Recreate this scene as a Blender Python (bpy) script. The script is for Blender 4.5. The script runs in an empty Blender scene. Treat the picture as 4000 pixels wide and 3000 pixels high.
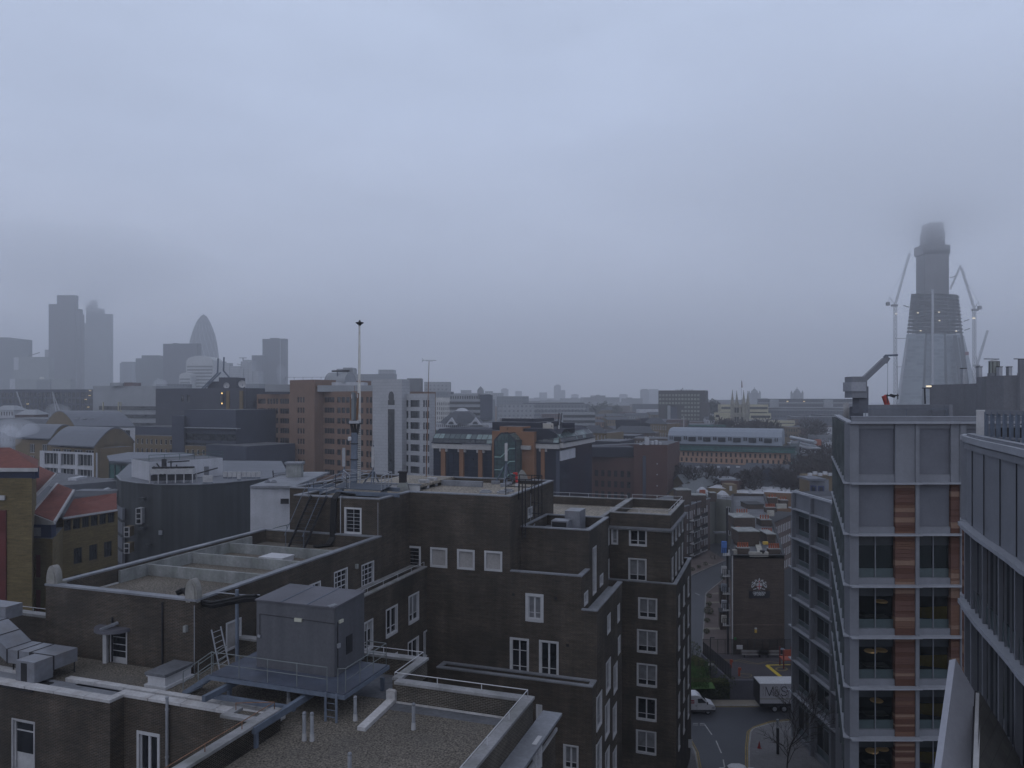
import bpy, bmesh, math, random
from mathutils import Vector, Matrix
R=random.Random(7)
rad=math.radians
S=bpy.context.scene
# ---------------------------------------------------------------- camera
HAZE=.0005; CLD=.006
F=3000.;H=40.;HY=1555.       # focal length in photo pixels, eye height, horizon row
cd=bpy.data.cameras.new('camera'); cam=bpy.data.objects.new('camera',cd); S.collection.objects.link(cam)
cam.location=(0,0,H); cam.rotation_euler=(rad(90),0,0)
cd.sensor_width=36; cd.lens=27.0; cd.shift_y=55/4000; cd.clip_start=.5; cd.clip_end=30000
S.camera=cam
# ---------------------------------------------------------------- sky, sun, exposure
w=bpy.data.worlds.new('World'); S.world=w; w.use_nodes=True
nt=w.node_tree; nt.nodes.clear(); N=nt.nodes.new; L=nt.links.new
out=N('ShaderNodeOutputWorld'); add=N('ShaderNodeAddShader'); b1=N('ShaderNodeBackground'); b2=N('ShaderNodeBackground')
sky=N('ShaderNodeTexSky'); sky.sky_type='NISHITA'; sky.sun_disc=False; sky.sun_elevation=rad(55); sky.sun_rotation=rad(200)
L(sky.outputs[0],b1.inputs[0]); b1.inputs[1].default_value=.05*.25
tc=N('ShaderNodeTexCoord'); sp=N('ShaderNodeSeparateXYZ'); L(tc.outputs['Generated'],sp.inputs[0])
no=N('ShaderNodeTexNoise'); no.inputs['Scale'].default_value=1.6; no.inputs['Detail'].default_value=5; no.inputs['Roughness'].default_value=.5
mp=N('ShaderNodeMapping'); mp.inputs['Scale'].default_value=(1,1,4.5); L(tc.outputs['Generated'],mp.inputs[0]); L(mp.outputs[0],no.inputs[0])
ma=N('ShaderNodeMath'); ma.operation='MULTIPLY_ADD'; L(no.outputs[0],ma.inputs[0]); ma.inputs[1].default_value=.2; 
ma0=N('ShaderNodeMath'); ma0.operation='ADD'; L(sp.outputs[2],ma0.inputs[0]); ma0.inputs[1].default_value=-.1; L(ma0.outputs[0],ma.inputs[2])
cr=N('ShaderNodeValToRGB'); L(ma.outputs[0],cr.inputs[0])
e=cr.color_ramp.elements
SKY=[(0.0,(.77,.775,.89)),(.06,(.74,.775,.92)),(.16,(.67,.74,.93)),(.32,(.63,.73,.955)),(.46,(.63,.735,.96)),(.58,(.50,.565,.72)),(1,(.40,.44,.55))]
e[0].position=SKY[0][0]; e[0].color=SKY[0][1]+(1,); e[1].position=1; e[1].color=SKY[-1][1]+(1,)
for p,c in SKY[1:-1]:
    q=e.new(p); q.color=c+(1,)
n2=N('ShaderNodeTexNoise'); n2.inputs['Scale'].default_value=2.6; n2.inputs['Detail'].default_value=6; n2.inputs['Roughness'].default_value=.55
mp2=N('ShaderNodeMapping'); mp2.inputs['Scale'].default_value=(1,1,3.2); mp2.inputs['Location'].default_value=(4,2,1); L(tc.outputs['Generated'],mp2.inputs[0]); L(mp2.outputs[0],n2.inputs[0])
mr_=N('ShaderNodeMapRange'); L(n2.outputs[0],mr_.inputs[0]); mr_.inputs[1].default_value=.3; mr_.inputs[2].default_value=.7; mr_.inputs[3].default_value=.9; mr_.inputs[4].default_value=1.08
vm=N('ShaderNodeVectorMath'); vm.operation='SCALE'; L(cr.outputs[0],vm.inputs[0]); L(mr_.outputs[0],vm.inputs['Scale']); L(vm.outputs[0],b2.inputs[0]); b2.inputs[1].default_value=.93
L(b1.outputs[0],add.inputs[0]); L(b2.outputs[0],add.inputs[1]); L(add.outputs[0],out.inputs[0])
sd=bpy.data.lights.new('sun','SUN'); so=bpy.data.objects.new('sun',sd); S.collection.objects.link(so)
sd.energy=.5; sd.angle=rad(70); sd.color=(1,.97,.93)
so.rotation_euler=(rad(35),0,rad(200-180)*-1)
S.view_settings.view_transform='Standard'; S.view_settings.look='None'; S.view_settings.exposure=-.12; S.view_settings.gamma=1; S.view_settings.use_curve_mapping=False
S.cycles.volume_bounces=6; S.cycles.max_bounces=10; S.cycles.diffuse_bounces=3; S.cycles.use_denoising=True
# ---------------------------------------------------------------- helpers
def P(x,y,Y): return Vector(((x-2000)/F*Y,Y,H-(y-HY)/F*Y))
def PZ(x,y,z):
    Y=(H-z)*F/(y-HY); return P(x,y,Y)
A=math.atan2(1050,3000); UX,UY=math.sin(A),math.cos(A)
def W(u,v,z=0): return Vector((u*UX+v*UY,u*UY-v*UX,z))     # street grid of the brick building
def WP(p,k=2): return (p.x,p.y)
MATS={}
def M(name,rgb,rough=.85,var=.22,scale=.35,fine=.1,fscale=6,bump=0,spec=.3,metal=0,brick=None,streak=0,grid=None,emit=0,tint=None):
    if name in MATS: return MATS[name]
    if not emit: rgb=[c*.86 for c in rgb]
    if brick: brick=brick[:3]+tuple([c*.86 for c in q] for q in brick[3:])
    m=bpy.data.materials.new(name); m.use_nodes=True; t=m.node_tree; n=t.nodes; b=n['Principled BSDF']; l=t.links.new
    b.inputs['Roughness'].default_value=rough; b.inputs['Metallic'].default_value=metal; b.inputs['Specular IOR Level'].default_value=spec
    tc=n.new('ShaderNodeTexCoord'); ge=n.new('ShaderNodeNewGeometry')
    def noise(sc,d,vec,sx=1,sy=1,sz=1):
        a=n.new('ShaderNodeTexNoise'); a.inputs['Scale'].default_value=sc; a.inputs['Detail'].default_value=d
        mm=n.new('ShaderNodeMapping'); mm.inputs['Scale'].default_value=(sx,sy,sz); l(vec,mm.inputs[0]); l(mm.outputs[0],a.inputs[0]); return a
    base=None
    if brick:
        bt=n.new('ShaderNodeTexBrick'); l(tc.outputs['UV'],bt.inputs[0]); bt.inputs['Scale'].default_value=1
        bw,bh,ms,c2,mc=brick
        bt.inputs['Brick Width'].default_value=bw; bt.inputs['Row Height'].default_value=bh; bt.inputs['Mortar Size'].default_value=ms; bt.inputs['Mortar Smooth'].default_value=.1
        bt.inputs['Color1'].default_value=tuple(rgb)+(1,); bt.inputs['Color2'].default_value=tuple(c2)+(1,); bt.inputs['Mortar'].default_value=tuple(mc)+(1,)
        base=bt.outputs[0]
    if grid:
        gw,gh,gx,gy,c2=grid   # glass cells in a wall: width, height, frame fractions
        bt=n.new('ShaderNodeTexBrick'); l(tc.outputs['UV'],bt.inputs[0]); bt.inputs['Scale'].default_value=1; bt.offset=0
        bt.inputs['Brick Width'].default_value=gw; bt.inputs['Row Height'].default_value=gh; bt.inputs['Mortar Size'].default_value=gx; bt.inputs['Mortar Smooth'].default_value=0
        bt.inputs['Color1'].default_value=tuple(c2)+(1,); bt.inputs['Color2'].default_value=tuple(x*1.5 for x in c2)+(1,); bt.inputs['Mortar'].default_value=tuple(rgb)+(1,)
        base=bt.outputs[0]
    def mul(col,a,lo,hi):
        mr=n.new('ShaderNodeMapRange'); l(a,mr.inputs[0]); mr.inputs[1].default_value=.25; mr.inputs[2].default_value=.75; mr.inputs[3].default_value=lo; mr.inputs[4].default_value=hi
        mx=n.new('ShaderNodeMix'); mx.data_type='RGBA'; mx.blend_type='MULTIPLY'; mx.inputs[0].default_value=1
        if col is None: mx.inputs[6].default_value=tuple(rgb)+(1,)
        else: l(col,mx.inputs[6])
        l(mr.outputs[0],mx.inputs[7]); return mx.outputs[2]
    o=ge.outputs['Position']
    if var: base=mul(base,noise(scale,5,o).outputs[0],1-var,1+var)
    if fine: base=mul(base,noise(fscale,3,o).outputs[0],1-fine,1+fine)
    if brick and brick[1]<.1: base=mul(base,noise(1.6,3,o,.5,.5,4.5).outputs[0],.72,1.28)
    if streak: base=mul(base,noise(1.2,4,o,1,1,.06).outputs[0],1-streak,1+streak*.6)
    if tint:
        # patches of a second colour (moss, rust, dirt)
        a=noise(tint[1],6,o); mr=n.new('ShaderNodeMapRange'); l(a.outputs[0],mr.inputs[0]); mr.inputs[1].default_value=.5; mr.inputs[2].default_value=.68
        mr.inputs[4].default_value=tint[2]
        mx=n.new('ShaderNodeMix'); mx.data_type='RGBA'; l(mr.outputs[0],mx.inputs[0])
        if base is None: mx.inputs[6].default_value=tuple(rgb)+(1,)
        else: l(base,mx.inputs[6])
        mx.inputs[7].default_value=tuple(tint[0])+(1,); base=mx.outputs[2]
    if base is None: b.inputs['Base Color'].default_value=tuple(rgb)+(1,)
    else: l(base,b.inputs['Base Color'])
    if bump:
        bp=n.new('ShaderNodeBump'); bp.inputs['Strength'].default_value=bump; bp.inputs['Distance'].default_value=.03
        l(noise(fscale*2,3,o).outputs[0],bp.inputs['Height']); l(bp.outputs[0],b.inputs['Normal'])
    if emit:
        b.inputs['Emission Color'].default_value=tuple(rgb)+(1,); b.inputs['Emission Strength'].default_value=emit
    MATS[name]=m; return m
def glassmat(name,rgb,rough=.08,tintc=None):
    if name in MATS: return MATS[name]
    m=M(name,rgb,rough=rough,var=.35,scale=.9,fine=0,spec=.6); return m
brick=M('dark brick',(.058,.042,.030),.9,.32,.35,.15,5,brick=(.225,.075,.01,(.036,.03,.026),(.125,.112,.098)),streak=.28,tint=((.026,.024,.022),.25,.7))
brick2=M('weathered parapet brick',(.055,.044,.036),.9,.3,.5,.15,5,brick=(.225,.075,.01,(.04,.034,.03),(.19,.175,.15)),tint=((.03,.03,.028),.6,.6))
coping=M('concrete coping',(.26,.26,.27),.9,.3,.7,.15,8,tint=((.12,.125,.11),.8,.6))
copingw=M('white coping',(.46,.455,.465),.85,.2,.9,.15,8,tint=((.27,.25,.24),1.1,.6))
conc=M('stained concrete',(.26,.27,.27),.9,.25,.8,.15,6,streak=.35,tint=((.2,.22,.2),1.3,.5))
gravel=M('roof gravel',(.135,.12,.102),.95,.25,.25,1.0,13,bump=.8,tint=((.09,.085,.08),.35,.5))
gravel2=M('pale roof gravel',(.24,.215,.18),.95,.2,.3,.8,6,tint=((.16,.15,.14),.5,.5))
felt=M('roofing felt',(.12,.125,.14),.9,.3,.5,.2,5)
white=M('white paint',(.48,.485,.51),.5,.08,1.5,.05)
offwhite=M('aged white paint',(.40,.40,.415),.6,.18,1.2,.1)
steel=M('blue grey steel',(.12,.145,.19),.55,.22,1.2,.12)
steeld=M('dark steel',(.022,.022,.026),.7,.2,1)
galv=M('galvanised metal',(.33,.345,.38),.4,.18,.9,.1,metal=.25)
cabinm=M('grey rendered cladding',(.095,.098,.112),.7,.14,.5,.1,7,streak=.25)
cabroof=M('grey cabin roof',(.1,.1,.118),.6,.2,.6,.1)
pane=glassmat('window glass',(.018,.02,.024))
blind=M('net curtain behind glass',(.17,.175,.19),.35,.3,2,.1,spec=.6)
blindw=M('pale blind',(.32,.31,.31),.6,.12,1)
rust=M('rusty rail',(.2,.11,.07),.8,.4,3)
lead=M('lead sheet',(.2,.21,.235),.6,.3,.6,.15)
rubber=M('black hose',(.012,.012,.014),.6,.2,2)
red=M('red paint',(.45,.04,.04),.5)
concw=M('white painted concrete',(.5,.51,.55),.8,.15,.4,.1,streak=.12)

class MB:
    def __init__(s): s.v=[]; s.f=[]; s.m=[]; s.mats=[]
    def mi(s,m):
        if m not in s.mats: s.mats.append(m)
        return s.mats.index(m)
    def face(s,pts,m):
        i=len(s.v); s.v+= [Vector(p) for p in pts]; s.f.append(list(range(i,i+len(pts)))); s.m.append(s.mi(m))
    def hexa(s,b,t,m,bottom=True):
        n=len(b)
        for i in range(n):
            j=(i+1)%n; s.face([b[i],b[j],t[j],t[i]],m)
        s.face(t,m)
        if bottom: s.face(b[::-1],m)
    def prism(s,poly,z0,z1,m,top=None,bottom=True):
        b=[Vector((p[0],p[1],z0)) for p in poly]; t=[Vector((p[0],p[1],z1)) for p in poly]
        n=len(b)
        for i in range(n):
            j=(i+1)%n; s.face([b[i],b[j],t[j],t[i]],m)
        s.face(t,top or m)
        if bottom: s.face(b[::-1],m)
    def box(s,c,d,m,rz=0):
        hx,hy,hz=d[0]/2,d[1]/2,d[2]/2; ca,sa=math.cos(rz),math.sin(rz)
        poly=[(c[0]+x*ca-y*sa,c[1]+x*sa+y*ca) for x,y in((-hx,-hy),(hx,-hy),(hx,hy),(-hx,hy))]
        s.prism(poly,c[2]-hz,c[2]+hz,m)
    def ub(s,u0,u1,v0,v1,z0,z1,m,top=None):
        if u0>u1:u0,u1=u1,u0
        if v0>v1:v0,v1=v1,v0
        s.prism([W(u0,v0),W(u0,v1),W(u1,v1),W(u1,v0)],z0,z1,m,top)
    def tube(s,a,b,r,m,n=6,r2=None,caps=True):
        a=Vector(a);b=Vector(b); d=(b-a)
        if d.length<1e-6: return
        d.normalize(); x=d.orthogonal().normalized(); y=d.cross(x); r2=r if r2 is None else r2
        A_=[a+(x*math.cos(t)+y*math.sin(t))*r for t in (2*math.pi*i/n for i in range(n))]
        B_=[b+(x*math.cos(t)+y*math.sin(t))*r2 for t in (2*math.pi*i/n for i in range(n))]
        for i in range(n):
            j=(i+1)%n; s.face([A_[i],A_[j],B_[j],B_[i]],m)
        if caps: s.face(B_,m); s.face(A_[::-1],m)
    def beam(s,a,b,wd,ht,m):
        a=Vector(a);b=Vector(b);d=(b-a).normalized()
        up=Vector((0,0,1)) if abs(d.z)<.95 else Vector((0,1,0))
        x=d.cross(up).normalized()*wd/2; y=x.cross(d).normalized()*ht/2
        A_=[a-x-y,a+x-y,a+x+y,a-x+y]; B_=[b-x-y,b+x-y,b+x+y,b-x+y]
        for i in range(4):
            j=(i+1)%4; s.face([A_[i],A_[j],B_[j],B_[i]],m)
        s.face(B_,m); s.face(A_[::-1],m)
    def path(s,pts,r,m,n=6):
        for a,b in zip(pts,pts[1:]): s.tube(a,b,r,m,n)
    def lathe(s,c,prof,m,n=20,rz=0):
        rings=[[Vector((c[0]+r*math.cos(rz+2*math.pi*i/n),c[1]+r*math.sin(rz+2*math.pi*i/n),c[2]+z)) for i in range(n)] for r,z in prof]
        for q,w_ in zip(rings,rings[1:]):
            for i in range(n):
                j=(i+1)%n; s.face([q[i],q[j],w_[j],w_[i]],m)
        s.face(rings[-1],m); s.face(rings[0][::-1],m)
    def build(s,name,parent=None,loc=None,smooth=False):
        base=Vector(parent['_o']) if parent is not None else Vector((0,0,0))
        L0=Vector(loc) if loc is not None else base
        me=bpy.data.meshes.new(name)
        me.from_pydata([tuple(v-L0) for v in s.v],[],s.f)
        for m in s.mats: me.materials.append(m)
        uv=me.uv_layers.new(name='UVMap')
        for p,mi in zip(me.polygons,s.m):
            p.material_index=mi; p.use_smooth=smooth
            pts=[s.v[i] for i in s.f[p.index]]
            nn=Vector((0,0,0))
            for a,b in zip(pts,pts[1:]+pts[:1]): nn+=a.cross(b)
            if nn.length<1e-12: nn=Vector((0,0,1))
            nn.normalize()
            if abs(nn.z)<.8: t=Vector((-nn.y,nn.x,0)).normalized(); bt=nn.cross(t)
            else: t=Vector((UY,-UX,0)); bt=Vector((UX,UY,0))
            for k,li in enumerate(p.loop_indices):
                q=pts[k]; uv.data[li].uv=(q.dot(t),q.z if abs(nn.z)<.3 else q.dot(bt))
        me.update()
        o=bpy.data.objects.new(name,me); S.collection.objects.link(o); o['_o']=tuple(L0)
        if parent is not None: o.parent=parent
        o.location=L0-base
        return o
def build_each(mb,name,parent):
    """one part per separate piece"""
    key=lambda v:(round(v.x,3),round(v.y,3),round(v.z,3)); par={}
    def find(a):
        while par[a]!=a: par[a]=par[par[a]]; a=par[a]
        return a
    for f in mb.f:
        ks=[key(mb.v[i]) for i in f]
        for k in ks: par.setdefault(k,k)
        for k in ks[1:]: par[find(k)]=find(ks[0])
    gs={}
    for f,mi in zip(mb.f,mb.m): gs.setdefault(find(key(mb.v[f[0]])),[]).append((f,mi))
    for fs in gs.values():
        m=MB(); 
        for f,mi in fs: m.face([mb.v[i] for i in f],mb.mats[mi])
        m.build(name,parent)
def tag(o,label=None,cat=None,group=None,kind=None):
    if label: o['label']=label
    if cat: o['category']=cat
    if group: o['group']=group
    if kind: o['kind']=kind
    return o
def thing(name,loc,label,cat,group=None):
    o=bpy.data.objects.new(name,None); S.collection.objects.link(o); o.location=loc; o['_o']=tuple(loc); o.empty_display_size=.5
    return tag(o,label,cat,group)
def one(mb,name,label,cat,group=None,kind=None,smooth=False):
    c=Vector((sum(v.x for v in mb.v)/len(mb.v),sum(v.y for v in mb.v)/len(mb.v),min(v.z for v in mb.v)))
    return tag(mb.build(name,loc=c,smooth=smooth),label,cat,group,kind)
def copy_tree(o,parent=None):
    c=o.copy(); S.collection.objects.link(c); c.parent=parent
    for ch in o.children: copy_tree(ch,c)
    return c
WM={}
def winmesh(kind,wd,ht):
    """window meshes, local x along the wall, -y outwards, origin at the wall face centre; returns (frame mesh, pane mesh)"""
    key=(kind,round(wd,2),round(ht,2))
    if key in WM: return WM[key]
    K=WK[kind]; f=MB(); w2,h2=wd/2,ht/2; fw=K.get('fw',.1); pr=K.get('proud',.03); dp=K.get('dep',.16); fm=K.get('fm',white)
    def bar(x0,x1,z0,z1,y0,y1): f.prism([(x0,y0),(x1,y0),(x1,y1),(x0,y1)],z0,z1,fm)
    bar(-w2,-w2+fw,-h2,h2,-pr,dp); bar(w2-fw,w2,-h2,h2,-pr,dp)
    bar(-w2+fw,w2-fw,h2-fw,h2,-pr,dp); bar(-w2+fw,w2-fw,-h2,-h2+fw*K.get('sill',1),-pr-(.05 if K.get('sill') else 0),dp)
    b=K.get('bar',.05); iw=wd-2*fw; ih=ht-2*fw; zb=-h2+fw
    xs=[-w2+fw+iw*t for t in K.get('v',[])]; zs=[zb+ih*t for t in K.get('h',[])]
    if K.get('sash'):  # inner casement frames either side of each upright
        xx=[-w2+fw]+xs+[w2-fw]
        for a,c in zip(xx,xx[1:]):
            g=K['sash']; 
            bar(a,a+g,zb,zb+ih,dp-.09,dp-.02); bar(c-g,c,zb,zb+ih,dp-.09,dp-.02)
            bar(a+g,c-g,zb+ih-g,zb+ih,dp-.09,dp-.02); bar(a+g,c-g,zb,zb+g,dp-.09,dp-.02)
    for x in xs: bar(x-b/2,x+b/2,zb,zb+ih,dp-.05,dp-.016)
    for z in zs: bar(-w2+fw,w2-fw,z-b/2,z+b/2,dp-.046,dp-.018)
    me=f.build('tmp'); m1=me.data; bpy.data.objects.remove(me)
    p=MB(); y=dp-.015; zt=[zb]+zs+[zb+ih]; pm=K.get('pm',pane); pms=K.get('pms')
    for i,(a,c) in enumerate(zip(zt,zt[1:])): p.face([(-w2+fw,y,a),(w2-fw,y,a),(w2-fw,y,c),(-w2+fw,y,c)],pms[i] if pms else pm)
    me=p.build('tmp'); m2=me.data; bpy.data.objects.remove(me)
    m1.name='window_'+kind; m2.name='pane_'+kind
    WM[key]=(m1,m2); return WM[key]
WK={
 'case':dict(v=[.5],h=[.27],sash=.06,fw=.12,sill=1.6),
 'caseb':dict(v=[.5],h=[.27],sash=.06,fw=.12,sill=1.6,pms=[pane,blind]),
 'casec':dict(v=[.5],h=[.27,.7],sash=.06,fw=.12,sill=1.6,bar=.03,pms=[pane,pane,blindw]),
 'single':dict(v=[.5],h=[.27],sash=.07,fw=.22,sill=1.2,pms=[blind,blind]),
 'tall':dict(v=[.5],h=[.2],sash=.07,fw=.14),
 'tallh':dict(v=[.5],h=[.3,.72],sash=.05,fw=.16),
 'narrow':dict(fw=.12,sash=.05,h=[.27],pm=blind),
 'slot':dict(fw=.16,h=[.2,.36,.52,.68,.84],bar=.018),
 'grid':dict(v=[.5],h=[.16,.32,.48,.64,.8],bar=.022,fw=.13),
 'grid3':dict(v=[.33,.66],h=[.3,.6],bar=.05,fw=.12,pm=blind),
 'grid4':dict(v=[.33,.66],h=[.25,.5,.75],bar=.06,fw=.1),
 'shut':dict(fw=.16,pm=blindw,dep=.12),
 'shop':dict(fw=.05,v=[.5],bar=.05,fm=None),
 'plain':dict(fw=.06,dep=.12),
}
class Face:
    """a vertical wall plane from a to b (seen from outside, a on the left)"""
    def __init__(s,a,b): s.a=Vector((a[0],a[1],0)); s.b=Vector((b[0],b[1],0)); s.d=(s.b-s.a); s.L=s.d.length; s.d/=s.L; s.n=Vector((s.d.y,-s.d.x,0))
    def hit(s,x,y):
        t=(x-2000)/F; # ray X=tY ; solve a+d*k
        k=(t*s.a.y-s.a.x)/(s.d.x-t*s.d.y); q=s.a+s.d*k
        return k,H-(y-HY)/F*q.y,q.y
    def win(s,cx,cy,wp,hp,kind='case'):
        k0=s.hit(cx-wp/2,cy)[0]; k1=s.hit(cx+wp/2,cy)[0]; km,z,Y=s.hit(cx,cy); h=hp*Y/F/2
        k0,k1=min(k0,k1),max(k0,k1)
        return [k0,k1,z-h,z+h,kind]
    def pt(s,k,z,o=0): q=s.a+s.d*k+s.n*o; q.z=z; return q
def wallf(mb,fc,z0,z1,wins,m,depth=.16,k0=0,k1=None,reveal=None):
    k1=fc.L if k1 is None else k1
    ws=[(max(w_[0],k0+.01),min(w_[1],k1-.01),max(w_[2],z0+.01),min(w_[3],z1-.01)) for w_ in wins]
    ws=[w_ for w_ in ws if w_[1]>w_[0] and w_[3]>w_[2]]
    ks=sorted({k0,k1}|{w_[0] for w_ in ws}|{w_[1] for w_ in ws}); zs=sorted({z0,z1}|{w_[2] for w_ in ws}|{w_[3] for w_ in ws})
    for a,b in zip(ks,ks[1:]):
        if b-a<1e-5: continue
        km=(a+b)/2; col=[w_ for w_ in ws if w_[0]<km<w_[1]]
        run=None
        for c,d in zip(zs,zs[1:]):
            zm=(c+d)/2; hole=any(w_[2]<zm<w_[3] for w_ in col)
            if hole:
                if run is not None: mb.face([fc.pt(a,run),fc.pt(b,run),fc.pt(b,c),fc.pt(a,c)],m); run=None
            elif run is None: run=c
        if run is not None: mb.face([fc.pt(a,run),fc.pt(b,run),fc.pt(b,zs[-1]),fc.pt(a,zs[-1])],m)
    r=reveal or m
    for a,b,c,d in ws:
        o=-depth
        mb.face([fc.pt(a,c),fc.pt(a,c,o),fc.pt(a,d,o),fc.pt(a,d)],r); mb.face([fc.pt(b,c,o),fc.pt(b,c),fc.pt(b,d),fc.pt(b,d,o)],r)
        mb.face([fc.pt(a,d),fc.pt(a,d,o),fc.pt(b,d,o),fc.pt(b,d)],r); mb.face([fc.pt(a,c,o),fc.pt(a,c),fc.pt(b,c),fc.pt(b,c,o)],r)
def place(fc,w_,root,name='window',simple=None,dep=None):
    k0,k1,z0,z1=w_[:4]; kind=w_[4] if len(w_)>4 else None
    c=fc.pt((k0+k1)/2,(z0+z1)/2); ang=math.atan2(fc.d.y,fc.d.x)
    if simple:
        m1=simple(k1-k0,z1-z0)
        o=bpy.data.objects.new(name,m1)
    else:
        if kind=='case': kind=R.choice(('case','case','caseb','casec'))
        m1,m2=winmesh(kind,k1-k0-.004,z1-z0-.004); o=bpy.data.objects.new(name,m1)
    S.collection.objects.link(o); o.parent=root; o.location=c-Vector(root['_o']); o.rotation_euler=(0,0,ang); o['_o']=tuple(c)
    if not simple:
        q=bpy.data.objects.new('pane',m2); S.collection.objects.link(q); q.parent=o
    return o
SM={}
def simplewin(glass,frame=None,nv=0,dep=.25,fw=.08):
    def mk(wd,ht):
        key=(glass.name,frame.name if frame else '',nv,dep,fw,round(wd,1),round(ht,1))
        if key in SM: return SM[key]
        p=MB(); y=dep-.01; w2,h2=wd/2,ht/2
        p.face([(-w2,y,-h2),(w2,y,-h2),(w2,y,h2),(-w2,y,h2)],glass)
        if frame:
            def bar(x0,x1,z0,z1): p.prism([(x0,y-.08),(x1,y-.08),(x1,y-.012),(x0,y-.012)],z0,z1,frame)
            bar(-w2,-w2+fw,-h2,h2);bar(w2-fw,w2,-h2,h2);bar(-w2+fw,w2-fw,h2-fw,h2);bar(-w2+fw,w2-fw,-h2,-h2+fw)
            for i in range(nv):
                x=-w2+wd*(i+1)/(nv+1); bar(x-fw/2,x+fw/2,-h2+fw,h2-fw)
        o=p.build('tmp'); me=o.data; me.name='window_simple'; bpy.data.objects.remove(o); SM[key]=me; return me
    return mk
def ring(mb,poly,t,z0,z1,m,out=.04):
    """parapet / coping ring following a CCW polygon"""
    n=len(poly); P_=[Vector((p[0],p[1],0)) for p in poly]
    def off(dist):
        r=[]
        for i in range(n):
            a,b,c=P_[i-1],P_[i],P_[(i+1)%n]; d1=(b-a).normalized(); d2=(c-b).normalized()
            n1=Vector((d1.y,-d1.x,0)); n2=Vector((d2.y,-d2.x,0)); k=1+n1.dot(n2); r.append(b+(n1+n2)*(dist/max(k,.3)))
        return r
    O=off(out); I=off(-t)
    for i in range(n):
        j=(i+1)%n
        def q(p,z): return Vector((p.x,p.y,z))
        mb.face([q(O[i],z0),q(O[j],z0),q(O[j],z1),q(O[i],z1)],m); mb.face([q(I[j],z0),q(I[i],z0),q(I[i],z1),q(I[j],z1)],m)
        mb.face([q(O[i],z1),q(O[j],z1),q(I[j],z1),q(I[i],z1)],m); mb.face([q(O[j],z0),q(O[i],z0),q(I[i],z0),q(I[j],z0)],m)
def ublock(wall_mb,roof_mb,cop_mb,poly,z0,zr,zp,facades={},m=None,rm=None,t=.3,root=None,cm=None,ch=.1,skip=()):
    """poly CCW list of (u,v) corners in the street grid given as world points; wall, roof, parapet, coping"""
    m=m or brick; n=len(poly)
    for i in range(n):
        if i in skip: continue
        fc=Face(poly[i],poly[(i+1)%n]); ws=facades.get(i,[])
        wallf(wall_mb,fc,z0,zp,ws,m)
        for w_ in ws: place(fc,w_,root,'door' if len(w_)>5 else 'window')
    if zp>zr+.05: ring(wall_mb,[(p[0],p[1]) for p in poly],t,zr-.05,zp-.002,m,out=-.003)
    roof_mb.face([Vector((p[0],p[1],zr)) for p in poly],rm or gravel)
    if cop_mb is not None: ring(cop_mb,[(p[0],p[1]) for p in poly],t+.04,zp,zp+ch,cm or coping,out=.05)
def rail(mb,pts,h,m,r=.022,post=2.2,mids=1,posts=True):
    """handrail following pts (feet on the given points)"""
    for a,b in zip(pts,pts[1:]):
        a=Vector(a);b=Vector(b); up=Vector((0,0,h))
        mb.tube(a+up,b+up,r,m,5)
        for k in range(1,mids+1): mb.tube(a+up*k/(mids+1),b+up*k/(mids+1),r*.8,m,5)
        n=max(1,round((b-a).length/post))
        for i in range(n+1):
            q=a.lerp(b,i/n); mb.tube(q,q+up,r,m,5)
def text(body,size,mat,parent,loc,rot,name='lettering',ext=.01,bold=0,sx=1):
    c=bpy.data.curves.new(name,'FONT'); c.body=body; c.size=size; c.extrude=ext; c.align_x='CENTER'; c.align_y='CENTER'; c.offset=bold
    t=bpy.data.objects.new('t',c); S.collection.objects.link(t)
    dg=bpy.context.evaluated_depsgraph_get(); me=bpy.data.meshes.new_from_object(t.evaluated_get(dg)); bpy.data.objects.remove(t)
    me.materials.clear(); me.materials.append(mat)
    o=bpy.data.objects.new(name,me); S.collection.objects.link(o); o.parent=parent; o.location=Vector(loc)-Vector(parent['_o']); o.rotation_euler=rot; o.scale=(sx,1,1); o['_o']=tuple(loc)
    return o
# ================================================================ ground
G=MB(); asp=M('asphalt',(.05,.053,.062),.9,.25,.15,.15,4,tint=((.035,.036,.04),.3,.5))
G.face([(-6500,-200,0),(6500,-200,0),(6500,6500,0),(-6500,6500,0)],asp)
tag(G.build('ground'),kind='structure')
# ================================================================ the dark brick building
BR=thing('brick_building',tuple(W(45,-25,0)),'dark brown brick office block with stepped blocks, gravel roofs and white windows','building')
wm=MB(); rm=MB(); cm=MB(); rw=MB()
def poly(*uv): return [W(*p) for p in uv]
# tower with the aerials
TP=poly((51.5,-36.2),(51.5,-28.6),(56.4,-28.6),(56.4,-19.9),(68.5,-19.9),(68.5,-39.7),(55.8,-39.7),(55.8,-36.2))
zT=32.3
front=Face(W(56.4,-28.6),W(56.4,-13.0))
fw=[front.win(1617,2187,54,108,'slot'),front.win(1714,2178,67,78,'shut'),front.win(1820,2186,69,79,'shut'),front.win(1927,2192,70,79,'shut'),
    front.win(2088,2374,71,110,'single'),front.win(2029,2574,75,164,'tallh'),front.win(2144,2574,77,142,'tall')]
for w_ in fw: place(front,w_,BR)
wallf(wm,front,0,zT,fw,brick,k0=0,k1=8.7); wallf(wm,front,0,26.5,fw,brick,k0=8.7,k1=14.4); wallf(wm,front,0,24,fw,brick,k0=14.4)
f0=Face(TP[0],TP[1]); f4=Face(TP[3],TP[4])
fac={0:[f0.win(1379,2034,67,103,'grid')],3:[f4.win(2070,2001,18,42,'narrow')]}
ublock(wm,rm,cm,TP,25,zT-.35,zT,fac,root=BR,rm=gravel2,skip=(2,),cm=lead)
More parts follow.
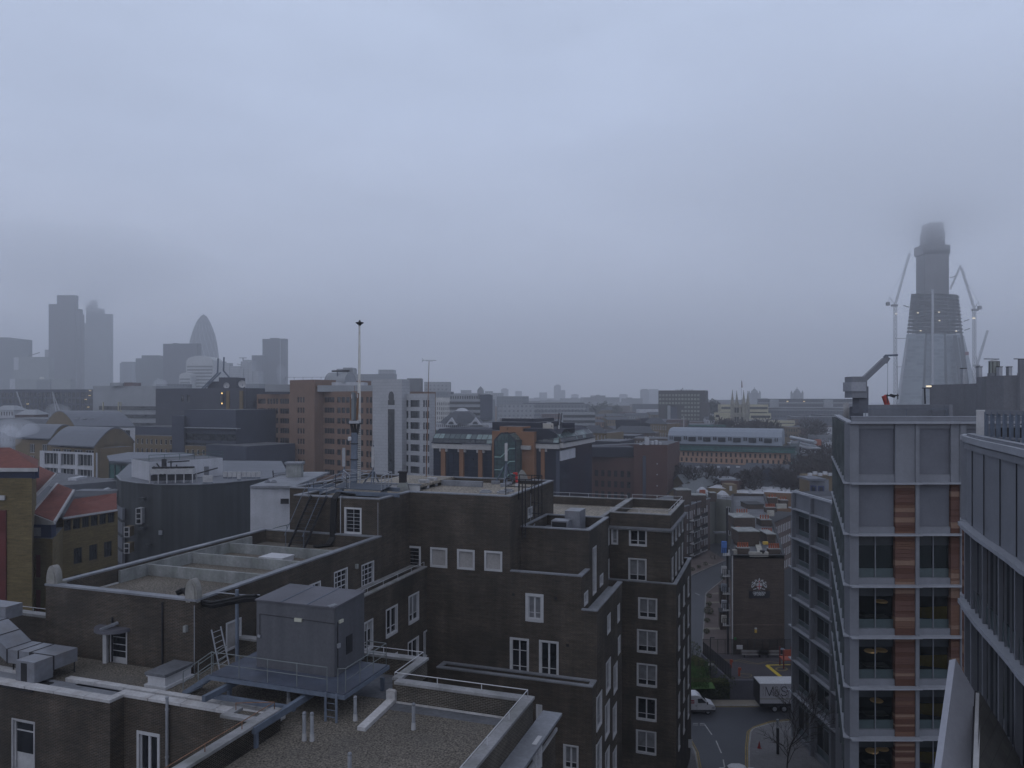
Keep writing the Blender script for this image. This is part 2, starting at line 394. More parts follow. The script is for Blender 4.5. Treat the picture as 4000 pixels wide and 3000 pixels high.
# long block on the left with the concrete upstands
AP=poly((32,-38.9),(32,-28.5),(51.5,-28.5),(51.5,-39.0))
fa0=Face(AP[0],AP[1]); fa1=Face(AP[1],AP[2])
WK['gdoor']=dict(fw=.07,h=[.24,.42,.6,.8],bar=.03,pms=[offwhite]+[pane]*4,fm=offwhite,dep=.14)
WK['bdoor']=dict(fw=.1,pm=blindw,dep=.1)
WK['fdoor']=dict(fw=.07,h=[.36,.8],sash=.1,bar=.06,pms=[offwhite,pane,pane],fm=offwhite)
fac={0:[fa0.win(464,2534,66,152,'gdoor')+['d']],
     1:[fa1.win(1331,2272,53,94,'grid4'),fa1.win(1436,2243,49,90,'grid4'),fa1.win(1228,2322,48,90,'grid4'),fa1.win(912,2478,60,112,'bdoor')+['d']]}
ublock(wm,rm,cm,AP,10,28.6,29.5,fac,root=BR,t=.35,cm=lead)
# strip on the right flank of the long block
CP=poly((40,-28.45),(40,-27.05),(56.4,-27.05),(56.4,-28.45)); fc1=Face(CP[1],CP[2])
fac={1:[fc1.win(1616,2375,41,112,'case'),fc1.win(1530,2426,46,112,'case'),fc1.win(1438,2483,38,118,'case'),fc1.win(1614,2556,43,120,'case'),fc1.win(1662,2515,16,104,'narrow'),fc1.win(1530,2616,46,112,'case')]}
ublock(wm,rm,cm,CP,0,26.0,26.3,fac,root=BR,skip=(3,),rm=lead)
# stepped blocks on the right
DP=poly((59,-19.95),(59,-14.2),(66,-14.2),(66,-19.95)); fd1=Face(DP[1],DP[2])
fac={1:[fd1.win(2322,2228,14,186,'narrow'),fd1.win(2349,2266,13,46,'narrow')]}
ublock(wm,rm,cm,DP,12,28.7,29.55,fac,root=BR,skip=(3,),rm=felt,cm=lead)
D2=poly((56.4,-19.9),(56.4,-14.2),(59,-14.2),(59,-19.9)); f2=Face(D2[1],D2[2]); w2=[f2.win(2289,2337,15,52,'narrow')]
wallf(wm,f2,0,26.5,w2,brick); place(f2,w2[0],BR)
rm.face([W(56.4,-19.9,26),W(56.4,-14.2,26),W(59,-14.2,26),W(59,-19.9,26)],lead)
cm.ub(56.35,56.75,-19.9,-14.15,26.5,26.6,lead); cm.ub(56.75,59,-14.55,-14.15,26.5,26.6,lead); wm.ub(56.55,56.7,-19.9,-14.4,26,26.49,brick)
D3=poly((56.4,-14.2),(56.4,-13.0),(66,-13.0),(66,-14.2)); f3=Face(D3[1],D3[2])
w3=[f3.win(*q) for q in ((2378,2436,13,75,'narrow'),(2416,2395,9,70,'narrow'),(2376,2640,18,125,'narrow'),(2404,2648,15,112,'narrow'),(2341,2776,20,135,'narrow'),(2372,2811,18,135,'narrow'),(2401,2815,15,125,'narrow'),(2340,2960,20,135,'narrow'),(2372,2985,17,120,'narrow'),(2401,2985,15,120,'narrow'),(2418,2520,9,70,'narrow'))]
wallf(wm,f3,0,24,w3,brick)
for w_ in w3: place(f3,w_,BR)
wallf(wm,Face(D3[2],D3[3]),0,24,[],brick); rm.face([W(56.4,-14.2,23.6),W(56.4,-13,23.6),W(66,-13,23.6),W(66,-14.2,23.6)],lead)
cm.ub(56.35,56.7,-14.2,-12.95,24,24.1,lead); cm.ub(56.7,66,-13.4,-12.95,24,24.1,lead); wm.ub(56.5,66,-13.3,-13.02,23.6,23.99,brick)
D4=poly((55,-25.5),(55,-13.05),(56.38,-13.05),(56.38,-25.5)); f4b=Face(D4[0],D4[1])
ublock(wm,rm,cm,D4,0,18.0,18.8,{0:[f4b.win(2106,2782,24,60,'case'),f4b.win(2230,2960,60,100,'case')]},root=BR,skip=(2,),rm=lead,cm=lead)
# far wing on the right
EP=poly((75,-25),(75,-9.5),(88,-9.5),(88,-25)); fe0=Face(EP[0],EP[1]); fe1=Face(EP[1],EP[2])
rows=[(2530,2377,75,83),(2528,2506,80,91),(2527,2638,80,90),(2525,2770,80,91),(2524,2900,80,92)]
ew=[fe0.win(*r,'caseb' if i!=3 else 'case') for i,r in enumerate(rows)]
es=[[k,k+1.3,w_[2],w_[3],'case'] for w_ in ew for k in (1.5,5.5,9.5)]
ublock(wm,rm,cm,EP,0,21.2,22,{0:ew,1:es},root=BR,rm=felt,cm=lead)
UP=poly((76,-16.2),(76,-10.2),(87.5,-10.2),(87.5,-16.2)); fu0=Face(UP[0],UP[1]); fu1=Face(UP[1],UP[2])
uw=[fu0.win(2492,2099,70,69,'case'),fu0.win(2490,2227,72,92,'caseb'),fu0.win(2401,2094,27,66,'narrow')]
us=[[k,k+1.2,w_[2],w_[3],'case'] for w_ in uw[:2] for k in (1,3.7,6.4,9.1)]
ublock(wm,rm,cm,UP,21,27.6,28.5,{0:uw,1:us},root=BR,rm=gravel2,skip=(3,))
ring(cm,UP,.1,27.0,27.22,lead,out=.3); ring(cm,UP,.1,26.86,26.99,coping,out=.16)
FP=poly((68,-30),(68,-16.25),(87,-16.25),(87,-30)); ff=Face(FP[1],FP[2])
ublock(wm,rm,cm,FP,20,27.6,28.45,{1:[ff.win(2376,2097,8,68,'narrow'),ff.win(2376,2225,8,80,'narrow')]},root=BR,rm=gravel2)
# low roofs at the front
z0=25.75
RP=[(15,-20.6),(15,-10.4),(32.55,-10.4),(32.55,-17.05),(35.65,-17.05),(35.65,-28.5),(32,-28.5),(32,-70),(27.5,-70),(27.5,-29.4),(28.3,-29.4),(28.3,-20.6)]
rm.face([W(u,v,z0) for u,v in RP],gravel)
g0=Face(W(27.5,-70),W(27.5,-29.4)); g1=Face(W(27.5,-29.4),W(28.3,-29.4)); g2=Face(W(28.3,-29.4),W(28.3,-20.6)); g3=Face(W(28.3,-20.6),W(15,-20.6))
gw=[g0.win(92,2920,90,216,'fdoor')+['d']]; gv=[g2.win(580,2960,90,200,'tall')]
wallf(wm,g0,0,25.85,gw,brick); wallf(wm,g1,0,25.85,[],brick); wallf(wm,g2,0,25.85,gv,brick); wallf(wm,g3,0,26.5,[],brick)
place(g0,gw[0],BR,'door'); place(g2,gv[0],BR)
wallf(wm,Face(W(15,-10.4),W(32.55,-10.4)),20,26.6,[],brick2); wallf(wm,Face(W(32.55,-10.4),W(32.55,-17.05)),0,26.6,[],brick2)
wallf(wm,Face(W(35.65,-17.05),W(35.65,-28.5)),0,26.6,[],brick)
for a in ((15,32.2,-20.6,-20.25),(15,32.2,-10.75,-10.42),(32.2,32.54,-17.06,-10.42),(32.54,35.64,-17.4,-17.06),(35.3,35.64,-28.5,-17.4),(15,28,-20.6,-20.25)):
    if a[3]==-20.25: a=(15,27.8,-20.58,-20.25)
    wm.ub(*a,z0,26.59,brick2)
for a in ((15,27.8,-20.65,-20.18),(15,32.1,-10.82,-10.34),(32.12,32.62,-17.1,-10.34),(32.62,35.2,-17.45,-17.0),(35.2,35.7,-28.5,-17.0)):
    cm.ub(*a,26.6,26.72,coping)
wm.ub(27.0,27.9,-22.6,-20.62,24,26.3,brick2); cm.ub(26.95,27.3,-22.7,-20.67,26.3,26.42,coping); cm.ub(27.3,27.95,-22.7,-22.3,26.3,26.42,coping)
# white lime streaks along the foot of the parapet
cm.ub(32.06,32.19,-17.0,-10.8,z0,z0+.05,copingw); rm.ub(31.3,32.05,-17.0,-10.8,z0,z0+.008,felt)
# outer and inner white copings with joints, lead gutter between them
v=-48.0
while v<-29.5: cm.ub(27.42,27.92,v,min(v+1.86,-29.35),25.86,25.99,copingw); v+=1.9
cm.ub(27.94,28.2,-29.78,-29.35,25.86,25.99,copingw)
v=-29.78
while v<-20.9: cm.ub(28.22,28.72,v,min(v+1.86,-20.65),25.86,25.99,copingw); v+=1.9
v=-48.0
while v<-37: cm.ub(28.9,29.22,v,v+1.86,z0,25.95,copingw); v+=1.9
v=-33.9
while v<-21.6: cm.ub(28.98,29.32,v,min(v+1.86,-21.5),z0,25.95,copingw); v+=1.9
rm.ub(28.74,28.96,-33,-21.5,z0,z0+.05,lead); rm.ub(27.94,28.9,-48,-29.9,z0,z0+.05,lead)
# ledge and wall on the outer right side
wm.ub(15,33.9,-10.38,-9.75,0,25.45,brick); cm.ub(15,33.95,-10.36,-9.45,25.46,25.58,lead); cm.ub(15,33.9,-9.74,-9.66,24.75,24.9,offwhite)
fl=Face(W(15,-9.745),W(33.9,-9.745)); wl=[fl.win(2093,2950,24,120,'tall')]
o=place(fl,wl[0],BR); o.location+=Vector((fl.n.x,fl.n.y,0))*.12
# left wing parapet
wm.ub(33.0,33.35,-70,-38.92,20,27.3,brick); cm.ub(32.92,33.43,-70,-38.92,27.3,27.45,coping); rm.ub(32,33,-70,-38.92,z0,z0+.02,felt)
# lime-washed kerb on the gravel
cm.hexa([W(28.9,-17.15,z0),W(28.9,-16.75,z0),W(32.2,-17.0,z0),W(32.2,-17.4,z0)],[W(28.9,-17.15,z0+.16),W(28.9,-16.75,z0+.16),W(32.2,-17.0,z0+.2),W(32.2,-17.4,z0+.2)],copingw)
cm.ub(32.0,32.3,-17.45,-17.0,z0,z0+.55,copingw)
# roof patches
rm.ub(32.3,35.2,-20.8,-17.6,z0,z0+.012,felt)
wm.build('brick_walls',BR); rm.build('roofs',BR); cm.build('copings',BR)
# concrete upstands on the long roof
cb=MB()
cb.ub(36.7,49.2,-38.6,-38.4,28.6,29.36,conc)
for u in (38.9,42.8,46.6): cb.ub(u,u+.2,-38.4,-28.9,28.6,29.3,conc)
cb.ub(35.2,36.6,-38.55,-38.45,28.6,28.68,copingw)
cb.build('roof_upstand',BR)
hb=MB(); hb.ub(44.6,46.0,-34.2,-32.4,28.62,28.9,white); hb.ub(44.55,46.05,-34.25,-32.35,28.9,28.98,white); hb.ub(33.0,33.6,-36.8,-35.4,28.61,28.72,offwhite)
hb.build('hatch',BR)
# rounded stone finials on the parapet corners
stone=M('pale stone',(.25,.245,.235),.9,.2,1.5,.15,8,tint=((.15,.15,.12),2,.5))
def finial(u,v,s=1,z=29.5,par=BR):
    m=MB(); n_=(W(-1,.05)).normalized(); d_=Vector((-n_.y,n_.x,0)); c_=W(u,v,z)
    pr=[(-.44*s,-.1)]+[(.44*s*math.cos(t),.35*s+.95*s*math.sin(t)) for t in [math.pi-k*math.pi/14 for k in range(15)]]+[(.44*s,-.1)]
    a_=[c_+d_*p+Vector((0,0,q))+n_*.14 for p,q in pr]; b_=[c_+d_*p+Vector((0,0,q))-n_*.24 for p,q in pr]; m.hexa(a_,b_,stone)
    pr=[(p*.72,q*.86) for p,q in pr]; a_=[c_+d_*p+Vector((0,0,q))+n_*.2 for p,q in pr]; b_=[c_+d_*p+Vector((0,0,q))+n_*.15 for p,q in pr]; m.hexa(a_,b_,stone)
    m.ub(u-.2*s,u+.75*s,v-.35*s,v+.32*s,z-.1,z+.14,stone)
    m.build('corner_finial',par)
finial(32.25,-38.6,.85); finial(32.2,-28.85,.85)
# canopy over the roof door
k,z,Y=fa0.hit(448,2452); c=fa0.pt(k,z); m=MB()
n=18; b=[c+fa0.d*(1.05*math.cos(t))+fa0.n*(.95*math.sin(t)) for t in [math.pi*i/n for i in range(n+1)]]; b=b[::-1]
m.hexa([p-Vector((0,0,.09)) for p in b],[p+Vector((0,0,.09)) for p in b],cabroof)
m.beam(c+fa0.n*.02+fa0.d*.25+Vector((0,0,.3)),c+fa0.n*.85-fa0.d*.1+Vector((0,0,.12)),.16,.12,lead)
q=fa0.pt(k-.42,26.75,.2); m.prism([(q.x-.1,q.y-.12),(q.x+.1,q.y-.12),(q.x+.1,q.y+.12),(q.x-.1,q.y+.12)],25.75,z-.09,offwhite)
m.build('door_canopy',BR)
# downpipes and cables on the walls
m=MB()
q=g2.pt(g2.hit(660,2760)[0],0,.12); m.tube((q.x,q.y,18),(q.x,q.y,26.15),.07,galv,8); m.tube((q.x,q.y,26.15),(q.x,q.y,26.22),.09,galv,8)
for i in range(4): m.tube((q.x,q.y,19+i*2.2),(q.x,q.y,19.08+i*2.2),.09,galv,8)
m.build('downpipe',BR)
m=MB()
for u,v,za,zb in ((32-.03,-28.55,25.8,29.3),(51.46,-28.75,28.7,32.1),(61.5,-19.86,27,32)): m.tube(W(u,v,za),W(u,v,zb),.022,galv,5)
m.tube(W(31.96,-30.9,25.8),W(31.96,-30.9,28.3),.0,galv,5) if 0 else None
m.build('conduit',BR)
for x,y in ((2006,2322),(2171,2337),(2217,2521),(1572,1961)):
    k,z,Y=front.hit(x,y); q=front.pt(k,z,.02); m=MB(); m.box(tuple(q),(.2,.06,.2),steeld,math.atan2(front.d.y,front.d.x)); m.build('air_brick',BR)
for fc_,x,y in ((fa1,1389,2212),(fa0,730,2454)):
    k,z,Y=fc_.hit(x,y); q=fc_.pt(k,z,.1); m=MB(); m.box(tuple(q),(.16,.2,.32),conc,math.atan2(fc_.d.y,fc_.d.x)); m.build('wall_lamp',BR)
for fc_,k_,za_,zb_ in ((fa0,4.9,25.8,28.2),(fa0,8.3,25.8,29.3)):
    q=fc_.pt(k_,0,.06); m=MB(); m.tube((q.x,q.y,za_),(q.x,q.y,zb_),.05,steeld,6); m.build('rainwater_pipe',BR)
# roof edge rails belonging to the parapets
m=MB()
rail(m,[W(40.5,-27.2,26.4),W(56.2,-27.2,26.4)],.35,white,.02,2.4,0)
rail(m,[W(35.45,-24,26.72),W(35.45,-17.2,26.72),W(32.4,-17.2,26.72),W(32.4,-10.6,26.72),W(15,-10.6,26.72)],.33,white,.022,2.6,0)
rail(m,[W(76.2,-10.4,28.6),W(87.3,-10.4,28.6),W(87.3,-16,28.6)],.4,white,.025,2.4,0); rail(m,[W(76.2,-16.2,28.6),W(76.2,-10.4,28.6)],.4,white,.025,2.4,0)
rail(m,[W(68.3,-20,28.55),W(68.3,-16.5,28.55)],.4,white,.025,2.4,0); rail(m,[W(86.8,-30,28.55),W(86.8,-16.5,28.55)],.4,white,.025,2.4,0)
rail(m,[W(33.2,-60,27.45),W(33.2,-39,27.45)],.28,offwhite,.022,2.4,0)
m.build('parapet_rail',BR)
m=MB(); rail(m,[W(15,-20.4,26.72),W(27.6,-20.4,26.72),W(27.6,-22.4,26.42)],.3,rust,.02,2.0,0); m.build('rusty_rail',BR)
# ================================================================ things on the low roof
def vent(u,v,h,label,name='vent_pipe',z=z0,r=.075):
    t=thing(name,tuple(W(u,v,z)),label,'vent pipe','vent pipes on the gravel roof')
    m=MB(); m.tube(W(u,v,z),W(u,v,z+h),r,galv,10); m.build('pipe',t)
    m=MB(); m.tube(W(u,v,z),W(u,v,z+.3),r*1.35,offwhite,10,r2=r*1.15); m.build('collar',t)
    m=MB(); m.lathe(tuple(W(u,v,z+h)),[(r*1.05,-.02),(r*1.15,.03),(r*.8,.09),(.01,.1)],lead,10); m.build('cap',t)
vent(27.31,-18.72,1.1,'vent pipe of the close pair on the gravel, the one nearer the rusty railed wall')
vent(27.39,-18.4,1.1,'vent pipe of the close pair on the gravel, the one nearer the lime kerb')
vent(29.74,-17.75,1.0,'vent pipe on the gravel roof between the short ladder and the lime kerb')
vent(29.76,-14.9,1.05,'vent pipe on the gravel roof under the white railed parapet')
vent(24.83,-15.05,1.05,'vent pipe at the bottom edge of the picture, only its top in view')
vent(30.33,-21.64,.55,'short vent pipe half hidden behind the steel support beam under the platform')
# skylight hatch
t=thing('roof_hatch',tuple(W(30.7,-28.9,z0)),'white based roof hatch with a grey felt lid beside the platform stairs','hatch')
m=MB(); m.ub(29.75,31.7,-29.65,-28.3,z0,z0+.14,white); m.ub(29.85,31.6,-29.5,-28.42,z0+.14,z0+.52,white); m.ub(29.8,31.65,-29.55,-28.37,z0+.52,z0+.6,white); m.build('kerb',t)
m=MB(); m.ub(29.75,31.7,-29.6,-28.32,z0+.6,z0+.74,felt); m.build('lid',t)
# ducts on the left
t=thing('air_duct',tuple(W(29.5,-36,z0)),'big galvanised air duct with dark joint bands bending over the low roof','duct')
dm=M('duct sheet metal',(.21,.22,.25),.45,.25,.7,.12,4,metal=.2,tint=((.17,.16,.16),.8,.6))
m=MB()
def seg(u0,u1,v0,v1,a0,a1,b0,b1):  # sloping duct piece between v0 (bottom a0, top a1) and v1 (b0,b1)
    m.hexa([W(u0,v0,a0),W(u0,v1,b0),W(u1,v1,b0),W(u1,v0,a0)],[W(u0,v0,a1),W(u0,v1,b1),W(u1,v1,b1),W(u1,v0,a1)],dm)
seg(28.9,30.3,-36.2,-34.6,26.3,27,26.3,27); seg(28.9,30.3,-37.0,-36.22,26.3,27,26.3,27); seg(28.9,30.3,-37.8,-37.02,26.3,27,26.3,27)
seg(28.9,30.3,-38.7,-37.82,26.8,27.55,26.3,27); seg(28.9,30.3,-39.6,-38.72,27.3,28.05,26.8,27.55); seg(28.9,30.3,-41,-39.62,27.3,28.05,27.3,28.05)
m.ub(27.85,28.88,-35.85,-34.6,25.95,27,dm); m.ub(29.6,30.6,-43,-41,27.6,28.7,dm); m.ub(30.4,31.4,-42,-39.9,27.9,28.6,dm)
m.build('casing',t)
m=MB()
for v_,a,b in ((-36.21,26.3,27),(-37.01,26.3,27),(-37.81,26.3,27),(-38.71,26.8,27.55),(-39.61,27.3,28.05)): m.ub(28.87,30.33,v_-.03,v_+.03,a-.02,b+.02,steeld)
m.ub(28.87,28.93,-36.2,-34.57,26.28,27.02,steeld); m.build('joint_band',t)
m=MB(); m.ub(27.84,27.9,-35.5,-35.1,26.0,26.9,steeld); m.build('outlet',t)
m=MB()
for u,v_ in ((30.2,-34.7),(29,-37.5),(30.2,-37.5),(30.2,-40.5),(29,-40.5)): m.tube(W(u,v_,z0),W(u,v_,26.4 if v_>-40 else 27.3),.03,steeld)
m.ub(27.4,28.6,-36.4,-34.2,z0,z0+.08,steeld); build_each(m,'support',t)
# cabin on its platform
zp=27.0
t=thing('steel_platform',tuple(W(31.6,-21.6,z0)),'blue grey steel platform with chequer deck and tube railings carrying the cabin','platform')
m=MB(); m.ub(29.4,33.35,-25.4,-18.1,zp-.06,zp,M('chequer plate deck',(.07,.082,.115),.55,.3,.8,.15,tint=((.06,.065,.08),1,.6))); m.build('deck',t)
m=MB()
for a in ((29.35,29.5,-25.45,-18.05),(33.3,33.45,-25.45,-18.05),(29.5,33.3,-18.2,-18.05),(29.5,33.3,-25.45,-25.3)): m.ub(*a,zp-.24,zp-.062,steel)
m.build('edge_beam',t)
m=MB()
m.beam(W(27.9,-24.4,zp-.48),W(33.2,-24.4,zp-.48),.2,.26,steel); m.beam(W(25.9,-20.2,zp-.48),W(33.2,-20.2,zp-.48),.22,.28,steel); m.beam(W(28.9,-24.8,zp-.75),W(28.9,-20.3,zp-.75),.18,.2,steel)
build_each(m,'support_beam',t)
m=MB()
for u,v_ in ((29.6,-24.4),(33.6,-24.4),(33.6,-20.2),(33.2,-18.3),(26.1,-20.2)): m.ub(u-.08,u+.08,v_-.08,v_+.08,z0,zp-.6,steel)
m.build('leg',t)
m=MB(); H1=1.05
dg=M('dull galvanised tube',(.15,.17,.175),.6); rail(m,[W(29.45,-25.3,zp),W(29.45,-19.0,zp)],H1,dg,.022,1.5,1)
rail(m,[W(29.6,-18.15,zp),W(33.3,-18.15,zp),W(33.3,-19.2,zp)],H1,dg,.022,1.2,1); m.tube(W(29.45,-18.45,zp+H1),W(29.6,-18.15,zp+H1),.022,dg); m.tube(W(29.45,-18.45,zp),W(29.45,-18.45,zp+H1),.022,dg)
m.build('railing',t)
m=MB()   # short fixed ladder at the front
for v_ in (-18.95,-18.4): m.beam(W(29.25,v_,z0),W(29.25,v_,zp+.02),.1,.06,steel)
for i in range(4): m.tube(W(29.25,-18.95,z0+.22+i*.3),W(29.25,-18.4,z0+.22+i*.3),.018,steel)
m.build('ladder',t)
m=MB()   # stairs at the left end
for u in (29.5,30.5): m.beam(W(u,-25.4,zp-.12),W(u,-27.0,z0+.1),.06,.22,steel)
for i in range(5):
    f_=(i+.5)/5; m.ub(29.53,30.47,-25.5-1.45*f_-.12,-25.5-1.45*f_+.12,zp-.1-f_*1.15,zp-.07-f_*1.15,steel)
for u in (29.5,30.5):
    for hh in (H1,H1/2): m.tube(W(u,-25.3,zp+hh),W(u,-27.0,z0+hh+.1),.022,dg,5)
    m.tube(W(u,-27,z0),W(u,-27,z0+H1+.1),.022,dg,5); m.tube(W(u,-26.1,z0+.6),W(u,-26.1,z0+1.72),.022,dg,5)
m.build('stairs',t)
t=thing('plant_cabin',tuple(W(32.3,-21.8,zp)),'windowless blue grey cabin with a low pitched roof standing on the steel platform','cabin')
u0,u1,va,vb,zc=31.0,33.7,-23.95,-19.6,30.2
m=MB(); b=[W(u0,va,zp+.004),W(u0,vb,zp+.004),W(u1,vb,zp+.004),W(u1,va,zp+.004)]; tt=[W(u0,va,zc),W(u0,vb,zc),W(u1,vb,zc+.12),W(u1,va,zc+.12)]; m.hexa(b,tt,cabinm); m.build('walls',t)
m=MB(); e_=.06; b=[W(u0-e_,va-e_,zc+.003),W(u0-e_,vb+e_,zc+.003),W(u1+e_,vb+e_,zc+.125),W(u1+e_,va-e_,zc+.125)]
m.hexa(b,[p+Vector((0,0,.07)) for p in b],cabroof)
for v_ in (-22.5,-21.05): m.beam(W(u0-.05,v_,zc+.085),W(u1+.05,v_,zc+.2),.04,.03,steel)
m.beam(W(u0-.03,vb-.3,zc+.08),W(u0+.3,vb-.1,zc+.12),.3,.04,lead); m.build('roof',t)
m=MB(); m.ub(u0-.08,u0-.004,-21.75,-21.35,29.42,29.58,M('lamp diffuser',(.5,.5,.42),.5,.1)); m.build('bulkhead_lamp',t)
m=MB(); m.ub(u0+.35,u0+.65,vb+.004,vb+.09,29.42,29.56,MATS['lamp diffuser']); m.build('bulkhead_lamp',t)
m=MB(); m.tube(W(u0-.015,-23.75,29.58),W(u0-.015,vb+.02,29.5),.014,steeld); m.tube(W(u0-.015,-23.75,29.58),W(u0-.015,-23.75,28.55),.014,steeld); m.tube(W(u0+.25,vb+.02,29.5),W(u0+.25,vb+.02,27.1),.025,steeld); m.ub(u0-.07,u0-.004,-23.85,-23.7,28.45,28.57,galv)
m.ub(u0+.2,u0+.38,vb+.004,vb+.1,28.3,28.5,galv); m.build('cable',t)
m=MB(); m.ub(u0+1.0,u0+1.55,vb+.004,vb+.03,27.75,28.6,steeld); m.build('vent_opening',t)
# leaning ladder and steel post
t=thing('leaning_ladder',tuple(W(31.5,-27,z0)),'bare aluminium ladder leaning beside the white roof door','ladder')
m=MB(); 
La,Lb=P(862,2636,38.6),P(826,2460,39.4); Ra,Rb=P(898,2610,38.9),P(862,2447,39.7)
m.beam(La,Lb,.05,.07,galv); m.build('stile',t); m=MB(); m.beam(Ra,Rb,.05,.07,galv); m.build('stile',t)
for i in range(8):
    m=MB(); f_=(i+.6)/8.2; m.tube(La.lerp(Lb,f_),Ra.lerp(Rb,f_),.018,galv); m.build('rung',t)
m=MB(); q=P(926,2570,38.8); m.tube((q.x,q.y,z0),(q.x,q.y,P(926,2303,38.8).z),.09,steel,10); m.ub
one(m,'steel_post','slim blue grey steel post standing in front of the white roof door','post')
t=m=MB()
pts=[P(690,2318,41.2),P(716,2306,41.3),P(735,2330,41.0),P(760,2352,40.4),P(830,2364,39.6),P(900,2350,38.9),P(960,2338,38.4),P(1003,2336,38.0)]
for dx,dz,r in ((0,0,.1),(.1,.1,.08),(-.05,.14,.07),(.05,-.1,.09),(.12,-.02,.07)):
    m.path([p+Vector((dx*.5,dx,dz*(1 if i>1 else .6))) for i,p in enumerate(pts)],r,rubber,8)
one(m,'cable_bundle','thick sagging bundle of black hoses from the parapet corner to the cabin','hose')
m=MB(); m.path([P(848,2314,40),P(950,2324,38.6),P(1015,2324,38)],.03,galv,6); one(m,'conduit_pipe','thin grey pipe running from the parapet corner to the cabin roof','pipe')
# ================================================================ things on the tower roof
zr=zT-.35
def lat(mb,a,b,wd,m,n=8,r=.03,rc=.05):
    """four-chord lattice between a and b"""
    a=Vector(a);b=Vector(b); d=(b-a).normalized(); x=d.cross(Vector((0,1,0))); 
    if x.length<.1: x=d.orthogonal()
    x=x.normalized()*wd/2; y=d.cross(x).normalized()*wd/2
    C_=[x+y,x-y,-x-y,-x+y]
    for c in C_: mb.tube(a+c,b+c,rc,m,4)
    for i in range(n):
        p=a.lerp(b,i/n);q=a.lerp(b,(i+1)/n)
        for k in range(4):
            mb.tube(p+C_[k],q+C_[(k+1)%4],r,m,3,caps=False); mb.tube(p+C_[k],p+C_[(k+1)%4],r,m,3,caps=False)
YM=67.0
t=thing('mast_platform',tuple(P(1385,1905,YM)),'blue grey steel platform with handrails carrying the aerial mast','platform')
m=MB()
zq=zr+.75
pa,pb,pc,pd=[PZ(x,y,zq) for x,y in ((1300,1904),(1490,1915),(1530,1894),(1345,1884))]
m.hexa([p-Vector((0,0,.06)) for p in (pa,pb,pc,pd)],[pa,pb,pc,pd],M('dull deck steel',(.06,.072,.095),.75,.2)); m.build('deck',t)
m=MB()
for a,b in (((1205,1913),(1340,1920)),((1310,1925),(1560,1935)),((1470,1908),(1560,1912)),((1215,1902),(1310,1895))):
    m.beam(PZ(*a,zq-.3),PZ(*b,zq-.3),.2,.3,steel)
build_each(m,'support_beam',t)
m=MB()
for x,y in ((1225,1925),(1500,1935),(1545,1920)):
    q=PZ(x,y,zr); m.prism([(q.x-.25,q.y-.25),(q.x+.25,q.y-.25),(q.x+.25,q.y+.25),(q.x-.25,q.y+.25)],zr-.2,zr+.35,galv)
m.build('footing',t)
m=MB(); up=Vector((0,0,1.1))
rail(m,[pd,pc,pb],1.1,galv,.03,1.5,1); rail(m,[pd+(pa-pd)*.1,pa+(pb-pa)*.35],1.1,galv,.03,2,1)
for dx in (0,.9):   # stair rails at the left
    a=pa+Vector((.3+dx,-.3,0)); b=PZ(1235+dx*40,1935,zr)+Vector((-.2,0,0)); m.tube(a+up,b+up*.9,.03,galv,5); m.tube(a+up,a+up+Vector((1.5,.9,.15)),.03,galv,5); m.tube(a+up*.5,a+up*.5+Vector((1.5,.9,.1)),.03,galv,5); m.tube(a+up*.5,b+up*.4,.03,galv,5); m.tube(a,a+up,.03,steeld,5); m.tube(b,b+up,.03,steeld,5); m.beam(a,b,.06,.16,galv)
m.build('railing',t)
t=thing('aerial_mast',tuple(P(1385,1890,YM)),'stout blue grey column mast with a cluster of antenna panels at its head','mast')
sY=YM/F
def col(x,y0,y1,r,mat,n=8,r2=None,Y=YM,mb=None):
    mb.tube(P(x,y0,Y),P(x,y1,Y),r,mat,n,r2=r2)
m=MB(); m.beam(P(1382,1892,YM),P(1385,1690,YM),.5,.45,steel)
for y in (1797,1735): m.beam(P(1384,y,YM),P(1384,y-4,YM),.6,.55,steeld)
m.build('column',t)
m=MB()
for dx in(-8,0,9): m.beam(P(1386+dx,1695,YM),P(1386+dx*1.7,1655,YM),.18,.3,steeld)
m.beam(P(1362,1655,YM),P(1412,1655,YM),.5,.1,steeld); m.beam(P(1366,1649,YM),P(1406,1649,YM),.6,.22,galv); m.build('head_frame',t)
pgrey=M('antenna grey',(.16,.18,.2),.6); pbrown=M('antenna brown',(.17,.1,.06),.6)
for x,wd,mm,y0,y1,dY in ((1379,.26,pgrey,1640,1532,-.1),(1372,.16,pbrown,1640,1550,.3),(1395,.16,pbrown,1640,1535,.2),(1387,.12,pgrey,1640,1536,.35)):
    m=MB(); m.beam(P(x,y0,YM+dY),P(x+ (4 if x>1390 else 0),y1,YM+dY),wd,.2,mm); m.build('antenna_panel',t)
for x,y in ((1374,1535),(1397,1532)):
    m=MB(); m.beam(P(x,y+22,YM-.3),P(x,y+6,YM-.3),.06,.06,white); m.build('white_antenna_tip',t)
m=MB(); m.lathe(tuple(P(1366,1722,YM-.3)),[(.12,0),(.16,.05),(.16,.3),(.1,.36)],white,10); m.build('drum_antenna',t)
m=MB(); col(1385,1535,1506,.02,rust,4,mb=m); m.build('whip',t)
t=thing('flagpole',tuple(P(1403,1875,YM+1.2)),'very tall tapering white flagpole rising above the brick tower roof','flagpole')
m=MB(); Yp=YM+1.2
pw=M('flagpole paint',(.62,.62,.6),.5,.1,tint=((.35,.22,.16),3,.5))
for (y0,y1,r0,r1) in ((1872,1660,.20,.17),(1660,1500,.165,.13),(1500,1350,.125,.10),(1350,1262,.09,.075)): m.tube(P(1401+(1872-y0)*.006,y0,Yp),P(1401+(1872-y1)*.006,y1,Yp),r0,pw,10,r2=r1)
m.build('pole',t)
